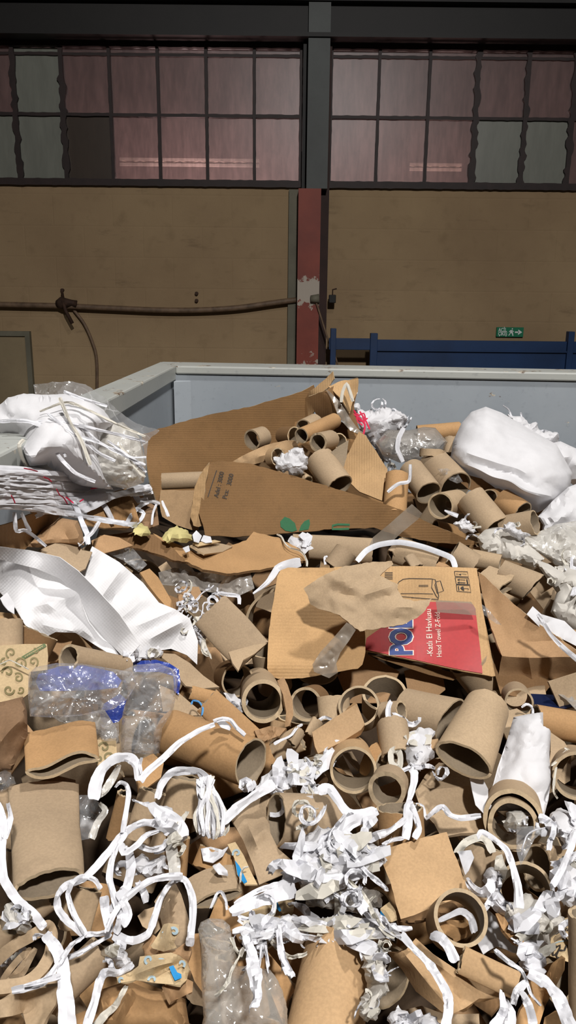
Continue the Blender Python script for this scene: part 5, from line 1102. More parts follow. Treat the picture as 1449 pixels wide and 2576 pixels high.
sheet('folded_paper', [(697, 1712), (714, 1703), (724, 1724), (736, 1762), (738, 1800), (728, 1826), (716, 1830), (720, 1790), (712, 1748)], M['wrap'], off=-0.06, follow=0.3, th=0.006, crum=0.006, csize=0.03, step=6, label='stack of folded brown paper right of the thick-walled core', cat='folded paper', aniso=(1.4, 5))
sheet('folded_paper', [(640, 1838), (680, 1826), (720, 1832), (705, 1850), (668, 1864), (650, 1860)], M['wrap'], off=-0.07, th=0.004, crum=0.012, csize=0.02, step=6, label='torn brown curl below the thick-walled core', cat='board scrap')
core((632, 1918), (428, 1842), 122, 0.42, 'large orange kraft core with a white strip round it', 'kraft_o', off=-0.09, dZ=0.10, wall=0.003, dent=0.015)
ribbon([(352, 1965), (372, 1940), (410, 1908), (452, 1868), (500, 1838), (540, 1822)], (18, 13), 'strip', off=-0.20, follow=0.5, label='white strip pulled slanting over the large orange core', twist=0.3)
ribbon([(536, 1815), (560, 1808), (580, 1812), (596, 1832), (616, 1850)], 12, 'strip', off=-0.19, follow=0.5, label='white strip bow on top of the large orange core', twist=0.6)
sheet('tissue_scrap', [(542, 1812), (562, 1810), (582, 1828), (578, 1838), (556, 1830)], M['strip'], off=-0.17, follow=0.4, th=0.001, crum=0.002, step=6, label='white tissue patch stuck on the large orange core', cat='tissue scrap')
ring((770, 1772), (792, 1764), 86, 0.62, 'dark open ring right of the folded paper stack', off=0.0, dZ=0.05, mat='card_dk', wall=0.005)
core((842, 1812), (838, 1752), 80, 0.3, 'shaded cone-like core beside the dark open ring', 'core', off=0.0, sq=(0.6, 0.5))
ring((902, 1776), (912, 1790), 104, 0.62, 'thin wide ring behind the kraft slab', off=-0.07, dZ=0.03, wall=0.004)
ring((968, 1744), (966, 1782), 112, 0.52, 'double-walled ring in the shade of the printed carton', off=-0.03, dZ=0.03, wall=0.005)
core((1132, 1814), (1018, 1790), 118, 0.30, 'broad tan core lying left of the tilted cup-like core', 'core', off=-0.06, dZ=0.05, wall=0.003, cut=(0.35, 0))
ring((1010, 1790), (966, 1793), 54, 0.15, 'short tan core with a white paper band', off=-0.09, dZ=0.02)
ribbon([(984, 1764), (978, 1776), (976, 1795), (980, 1818)], 12, 'strip', off=-0.15, label='white paper band round the short tan core', twist=0.05, cup=-0.4)
core((1000, 1905), (986, 1822), 82, 0.15, 'upright tan core below the white-banded one', 'core', off=-0.09, dZ=0.04)
core((1166, 1912), (1224, 1782), 150, 0.42, 'big tan cup-like core tilted mouth down on the white sheet', 'core', off=-0.17, sq=(0.60, 1.0), dZ=0.11, wall=0.004, dent=0.02)
sheet('kraft_slab', [(785, 1842, 0.0), (840, 1806, 0.0), (898, 1770, 0.0), (904, 1786, 0.0), (918, 1822, 0.0), (908, 1836, 0.0), (860, 1866, 0.0), (800, 1896, 0.0), (792, 1878, 0.0)], M['kraft'], off=-0.13, follow=0.5, th=0.012, step=9, crum=0.002, label='flat kraft slab lying over the small cores', cat='board piece', mat_edge=M['kraft_o'])
core((756, 1858), (690, 1890), 62, 0.25, 'bent tan core left of the kraft slab', 'core', off=-0.05, sq=(0.55, 0.8), dent=0.08)
core((780, 1850), (800, 1812), 48, 0.35, 'narrow crushed core under the kraft slab corner', 'core', off=-0.06, sq=(0.3, 0.6), roll=0.9, dent=0.1)
core((732, 1870), (755, 1838), 40, 0.5, 'torn core lip with white fringe beside the slab', 'core', off=-0.07, sq=(0.4, 0.7), roll=0.6, dent=0.1)
ribbon([(690, 1872), (706, 1862), (730, 1850), (748, 1830), (760, 1822)], 8, 'strip', off=-0.10, label='white fringe strip along the torn core lip', twist=0.8)
ribbon([(796, 1818), (815, 1804), (835, 1810)], 8, 'strip', off=-0.10, label='white strip tip behind the kraft slab', twist=0.5)
core((889, 1938), (880, 1902), 116, 0.92, 'thin-walled open core with scraps inside it', 'kraft', off=-0.10, wall=0.004, dZ=0.10, dent=0.02)
for k, (p, lab) in enumerate([([(846, 1915), (862, 1900), (880, 1935), (890, 1955), (872, 1948)], 'pointed tan scrap inside the thin-walled open core'), ([(862, 1895), (885, 1890), (905, 1925), (930, 1935), (900, 1935)], 'brown scrap wedged at the back of the open core')]):
    sheet('board_scrap', p, M['core'], off=-0.02, th=0.003, step=7, label=lab, cat='board scrap')
ring((960, 1920), (930, 1908), 92, 0.30, 'bright kraft ring standing on edge between open core and tan core', mat='kraft_o', off=-0.07, dZ=0.02, sq=(0.5, 0.5), roll=0.3)
ring((972, 1988), (984, 1968), 96, 0.78, 'frayed double ring leaning on the open core', off=-0.12, dZ=0.03, wall=0.006, dent=0.06)
core((786, 1976), (790, 1948), 104, 0.85, 'ragged-rimmed core looking up behind the tan tube', 'core', off=-0.03, wall=0.006, dZ=0.10, rag=0.005)
core((694, 2062), (838, 2066), 130, 0.16, 'wide tan tube with a slit-like open end', 'core', off=-0.08, wall=0.003, dZ=0.03, dent=0.03)
sheet('kraft_paper', [(580, 2058, 0.0), (620, 2025, 0.0), (660, 1994, 0.01), (684, 2010, 0.02), (676, 2050, 0.02), (680, 2095, 0.0), (700, 2135, 0.0), (735, 2165, 0.0), (712, 2200, 0.0), (652, 2226, 0.0), (638, 2180, 0.0), (612, 2115, 0.0)], M['core'], off=-0.07, follow=0.7, th=0.003, crum=0.006, csize=0.06, step=9, label='creased tan paper left of the wide tan tube', cat='kraft paper', folds=[(640, 2110, 676, 2080, 0.012, 16), (615, 2060, 650, 2140, 0.01, 20)])
# dark hollow under the printed carton
core((1306, 1768), (1296, 1748), 72, 0.85, 'dark core mouth under the printed carton side', 'core', off=-0.01, dZ=0.10)
ribbon([(1312, 1780), (1325, 1772), (1338, 1780), (1340, 1795)], 8, 'strip', off=-0.08, label='white wisp hanging on the dark core mouth', twist=0.8)
sheet('navy_film', [(1335, 1745), (1395, 1748), (1440, 1760), (1449, 1775), (1420, 1782), (1345, 1778)], M['navy'], off=-0.01, th=0.001, crum=0.008, csize=0.03, step=7, label='dark navy plastic under the printed carton side', cat='plastic film')
sheet('plastic_film', [(1395, 1740), (1430, 1728), (1510, 1720), (1510, 1790), (1449, 1785), (1425, 1760)], M['film_grey'], off=-0.03, th=0.0007, crum=0.014, csize=0.03, step=6, label='grey film crumple at the end of the navy plastic', cat='plastic film')
sheet('board_scrap', [(1270, 1790), (1300, 1782), (1330, 1800), (1300, 1830), (1275, 1860), (1262, 1830)], M['core'], off=-0.03, th=0.004, label='tan board behind the rolled white sheet', cat='board scrap')
core((1345, 1812), (1490, 1836), 78, 0.05, 'kraft core reaching out past the rolled white sheet', 'kraft_o', off=-0.06, wall=0.003)
sheet('board_scrap', [(1385, 1842), (1420, 1866), (1438, 1898), (1420, 1928), (1390, 1985), (1380, 1940), (1385, 1890)], M['core'], off=-0.04, follow=0.5, th=0.004, label='tan board slanting right of the rolled white sheet', cat='board scrap')
for k, (p, lab) in enumerate([([(1388, 1925), (1405, 1910), (1425, 1888)], 'short thin white strip on the slanting tan board'), ([(1400, 1930), (1395, 1960), (1392, 1990), (1402, 2010)], 'thin hanging thread-like strip by the slanting board'), ([(1420, 1882), (1440, 1892), (1449, 1905)], 'creamy strip at the mouth of the cut-off core')]):
    ribbon(p, 6, 'strip_w', off=-0.09, label=lab, twist=0.5)
core((1450, 1952), (1440, 1930), 118, 0.85, 'hollow grey core right of the thin hanging strip', 'core', off=-0.07, wall=0.005, dZ=0.10)
sheet('white_sheet', [(1292, 1804, 0.0), (1330, 1796, 0.0), (1366, 1792, 0.0), (1367, 1830, 0.0), (1386, 1842, 0.0), (1382, 1900, 0.0), (1386, 1960, 0.0), (1380, 2010, 0.0), (1370, 2048, 0.0), (1310, 2040, 0.0), (1232, 2040, 0.0), (1236, 1990, 0.0), (1252, 1930, 0.0), (1276, 1860, 0.0)], M['tissue'], off=-0.08, follow=0.8, th=0.002, bulge=0.022, crum=0.022, csize=0.07, fine=0.004, step=6, aniso=(0.3, 1.8), label='rolled crumpled white sheet between cup-like core and tan board', cat='paper sheet', sharp=24)
sheet('white_sheet', [(1182, 1955), (1215, 1960), (1228, 1985), (1228, 2015), (1240, 2030), (1215, 2045), (1196, 2025), (1188, 1990)], M['tissue'], off=-0.10, follow=0.8, th=0.001, crum=0.006, csize=0.05, step=7, label='white sheet corner under the mouth of the cup-like core', cat='paper sheet')
tangle([(1020, 1855), (1040, 1835), (1080, 1830), (1096, 1840), (1080, 1860), (1060, 1870), (1095, 1890), (1080, 1915), (1050, 1940), (1025, 1930), (1015, 1890)], 'torn white tissue ring between tan core and cup-like core', 8, (8, 20), off=-0.11, seed=55, bulge=0.012, crum=0.012, csize=0.03, length=(50, 110), bend=0.7)
ribbon([(1000, 1935), (985, 1915), (986, 1892), (998, 1888), (1006, 1905), (1004, 1935)], 18, 'strip_w', off=-0.12, label='creamy looped strip below the upright tan core', twist=0.5)
ribbon([(1040, 1935), (1042, 1960), (1036, 1990), (1026, 2020)], (26, 12), 'strip', off=-0.13, label='white strip dangling from the torn tissue ring', twist=0.5)
sheet('board_scrap', [(1042, 1880), (1075, 1862), (1102, 1858), (1108, 1878), (1070, 1888), (1048, 1898)], M['kraft'], off=-0.12, th=0.004, step=7, label='small kraft slip by the torn tissue ring', cat='board scrap')
sheet('folded_board', [(1044, 1992, 0.0), (1070, 1950, 0.0), (1104, 1918, 0.01), (1150, 1925, 0.01), (1182, 1955, 0.0), (1194, 2010, 0.0), (1230, 2062, 0.0), (1216, 2094, 0.0), (1160, 2096, 0.0), (1110, 2106, 0.0), (1092, 2072, 0.0), (1060, 2040, 0.0)], M['core'], off=-0.05, follow=0.8, th=0.005, crum=0.004, csize=0.08, step=10, label='wide tan board with a blunt fold beneath the cup-like core', cat='cardboard', folds=[(1050, 1990, 1200, 1975, 0.012, 22), (1092, 2066, 1216, 2060, 0.01, 12)])
# ---- nested rings, square board and right side
core((1292, 2064), (1290, 2030), 150, 0.86, 'largest double core with a film wad inside', 'core', off=-0.10, wall=0.006, dZ=0.09)
core((1290, 2072), (1288, 2048), 122, 0.86, 'inner core nested in the largest double core', 'core', off=-0.085, wall=0.006, dZ=0.06, dent=0.07)
tangle([(1262, 2065), (1280, 2042), (1310, 2040), (1332, 2060), (1328, 2085), (1300, 2095), (1272, 2085)], 'pale film wad stuffed in the nested cores', 2, (6, 10), off=-0.09, seed=57, bulge=0.025, crum=0.012, csize=0.03, body='film_milky', name='film_wad', cat='plastic film', length=(25, 40))
sheet('plastic_film', [(1300, 2080), (1340, 2078), (1370, 2088), (1345, 2110), (1325, 2150), (1310, 2176), (1300, 2140)], M['film'], off=-0.17, th=0.0007, crum=0.012, csize=0.03, step=5, label='clear film tail hanging out of the nested cores', cat='plastic film')
ribbon([(1372, 2082), (1345, 2088), (1325, 2102), (1315, 2130), (1312, 2150)], 4, 'strip', off=-0.20, label='thin white string curving out of the nested cores', twist=0.3)
core((1012, 2140), (1006, 2032), 116, 0.10, 'upright kraft core behind the square board', 'kraft_o', off=-0.06, wall=0.003)
ribbon([(1040, 2020), (1028, 2030), (1026, 2070), (1020, 2112)], 22, 'strip', off=-0.15, label='white strip hanging down the upright kraft core', twist=0.3)
ribbon([(1036, 2026), (1048, 2060), (1054, 2085), (1042, 2110)], 16, 'strip', off=-0.155, label='second white strip tail on the upright kraft core', twist=0.4)
ribbon([(1045, 2024), (1062, 2030), (1072, 2058), (1098, 2036), (1115, 2030), (1132, 2050), (1160, 2058), (1210, 2052)], (10, 16), 'strip', off=-0.12, label='curling white strip across the wide tan board', twist=0.9)
ribbon([(962, 2125), (990, 2112), (1015, 2108)], 9, 'strip', off=-0.15, label='white strip lying over the square board top edge', twist=0.4)
sheet('square_board', [(953, 2141, 0.0), (1010, 2122, 0.0), (1070, 2105, 0.0), (1124, 2093, 0.0), (1140, 2140, 0.0), (1165, 2200, 0.0), (1182, 2252, 0.0), (1172, 2272, 0.0), (1080, 2292, 0.0), (1008, 2312, 0.0), (998, 2280, 0.0), (984, 2225, 0.0), (966, 2180, 0.0)], M['kraft'], off=-0.12, follow=0.7, th=0.006, ragged=1.0, crum=0.002, csize=0.1, step=12, mat_edge=M['card_dk'], label='square sand-coloured board lying flat among white shreds', cat='cardboard')
sheet('rolled_board', [(1006, 2318), (1070, 2290), (1140, 2262), (1166, 2248), (1176, 2262), (1170, 2282), (1110, 2306), (1060, 2322), (1030, 2326)], M['card_dk'], off=-0.10, th=0.01, bulge=0.01, step=7, label='dark rolled board scrap poking through the kraft hoop', cat='board scrap')
ring((1160, 2308), (1136, 2326), 136, 0.90, 'kraft hoop lying open over the square board corner', mat='kraft', off=-0.17, wall=0.004, dZ=0.045, dent=0.01)
sheet('board_scrap', [(1105, 2330), (1130, 2314), (1165, 2316), (1185, 2330), (1172, 2348), (1140, 2362), (1120, 2350)], M['kraft_o'], off=-0.10, th=0.005, step=7, label='orange scrap lying inside the kraft hoop', cat='board scrap')
ribbon([(1100, 2318), (1130, 2304), (1160, 2292), (1185, 2310), (1194, 2345)], (10, 22), 'strip', off=-0.14, label='white strip threaded through the kraft hoop', twist=0.6)
core((1195, 2245), (1220, 2130), 96, 0.08, 'crushed tan core right of the square board', 'core', off=-0.05, sq=(0.6, 0.35), dent=0.08)
ribbon([(1148, 2146), (1170, 2120), (1205, 2106), (1225, 2115), (1240, 2145)], 18, 'strip_w', off=-0.13, label='grey-white strip arching over the crushed tan core', twist=0.5)
ribbon([(1200, 2108), (1212, 2092), (1245, 2112), (1275, 2140), (1290, 2180), (1302, 2230), (1306, 2285)], (10, 24), 'strip', off=-0.20, follow=0.8, label='long white strip falling over the kraft half-ring', twist=0.4)
sheet('tissue_scrap', [(1152, 2142), (1185, 2138), (1192, 2156), (1178, 2190), (1170, 2200), (1160, 2170)], M['strip'], off=-0.13, th=0.001, crum=0.004, csize=0.03, step=7, label='white tissue corner between square board and crushed core', cat='tissue scrap')
ring((1322, 2238), (1318, 2258), 136, 0.66, 'orange kraft half-ring sunk in white shreds', mat='kraft_o', off=-0.09, wall=0.004, dZ=0.03)
core((1350, 2182), (1490, 2196), 112, 0.08, 'tan tube with a clean cut end beside the white bow', 'core', off=-0.07, wall=0.003, dZ=0.03)
ribbon([(1448, 2090), (1440, 2120), (1430, 2150), (1412, 2190), (1390, 2228)], 16, 'strip', off=-0.17, label='white strip slanting across the clean-cut tan tube', twist=0.3)
tangle([(1385, 2050), (1410, 2035), (1430, 2040), (1490, 2020), (1490, 2110), (1449, 2120), (1425, 2130), (1400, 2105), (1390, 2080)], 'white tissue bow right of the nested cores', 8, (12, 24), off=-0.10, seed=58, bulge=0.025, crum=0.014, csize=0.04, length=(60, 110), bend=0.6)
tangle([(1225, 2190), (1262, 2170), (1268, 2195), (1250, 2225), (1270, 2270), (1245, 2275), (1228, 2240), (1212, 2215)], 'draped white tissue beside the kraft half-ring', 4, (14, 26), off=-0.12, seed=59, bulge=0.02, crum=0.012, csize=0.05, length=(60, 110), dirn=1.3)
tangle([(1245, 2270), (1290, 2265), (1330, 2245), (1372, 2270), (1420, 2300), (1432, 2330), (1390, 2360), (1370, 2400), (1340, 2440), (1310, 2420), (1320, 2380), (1290, 2330), (1258, 2300)], 'big heap of grey-white tissue shreds below the kraft half-ring', 18, (12, 26), off=-0.10, seed=60, bulge=0.035, crum=0.022, csize=0.035, length=(60, 130), bend=0.6, body='cream')
tangle([(1408, 2190), (1430, 2165), (1480, 2180), (1490, 2270), (1449, 2275), (1415, 2280), (1405, 2240)], 'white tissue loop below the clean-cut tan tube', 6, (14, 26), off=-0.11, seed=61, bulge=0.015, crum=0.012, csize=0.04, length=(70, 120), bend=0.7)
sheet('tissue_sheet', [(1165, 2260), (1195, 2255), (1230, 2290), (1262, 2320), (1290, 2350), (1320, 2400), (1290, 2395), (1250, 2380), (1215, 2400), (1200, 2370), (1205, 2320)], M['tissue'], off=-0.08, th=0.001, crum=0.010, csize=0.04, fine=0.002, step=7, label='white tissue sheet right of the kraft hoop', cat='tissue sheet')
sheet('board_scrap', [(1246, 2298), (1262, 2296), (1290, 2340), (1320, 2370), (1318, 2392), (1290, 2370), (1262, 2335)], M['kraft_o'], off=-0.13, th=0.004, step=7, label='dark orange board sliver in the white tissue', cat='board scrap')
pp, s7 = sheet('printed_paper', [(1368, 2400), (1385, 2350), (1420, 2310), (1510, 2290), (1510, 2420), (1430, 2420)], M['pale_print'], off=-0.05, follow=0.6, th=0.002, crum=0.0008, label='pale printed paper with dark lettering behind the grey tube', cat='printed paper')
for q, w in (([(1370, 2400), (1378, 2390), (1390, 2382), (1400, 2379)], 2.5), ([(1375, 2404), (1382, 2394), (1392, 2386)], 3), ([(1382, 2404), (1387, 2395), (1394, 2386)], 3), ([(1391, 2403), (1391, 2394), (1396, 2386), (1404, 2380), (1409, 2377), (1409, 2384), (1404, 2394), (1397, 2402), (1391, 2403)], 4), ([(1404, 2394), (1400, 2403), (1402, 2409), (1419, 2410)], 4), ([(1406, 2390), (1414, 2391), (1420, 2391), (1426, 2377)], 4.5), ([(1400, 2350), (1415, 2340), (1432, 2322)], 3), ([(1421, 2344), (1426, 2334)], 3), ([(1427, 2342), (1432, 2334)], 3)):
    stroke('brush_lettering', s7, q, w, M['black_ink'], pp)
stroke('printed_line', s7, [(1388, 2376), (1405, 2369), (1418, 2367), (1434, 2365)], 3, M['pale_blue_ink'], pp)
core((1480, 2560), (1478, 2300), 94, 0.05, 'grey tube standing at the container right beside the printed paper', 'core', off=-0.14)
# ---- near right boards
core((800, 2680), (857, 2385), 200, 0.25, 'large smooth kraft core rising in front of white shreds', 'kraft', off=0.0, Z=0.745, dZ=0.10, wall=0.004, dent=0.015, rag=0.004)
sheet('folded_board', [(972, 2394, 0.02), (1000, 2398, 0.0), (1022, 2388, -0.01), (1046, 2360, 0.0), (1090, 2400, 0.0), (1150, 2440, 0.0), (1220, 2478, 0.0), (1258, 2494, 0.0), (1254, 2512, 0.0), (1205, 2512, 0.0), (1170, 2536, 0.0), (1142, 2549, 0.0), (1112, 2546, 0.0), (1046, 2494, 0.01), (1012, 2440, 0.03)], M['kraft'], off=-0.12, follow=0.7, th=0.007, crum=0.003, csize=0.06, step=9, label='folded sand-coloured board with a sharp lengthwise crease', cat='cardboard', folds=[(1016, 2396, 1130, 2540, 0.022, 40), (1060, 2395, 1200, 2500, 0.012, 36)], mat_edge=M['kraft_o'])
core((1300, 2480), (1160, 2414), 66, 0.10, 'squashed kraft loop resting on the folded board', 'kraft', off=-0.14, sq=(0.4, 0.4), wall=0.004, dent=0.03)
sheet('kraft_board', [(1330, 2448, 0.0), (1380, 2424, 0.0), (1422, 2410, 0.0), (1420, 2440, 0.0), (1400, 2478, 0.0), (1372, 2530, 0.0), (1350, 2600, 0.0), (1285, 2600, 0.0), (1310, 2540, 0.0), (1342, 2500, 0.0)], M['kraft_o'], off=-0.10, follow=0.6, th=0.006, crum=0.003, step=9, label='narrow kraft board bent down behind white strips', cat='cardboard', folds=[(1400, 2425, 1380, 2500, 0.02, 20)])
sheet('kraft_board', [(1370, 2560), (1400, 2545), (1430, 2555), (1440, 2620), (1360, 2620)], M['kraft_o'], off=-0.08, follow=0.6, th=0.005, label='small kraft corner at the bottom between strips and grey tube', cat='cardboard')
sheet('kraft_board', [(1000, 2545), (1060, 2530), (1120, 2552), (1205, 2550), (1210, 2640), (990, 2640)], M['core'], off=-0.06, follow=0.7, th=0.004, label='flat tan board under the folded sand-coloured board', cat='cardboard')
tangle([(905, 2400), (940, 2385), (965, 2410), (970, 2450), (975, 2490), (955, 2520), (950, 2562), (912, 2570), (905, 2530), (925, 2480)], 'creamy crumpled tissue falling beside the large kraft core', 6, (8, 16), off=-0.16, seed=62, bulge=0.02, crum=0.014, csize=0.035, length=(50, 90), body='cream', thin=6)
for k, (p, w, lab) in enumerate([
    ([(1010, 2350), (1040, 2385), (1075, 2420), (1100, 2455), (1125, 2500), (1128, 2540), (1118, 2600)], (18, 24), 'long white strip sagging over the folded sand-coloured board'),
    ([(1085, 2350), (1110, 2360), (1130, 2385), (1146, 2420)], 26, 'crumpled white strip below the kraft hoop'),
    ([(1245, 2390), (1280, 2420), (1310, 2440), (1325, 2470), (1335, 2500), (1360, 2530)], (14, 6), 'white strip crossing the kraft loop'),
    ([(1330, 2448), (1370, 2470), (1400, 2500), (1420, 2545), (1440, 2600)], (26, 34), 'wide white strip running down past the bent kraft board'),
    ([(1322, 2470), (1300, 2495), (1290, 2525)], (16, 24), 'white strip end hanging off the kraft loop'),
    ([(1312, 2498), (1330, 2530), (1340, 2570), (1338, 2610)], (18, 26), 'white strip hanging between bent kraft board and loop'),
    ([(1262, 2495), (1268, 2530), (1262, 2560), (1240, 2590)], (16, 30), 'white strip dropping from the folded board tip'),
    ([(1270, 2520), (1285, 2550), (1282, 2590)], (20, 30), 'short white strip at the bottom beside the dropping strip')]):
    ribbon(p, w, 'strip', off=-0.20, follow=0.8, label=lab, twist=0.5, seed=700 + k)
tangle([(975, 2560), (1000, 2530), (1025, 2545), (1050, 2560), (1085, 2545), (1110, 2575), (1105, 2630), (980, 2630)], 'white torn tissue at the bottom under the folded board', 5, (12, 24), off=-0.16, seed=63, bulge=0.02, crum=0.012, csize=0.05, length=(60, 100))
# ---- centre white shreds
tangle([(738, 2120), (775, 2100), (800, 2080), (850, 2085), (880, 2100), (920, 2110), (950, 2130), (975, 2165), (940, 2190), (900, 2215), (860, 2235), (800, 2240), (750, 2215), (735, 2160)], 'large tangle of white shreds left of the square board', 26, (10, 26), off=-0.13, seed=64, bulge=0.05, crum=0.03, csize=0.045, length=(80, 190), bend=0.5, step=6, thin=6)
tangle([(750, 2215), (800, 2240), (850, 2230), (900, 2225), (960, 2245), (960, 2280), (900, 2300), (830, 2285), (770, 2280)], 'dull film and shreds below the large white tangle', 5, (8, 16), off=-0.07, seed=65, bulge=0.02, crum=0.02, csize=0.03, body='film_grey', length=(60, 100))
tangle([(650, 2320), (720, 2300), (800, 2310), (880, 2300), (960, 2320), (1010, 2330), (1000, 2360), (940, 2365), (900, 2380), (830, 2360), (760, 2350), (700, 2375), (670, 2370)], 'band of twisted white strips above the large kraft core', 22, (8, 22), off=-0.14, seed=66, bulge=0.02, crum=0.02, csize=0.03, length=(90, 200), dirn=0.1, step=6, thin=8)
for k, (p, w, lab) in enumerate([
    ([(580, 2295), (640, 2270), (700, 2250), (745, 2238)], (26, 34), 'broad white strip lying left of the large white tangle'),
    ([(590, 2275), (650, 2240), (700, 2225), (760, 2205), (800, 2185)], (12, 20), 'frayed white strip running into the large white tangle'),
    ([(880, 2230), (900, 2260), (920, 2295)], (28, 30), 'short straight white strip below the large white tangle'),
    ([(960, 2165), (920, 2195), (880, 2200)], (20, 28), 'white strip tip resting against the square board'),
    ([(770, 2200), (820, 2215), (870, 2205), (905, 2170)], 24, 'white strip curved like a bowl in the large tangle'),
    ([(745, 2130), (790, 2135), (840, 2120), (880, 2095)], 22, 'white strip along the top of the large tangle'),
    ([(800, 1990), (830, 1985), (870, 2040), (905, 2050), (945, 2040)], 26, 'white tissue strip between wide tan tube and kraft core'),
    ([(850, 2100), (880, 2070), (920, 2055), (950, 2040)], (40, 20), 'bluish white tissue wedge beside the upright kraft core')]):
    ribbon(p, w, 'strip', off=-0.16, label=lab, twist=0.5, seed=730 + k)
tangle([(640, 1985), (665, 1950), (700, 1920), (740, 1910), (800, 1915), (835, 1930), (810, 1945), (760, 1950), (730, 1985), (690, 2000)], 'white tissue strips tangled right of the large orange core', 16, (10, 24), off=-0.08, seed=67, bulge=0.02, crum=0.016, csize=0.035, length=(60, 130), bend=0.6)
ribbon([(560, 2068), (600, 2030), (650, 1995), (690, 1970)], (20, 30), 'strip', off=-0.12, label='white strip lying against the creased tan paper', twist=0.4)

# ---- near left: loops of white strip, curled board, crumpled print
ribbon([(236, 2010), (240, 1975), (256, 1935), (290, 1908), (325, 1906), (345, 1925), (350, 1965)], (30, 24), 'strip', off=-0.13, label='wide whitish loop over the crumpled bag mouth', twist=0.3)
ribbon([(240, 2000), (262, 1990), (285, 1955), (300, 1925)], (24, 14), 'film_milky', off=-0.11, label='milky film band inside the wide whitish loop', twist=0.4, name='film_strip', cat='plastic strip')
sheet('plastic_film', [(196, 2000), (225, 2000), (256, 2025), (250, 2060), (225, 2110), (200, 2115), (196, 2060)], M['film'], off=-0.05, th=0.0007, crum=0.014, csize=0.04, step=6, label='clear film beside the big flattened tube', cat='plastic film')
ribbon([(230, 2110), (245, 2070), (265, 2040), (250, 2020)], (18, 12), 'film_milky', off=-0.07, label='milky film strip hanging beside the flattened tube', twist=0.6, name='film_strip', cat='plastic strip')
ribbon([(356, 1905), (352, 1925), (356, 1948)], 8, 'strip', off=-0.13, label='short white strip right of the wide whitish loop', twist=0.4)
core((312, 1995), (286, 2110), 34, 0.25, 'thin rolled kraft paper standing below the whitish loop', 'kraft_o', off=-0.09, wall=0.003, sq=(0.8, 0.5), dZ=0.02)
ribbon([(290, 1980), (302, 1968), (318, 1975), (324, 2000), (316, 2050), (308, 2095)], (8, 14), 'strip', off=-0.13, label='white strip looping down along the rolled kraft paper', twist=0.6)
sheet('kraft_scrap', [(345, 1915), (385, 1895), (412, 1920), (405, 1955), (372, 1980), (350, 1990), (345, 1960)], M['kraft_o'], off=-0.03, th=0.004, crum=0.006, csize=0.05, label='orange kraft scrap under the large orange core', cat='board scrap')
core((345, 2110), (385, 1990), 70, 0.1, 'shaded brown core behind the white loops', 'core', off=-0.01, sq=(0.6, 0.6))
core((455, 2050), (470, 1960), 96, 0.15, 'shaded tan core behind the hanging strip hank', 'core', off=0.0, sq=(0.5, 0.5))
core((440, 2200), (448, 2105), 60, 0.1, 'orange-brown core in the shade under the hank', 'kraft_o', off=-0.01)
core((535, 2190), (550, 2140), 106, 0.35, 'dark slot-like core mouth below the hank', 'kraft_o', off=-0.04, sq=(0.45, 0.6), wall=0.004)
# hank of strips hanging from the large core
for k in range(13):
    rs = random.Random(900 + k); x0 = 508 + rs.uniform(-10, 30); x1 = 492 + k * 6.4
    ribbon([(x0, 1955 + rs.uniform(-6, 10)), ((x0 + x1) / 2 + rs.uniform(-8, 8), 2000), (x1, 2045 + rs.uniform(-8, 8)), (x1 + rs.uniform(-4, 8), 2085), (x1 + (535 - x1) * 0.22, 2112 - abs(535 - x1) * 0.35)], (14, 9), 'strip' if k % 4 else 'strip_w', off=-0.11 - 0.012 * (k % 3), follow=0.5, label='white strip in the hank hanging under the large orange core', group='strips of the hanging hank', twist=0.7, seed=900 + k)
ribbon([(395, 2010), (405, 1975), (430, 1945), (465, 1938), (500, 1942), (520, 1965), (512, 2010)], (16, 30), 'strip', off=-0.14, label='twisted white strip arching into the hanging hank', twist=0.9)
ribbon([(385, 2030), (400, 2040), (430, 2055), (450, 2075), (462, 2105)], (20, 34), 'strip', off=-0.13, label='wide folded white strip beside the hanging hank', twist=0.7)
tangle([(395, 2015), (430, 2035), (455, 2060), (470, 2090), (468, 2112), (445, 2118), (420, 2100), (395, 2060)], 'gathered white tissue left of the hanging hank', 7, (8, 18), off=-0.11, seed=71, bulge=0.02, crum=0.014, csize=0.035, length=(50, 100), bend=0.6)
ribbon([(428, 2110), (432, 2140), (438, 2170), (440, 2205)], (34, 26), 'film_milky', off=-0.12, label='dull translucent strip dangling below the gathered tissue', twist=0.2, name='film_strip', cat='plastic strip')
sheet('tissue_scrap', [(505, 2135), (530, 2130), (560, 2138), (575, 2128), (560, 2152), (535, 2170), (512, 2165)], M['strip'], off=-0.08, th=0.001, crum=0.006, csize=0.03, step=6, label='white tissue patch right below the hanging hank', cat='tissue scrap')
sheet('tissue_scrap', [(536, 2178), (552, 2170), (572, 2190), (574, 2204), (550, 2200)], M['strip'], off=-0.09, th=0.001, crum=0.006, csize=0.03, step=5, label='small white scrap in the dark slot-like mouth', cat='tissue scrap')
bp, s8 = sheet('printed_paper', [(572, 2124), (592, 2118), (612, 2150), (630, 2190), (648, 2225), (615, 2225), (596, 2200), (590, 2160)], M['pale_print'], off=-0.08, th=0.002, crum=0.0008, step=8, label='blue-printed paper strip left of the creased tan paper', cat='printed paper')
decal('blue_print', s8, [(591, 2164), (602, 2178), (622, 2218), (614, 2223), (598, 2202)], M['sky_ink'], bp, 6); stroke('blue_swirl', s8, swirl(596, 2146, 11, 0.9, 2.6, 1), 5, M['pale_blue_ink'], bp)
ribbon([(604, 2222), (606, 2200), (612, 2184), (625, 2180)], 5, 'strip_w', off=-0.10, label='creamy thread over the blue-printed strip', twist=0.4)
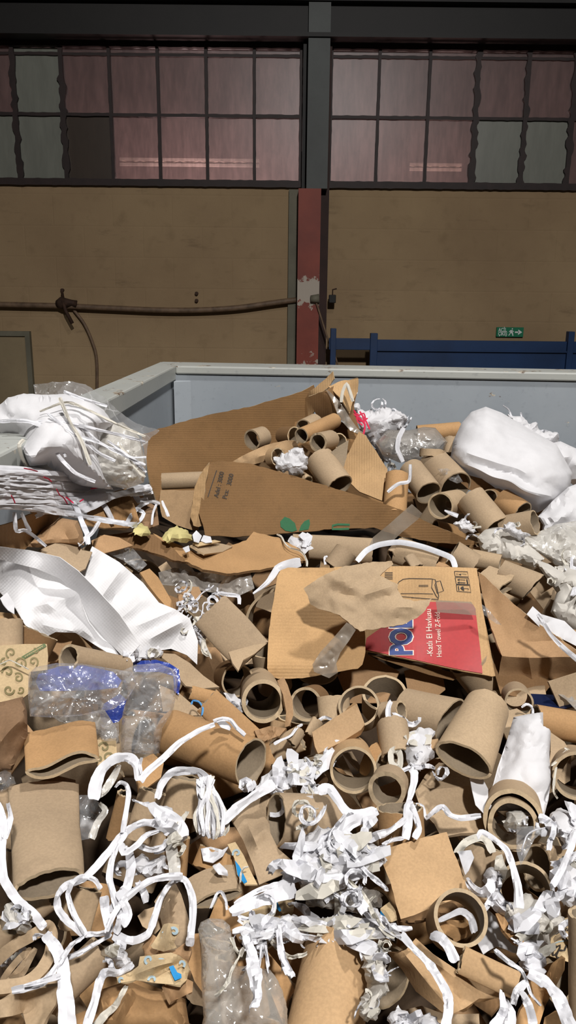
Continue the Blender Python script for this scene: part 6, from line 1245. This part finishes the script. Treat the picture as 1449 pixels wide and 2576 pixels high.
# the white loops (photo: strips thrown in wide bows over the dark gap)
loops = [
 ([(424, 2098), (404, 2074), (360, 2070), (322, 2088), (285, 2128), (245, 2178), (205, 2212), (168, 2226), (146, 2252), (146, 2285), (170, 2318), (212, 2352)], (22, 16), 'widest white bow sweeping from the gathered tissue down the dark gap'),
 ([(254, 2236), (236, 2212), (206, 2205), (182, 2220), (172, 2252), (186, 2300), (216, 2350)], 13, 'inner white bow inside the widest one'),
 ([(316, 2096), (295, 2130), (280, 2170), (276, 2215), (292, 2270), (305, 2310), (290, 2348)], (14, 20), 'white strip falling straight through the bows'),
 ([(460, 2204), (418, 2206), (376, 2216), (340, 2240), (306, 2270), (280, 2312), (268, 2345)], (18, 14), 'white strip crossing the bows to the upright kraft board'),
 ([(456, 2208), (424, 2228), (404, 2262), (388, 2310), (372, 2350), (334, 2366), (284, 2354)], (14, 20), 'white strip hanging in a curve under the upright kraft board'),
 ([(440, 2208), (466, 2214), (482, 2250), (486, 2290), (480, 2350), (477, 2380)], (16, 22), 'white strip bent over the kraft board and hanging down'),
 ([(322, 2130), (330, 2180), (320, 2230), (300, 2260), (284, 2300)], (20, 30), 'broad white strip in the middle of the bows'),
 ([(400, 2090), (370, 2100), (345, 2125), (312, 2145), (305, 2120)], (10, 18), 'white strip curling back below the gathered tissue'),
 ([(420, 2110), (410, 2130), (380, 2138), (350, 2128)], (12, 14), 'short white curl under the gathered tissue'),
 ([(345, 2220), (362, 2245), (368, 2270)], 22, 'stubby white strip beside the crumpled tissue knot'),
 ([(212, 2352), (250, 2350), (275, 2340), (265, 2290), (262, 2255)], (12, 26), 'white strip joining the bows at the bottom'),
 ([(310, 2330), (322, 2300), (312, 2270), (300, 2240)], (18, 30), 'white strip folded beneath the crossing strips'),
 ([(-10, 2020), (6, 2070), (2, 2140), (10, 2210), (40, 2260), (84, 2300), (112, 2335)], (26, 20), 'long white strip down the left of the flattened tube'),
 ([(20, 2020), (26, 2060), (10, 2110)], (10, 18), 'short white strip left of the flattened tube shoulder'),
 ([(112, 2350), (140, 2384), (158, 2430), (162, 2490), (168, 2540), (170, 2600)], (26, 46), 'wide white strip running down over the long slanting tube'),
 ([(334, 2424), (300, 2448), (266, 2446), (250, 2470), (240, 2510), (215, 2590)], (18, 22), 'white strip hanging from the wad to the kraft bag'),
 ([(318, 2480), (290, 2530), (262, 2555), (235, 2590)], (12, 20), 'creamy strip down the crumpled kraft bag'),
 ([(280, 2352), (250, 2368), (210, 2392), (170, 2410)], (10, 14), 'white strip lying along the long slanting tube top'),
 ([(215, 2352), (180, 2378), (150, 2420), (110, 2470), (30, 2492)], (10, 20), 'torn white strip under the wide one by the curled board'),
 ([(60, 2480), (100, 2470), (150, 2455)], (8, 16), 'frayed strip end over the tan sheet'),
 ([(530, 2285), (545, 2250), (558, 2244), (568, 2265), (572, 2290)], 7, 'thin white loop beside the kraft triangle')]
for k, (p, w, lab) in enumerate(loops):
    ribbon(p, w, 'strip_w' if k in (16,) else 'strip', off=-0.13 - 0.012 * (k % 4), label=lab, twist=0.6, seed=950 + k)
tangle([(280, 2380), (300, 2372), (320, 2400), (334, 2430), (312, 2442), (290, 2430), (280, 2405)], 'knotted white tissue above the kraft bag', 3, (10, 18), off=-0.14, seed=72, bulge=0.02, crum=0.012, csize=0.04, length=(40, 60))
tangle([(330, 2165), (355, 2150), (385, 2160), (412, 2150), (420, 2175), (410, 2205), (375, 2210), (345, 2200)], 'crumpled white tissue knot inside the bows', 5, (10, 20), off=-0.07, seed=73, bulge=0.03, crum=0.02, csize=0.035, length=(40, 80))
tangle([(10, 2300), (20, 2275), (45, 2262), (66, 2285), (80, 2310), (78, 2345), (50, 2352), (30, 2330)], 'white shred knot left of the curled board', 8, (8, 16), off=-0.10, seed=74, bulge=0.025, crum=0.02, csize=0.03, length=(40, 80), bend=0.7, body='cream')
tangle([(60, 2395), (20, 2400), (10, 2425), (40, 2432), (75, 2415)], 'dull white shreds inside the curled board loops', 3, (8, 12), off=-0.02, seed=75, bulge=0.012, crum=0.014, csize=0.03, length=(40, 60), body='cream')
core((186, 2338), (214, 2235), 84, 0.1, 'tan flattened core ringed by the white bows', 'core', off=-0.05, sq=(0.35, 0.35), dent=0.05)
core((92, 2290), (130, 2262), 52, 0.1, 'short brown core below the mouth of the flattened tube', 'core', off=-0.04)
ribbon([(-30, 2440), (0, 2408), (40, 2376), (90, 2348), (120, 2330), (130, 2352), (126, 2400), (104, 2440), (60, 2474), (-30, 2488)], 30, 'core', off=-0.10, label='big curled tan board strip in a wide loop', name='curled_board', cat='board strip', twist=0.35, th=0.003, cup=0.1, wobble=0.05, crum=0)
ribbon([(4, 2470), (24, 2440), (52, 2408), (76, 2392), (64, 2420), (40, 2450), (22, 2466)], 16, 'core', off=-0.075, label='small curled board strip inside the big curl', name='curled_board', cat='board strip', twist=0.3, th=0.003, cup=0.1, wobble=0.05, crum=0)
ribbon([(24, 2468), (54, 2452), (72, 2420), (88, 2388)], 14, 'core', off=-0.075, label='straighter curl of board next to the small one', name='curled_board', cat='board strip', twist=0.3, th=0.003, cup=0.1, wobble=0.05, crum=0)
core((-10, 2370), (20, 2330), 70, 0.1, 'tan core end behind the big curled board', 'core', off=-0.06)
core((120, 2520), (258, 2390), 84, 0.12, 'long tan tube slanting under the wide white strip', 'core', off=-0.08, dent=0.03, dZ=0.02)
sheet('tan_sheet', [(-40, 2530, 0.0), (0, 2516, 0.0), (60, 2492, 0.0), (148, 2480, 0.0), (140, 2528, 0.0), (118, 2560, 0.0), (92, 2610, 0.0), (70, 2600, 0.0), (58, 2548, 0.02), (30, 2556, 0.0), (-40, 2566, 0.0)], M['core'], off=-0.12, follow=0.7, th=0.004, crum=0.004, csize=0.08, step=9, label='tan board sheet at the bottom beside the wide white strip', cat='cardboard')
kb, _ = sheet('kraft_bag', [(150, 2600), (190, 2552), (238, 2532), (246, 2492), (300, 2474), (330, 2470), (380, 2492), (440, 2498), (466, 2515), (480, 2600)], M['kraft_o'], off=-0.09, follow=0.6, th=0.003, bulge=0.035, crum=0.007, csize=0.08, step=9, label='crumpled orange kraft bag at the bottom under the blue print', cat='paper bag', folds=[(250, 2495, 262, 2560, 0.02, 16), (330, 2480, 290, 2570, 0.016, 18)])
pb, s9 = sheet('printed_paper', [(352, 2406), (385, 2402), (430, 2396), (452, 2404), (468, 2418), (476, 2440), (470, 2465), (456, 2478), (400, 2474), (340, 2466), (296, 2474), (294, 2460), (330, 2444), (348, 2430)], M['pale_print'], off=-0.16, follow=0.7, th=0.002, crum=0.007, csize=0.05, fine=0.001, step=7, label='crumpled pale paper with blue print lying on the kraft bag', cat='printed paper', folds=[(340, 2450, 440, 2420, 0.014, 12), (400, 2445, 466, 2412, -0.012, 10)])
decal('blue_print', s9, [(425, 2432), (436, 2428), (446, 2446), (456, 2450), (457, 2460), (440, 2467), (432, 2450)], M['sky_ink'], pb, 6, 0.006)
for (cx, cy, r, tn, a0, sg) in ((375, 2414, 12, 0.8, 2, 1), (408, 2424, 13, 0.6, 4, 1), (385, 2465, 12, 0.6, 3, 1), (456, 2424, 10, 0.7, 1, -1), (306, 2464, 8, 0.6, 2, 1)): stroke('pale_blue_print', s9, swirl(cx, cy, r, tn, a0, sg), 6, M['pale_blue_ink'], pb, 0.006)
pb2, s10 = sheet('printed_paper', [(380, 2380), (398, 2350), (412, 2325), (424, 2322), (450, 2326), (450, 2345), (438, 2370), (445, 2384), (412, 2394), (384, 2386)], M['pale_print'], off=-0.14, follow=0.5, th=0.002, crum=0.006, csize=0.05, step=7, label='pale blue-printed paper tip standing before the kraft board', cat='printed paper', folds=[(425, 2325, 415, 2390, 0.012, 12)])
for (cx, cy, r, tn, a0, sg) in ((410, 2350, 12, 0.6, 2, -1), (438, 2344, 11, 0.8, 4, 1)): stroke('pale_blue_print', s10, swirl(cx, cy, r, tn, a0, sg), 7, M['pale_blue_ink'], pb2, 0.005)
sheet('wrapping_paper', [(362, 2378), (384, 2350), (400, 2362), (392, 2392), (440, 2390), (470, 2368), (482, 2390), (474, 2420), (450, 2402), (400, 2400), (364, 2404)], M['wrap'], off=-0.11, follow=0.6, th=0.003, crum=0.009, csize=0.04, step=7, label='brown crumple behind the blue-printed paper', cat='wrapping paper')
sheet('wrapping_paper', [(410, 2478), (450, 2476), (470, 2462), (486, 2470), (484, 2495), (450, 2512), (430, 2520)], M['wrap'], off=-0.14, follow=0.6, th=0.003, crum=0.008, csize=0.04, step=6, label='small tan paper tip below the blue-printed paper', cat='wrapping paper')
sheet('kraft_board', [(388, 2268, 0.0), (406, 2240, 0.0), (428, 2214, 0.0), (442, 2222, 0.0), (456, 2250, 0.0), (472, 2300, 0.0), (482, 2350, 0.0), (460, 2380, 0.0), (424, 2375, 0.0), (408, 2330, 0.0), (400, 2295, 0.0)], M['core'], off=-0.09, follow=0.4, th=0.005, step=9, crum=0.003, label='pointed tan board standing under the white strips', cat='cardboard', folds=[(430, 2220, 408, 2330, 0.02, 14)])
sheet('kraft_board', [(346, 2304), (362, 2290), (402, 2276), (410, 2330), (390, 2350), (358, 2330)], M['core'], off=-0.06, follow=0.4, th=0.005, label='short tan board left of the pointed one', cat='cardboard')
core((545, 2262), (530, 2196), 128, 0.1, 'squashed tan core right of the pointed board', 'core', off=-0.06, sq=(0.35, 0.25), dent=0.08, dZ=0.04)
sheet('kraft_board', [(526, 2312), (538, 2282), (554, 2250), (580, 2285), (612, 2332), (590, 2345), (545, 2330)], M['kraft_o'], off=-0.10, follow=0.5, th=0.004, label='orange kraft triangle above the clear bag', cat='cardboard')
sheet('printed_paper', [(602, 2300), (640, 2285), (690, 2270), (740, 2260), (735, 2310), (690, 2325), (640, 2335), (612, 2325)], M['pale_print'], off=-0.06, follow=0.7, th=0.002, crum=0.006, csize=0.05, step=7, label='pale crumpled paper under the broad white strip', cat='printed paper')
bq, s11 = sheet('printed_paper', [(680, 2272), (700, 2262), (735, 2255), (738, 2290), (710, 2295)], M['pale_print'], off=-0.075, th=0.002, label='small blue-striped paper under the broad white strip', cat='printed paper')
decal('blue_print', s11, [(684, 2272), (698, 2270), (708, 2290), (704, 2294)], M['sky_ink'], bq, 6)
bc, s12 = sheet('printed_paper', [(957, 2285), (980, 2268), (1000, 2290), (1006, 2312), (985, 2320), (958, 2312)], M['pale_print'], off=-0.08, th=0.002, label='pale paper with a blue corner at the square board edge', cat='printed paper')
decal('blue_print', s12, [(957, 2290), (976, 2314), (962, 2316), (956, 2312)], M['sky_ink'], bc, 6)
# clear bag with boards behind it
sheet('kraft_board', [(474, 2352), (500, 2350), (506, 2420), (512, 2500), (490, 2470), (472, 2420)], M['kraft_o'], off=-0.09, follow=0.4, th=0.005, label='upright kraft board behind the clear bag', cat='cardboard')
core((520, 2520), (560, 2380), 110, 0.1, 'tan core seen through the clear bag', 'core', off=-0.03, sq=(0.6, 0.6))
core((620, 2560), (600, 2400), 120, 0.1, 'kraft core seen through the clear bag', 'kraft_o', off=-0.04, sq=(0.6, 0.6))
sheet('kraft_board', [(655, 2400), (672, 2392), (720, 2450), (742, 2492), (722, 2520), (712, 2576), (690, 2520), (662, 2450)], M['kraft_o'], off=-0.08, follow=0.5, th=0.012, label='thick kraft board slanting right of the clear bag', cat='cardboard', mat_edge=M['core'])
core((700, 2352), (756, 2420), 86, 0.15, 'curved kraft core between shreds and the large kraft core', 'kraft_o', off=-0.05, sq=(0.6, 0.6), dent=0.08)
sheet('clear_bag', [(498, 2338), (505, 2320), (525, 2310), (560, 2312), (578, 2328), (585, 2370), (600, 2430), (640, 2432), (680, 2440), (700, 2480), (720, 2540), (726, 2610), (500, 2610), (512, 2560), (506, 2460), (508, 2390)], M['film_bag'], off=-0.17, follow=0.5, th=0.0007, bulge=0.03, crum=0.012, csize=0.06, fine=0.003, step=6, label='large clear plastic bag spread over boards at the bottom', cat='plastic bag', sharp=22)
for k, (p, w, lab) in enumerate([
    ([(620, 2355), (632, 2400), (642, 2450), (645, 2500), (636, 2540)], (26, 40), 'white strip hanging down over the large clear bag'),
    ([(615, 2385), (598, 2415), (580, 2445), (570, 2480), (545, 2506)], 8, 'thin twisted creamy strip on the large clear bag'),
    ([(664, 2375), (672, 2410), (675, 2440)], 9, 'thin short strip above the large clear bag'),
    ([(655, 2380), (655, 2410), (652, 2436)], 6, 'dull thin strip beside the short one'),
    ([(700, 2330), (704, 2370), (712, 2410), (728, 2445), (735, 2458)], (16, 20), 'crinkled white strip dangling by the curved kraft core'),
    ([(585, 2345), (612, 2340), (650, 2350), (690, 2345), (715, 2325)], (16, 22), 'crinkled white strip across the top of the large clear bag'),
    ([(585, 2360), (592, 2385), (602, 2396)], 10, 'creamy curl at the clear bag shoulder')]):
    ribbon(p, w, 'strip_w' if k in (1, 6) else 'strip', off=-0.24 if k < 2 else -0.18, follow=0.7, label=lab, twist=0.7, seed=990 + k, crum=0.003)
tangle([(595, 2340), (620, 2325), (660, 2330), (700, 2310), (715, 2330), (690, 2360), (650, 2372), (615, 2366)], 'knot of crinkled white strips on top of the clear bag', 8, (8, 18), off=-0.15, seed=76, bulge=0.02, crum=0.016, csize=0.03, length=(50, 110), bend=0.5, thin=4)

# ================================================================ what fills the gaps beneath
rs = random.Random(77)
HOLES = []                                                     # the deep gaps of the heap: centre on the ground, radius, depth
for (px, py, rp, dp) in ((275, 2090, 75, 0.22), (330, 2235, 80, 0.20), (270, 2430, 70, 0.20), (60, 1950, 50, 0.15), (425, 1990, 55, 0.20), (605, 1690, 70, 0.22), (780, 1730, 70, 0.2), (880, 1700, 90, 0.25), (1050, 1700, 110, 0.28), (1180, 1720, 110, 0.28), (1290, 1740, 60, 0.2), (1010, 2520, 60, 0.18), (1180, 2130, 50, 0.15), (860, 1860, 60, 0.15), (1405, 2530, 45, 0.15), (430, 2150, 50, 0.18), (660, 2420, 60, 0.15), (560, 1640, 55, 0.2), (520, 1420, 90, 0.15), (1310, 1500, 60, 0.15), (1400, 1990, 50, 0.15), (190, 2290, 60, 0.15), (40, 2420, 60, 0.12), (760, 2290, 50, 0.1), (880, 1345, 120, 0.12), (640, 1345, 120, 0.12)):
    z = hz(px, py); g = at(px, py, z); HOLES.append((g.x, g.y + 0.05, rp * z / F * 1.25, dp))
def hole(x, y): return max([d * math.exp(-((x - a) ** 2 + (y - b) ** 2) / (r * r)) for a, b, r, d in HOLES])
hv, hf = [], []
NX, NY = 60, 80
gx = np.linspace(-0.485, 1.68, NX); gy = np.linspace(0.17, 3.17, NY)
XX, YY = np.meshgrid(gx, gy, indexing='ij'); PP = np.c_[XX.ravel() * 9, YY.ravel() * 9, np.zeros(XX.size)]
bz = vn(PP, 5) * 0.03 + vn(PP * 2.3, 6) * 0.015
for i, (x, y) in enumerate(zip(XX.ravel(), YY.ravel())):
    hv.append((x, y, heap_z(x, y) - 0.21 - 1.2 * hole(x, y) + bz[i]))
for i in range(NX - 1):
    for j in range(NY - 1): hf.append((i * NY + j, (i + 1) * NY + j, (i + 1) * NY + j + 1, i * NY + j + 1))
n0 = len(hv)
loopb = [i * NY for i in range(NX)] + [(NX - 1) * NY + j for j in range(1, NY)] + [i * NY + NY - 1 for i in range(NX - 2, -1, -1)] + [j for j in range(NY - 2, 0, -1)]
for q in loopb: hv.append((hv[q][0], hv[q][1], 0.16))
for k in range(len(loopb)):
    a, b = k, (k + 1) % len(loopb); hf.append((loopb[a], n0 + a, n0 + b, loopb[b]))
M['deep'] = board('packed_waste', (64, 49, 34), dark=0.5, light=1.2, stain=0.9)  # extra dark brown: the shade of the gaps is put into the colour
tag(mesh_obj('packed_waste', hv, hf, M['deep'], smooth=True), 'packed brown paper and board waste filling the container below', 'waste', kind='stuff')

KIND = {'core': ('tan cardboard core half buried in the gaps of the heap', 'buried tan cores'), 'kraft_o': ('orange kraft core half buried in the gaps of the heap', 'buried kraft cores'), 'card_dk': ('dark brown core half buried in the gaps of the heap', 'buried dark cores')}
y = 0.45
row = 0
while y < 3.05:
    x = -0.44 + (row % 2) * 0.05
    while x < 1.55:
        px, py, z0 = proj((x, y, heap_z(x, y) - 0.105 - hole(x, y)))
        px += rs.uniform(-22, 22); py += rs.uniform(-14, 14)
        if -90 < px < 1540 and 1120 < py < 2700 and (py > 1400 or (px > 960 and py > 1260)) and hole(x, y) < 0.13:
            z = z0 + rs.uniform(-0.015, 0.03); s = F / z; t = rs.random()
            a = rs.uniform(0, 6.28)
            if t < 0.46:
                d = rs.choice((0.075, 0.085, 0.095)) * s; L = rs.uniform(0.10, 0.17) * s; mt = rs.choice(('core', 'core', 'kraft_o', 'card_dk')); q = rs.choice((1.0, 1.0, 0.6, 0.35))
                core((px + math.cos(a) * L / 2, py + math.sin(a) * L / 2 * 0.6), (px - math.cos(a) * L / 2, py - math.sin(a) * L / 2 * 0.6), d, rs.uniform(0.1, 0.6), KIND[mt][0], mt, Z=z, sq=(q, q), dent=0.05, group=KIND[mt][1], n=24, m=5)
            elif t < 0.62:
                d = rs.uniform(0.075, 0.10) * s
                ring((px, py), (px + math.cos(a) * 0.03 * s, py + math.sin(a) * 0.03 * s), d, rs.uniform(0.4, 0.8), 'narrow cardboard ring half buried in the gaps of the heap', Z=z, group='buried rings', n=28, m=3, mat=rs.choice(('core', 'kraft')))
            elif t < 0.86 or py < 2000:
                r = rs.uniform(0.06, 0.11) * s
                pts = [(px + math.cos(a + k * 1.2566) * r * rs.uniform(0.6, 1.1), py + math.sin(a + k * 1.2566) * r * rs.uniform(0.5, 0.9), rs.uniform(-0.03, 0.03)) for k in range(5)]
                sheet('board_scrap', pts, M[rs.choice(('core', 'kraft', 'card_dk', 'wrap', 'wrap'))], Z=z, follow=0.5, th=0.003, step=max(14, 0.016 * s), crum=0.006, csize=0.05, label='brown board scrap half buried in the gaps of the heap', cat='board scrap', group='buried board scraps')
            else:
                r = rs.uniform(0.10, 0.2) * s
                ribbon(curl(rs, px - r / 2, py, rs.uniform(-0.8, 0.8), r, 0.4, 5), rs.uniform(0.008, 0.02) * s, 'strip', Z=z - 0.01, follow=1, label='white paper strip half buried in the gaps of the heap', group='buried paper strips', twist=0.9, res=14)
        x += 0.115
    y += 0.10; row += 1

# ================================================================ the heap goes on to the container's right wall and near edge
rs = random.Random(131)
y = 0.28
row = 0
while y < 3.02:
    x = -0.40 + (row % 2) * 0.05
    while x < 1.60:
        X = x + rs.uniform(-0.03, 0.03); Y = y + rs.uniform(-0.03, 0.03)
        px, py, z = proj((X, Y, heap_z(X, Y) - 0.02 + rs.uniform(-0.03, 0.035)))
        if (px > 1505 or py > 2665) and z > 0.25:
            s = F / z; t = rs.random(); a = rs.uniform(0, 6.28)
            if t < 0.52:
                d = rs.choice((0.075, 0.085, 0.095, 0.11)) * s; L = rs.uniform(0.09, 0.16) * s; mt = rs.choice(('core', 'core', 'kraft', 'kraft_o')); q = rs.choice((1.0, 1.0, 0.6, 0.35))
                core((px + math.cos(a) * L / 2, py + math.sin(a) * L / 2 * 0.6), (px - math.cos(a) * L / 2, py - math.sin(a) * L / 2 * 0.6), d, rs.uniform(0.1, 0.6), 'cardboard core lying in the waste along the container right wall', mt, Z=z, sq=(q, q), dent=0.05, group='cores along the right wall', n=26, m=5)
            elif t < 0.64:
                d = rs.uniform(0.08, 0.12) * s
                ring((px, py), (px + math.cos(a) * 0.03 * s, py + math.sin(a) * 0.03 * s), d, rs.uniform(0.4, 0.8), 'narrow cardboard ring in the waste along the container right wall', Z=z, group='rings along the right wall', n=28, m=3, mat=rs.choice(('core', 'kraft')))
            elif t < 0.80:
                r = rs.uniform(0.08, 0.13) * s
                pts = [(px + math.cos(a + k * 1.2566) * r * rs.uniform(0.6, 1.1), py + math.sin(a + k * 1.2566) * r * rs.uniform(0.4, 0.8), rs.uniform(-0.02, 0.02)) for k in range(5)]
                sheet('board_scrap', pts, M[rs.choice(('core', 'kraft', 'card_dk', 'wrap', 'card'))], Z=z, follow=0.0, th=0.004, step=max(14, 0.018 * s), crum=0.006, csize=0.06, label='brown board scrap in the waste along the container right wall', cat='board scrap', group='board scraps along the right wall')
            else:
                r = rs.uniform(0.06, 0.11) * s
                pts = [(px + math.cos(a + k * 0.785) * r * rs.uniform(0.6, 1.2), py + math.sin(a + k * 0.785) * r * rs.uniform(0.4, 0.8)) for k in range(8)]
                sheet('tissue_wad', pts, M[rs.choice(('tissue', 'cream', 'strip'))], Z=z, follow=0.0, th=0.003, step=max(7, 0.008 * s), bulge=0.03, crum=0.022, csize=0.05, fine=0.004, ragged=0.006 * s, sharp=18, label='crumpled white tissue wad in the waste along the container right wall', cat='tissue wad', group='tissue wads along the right wall')
        x += 0.10
    y += 0.09; row += 1
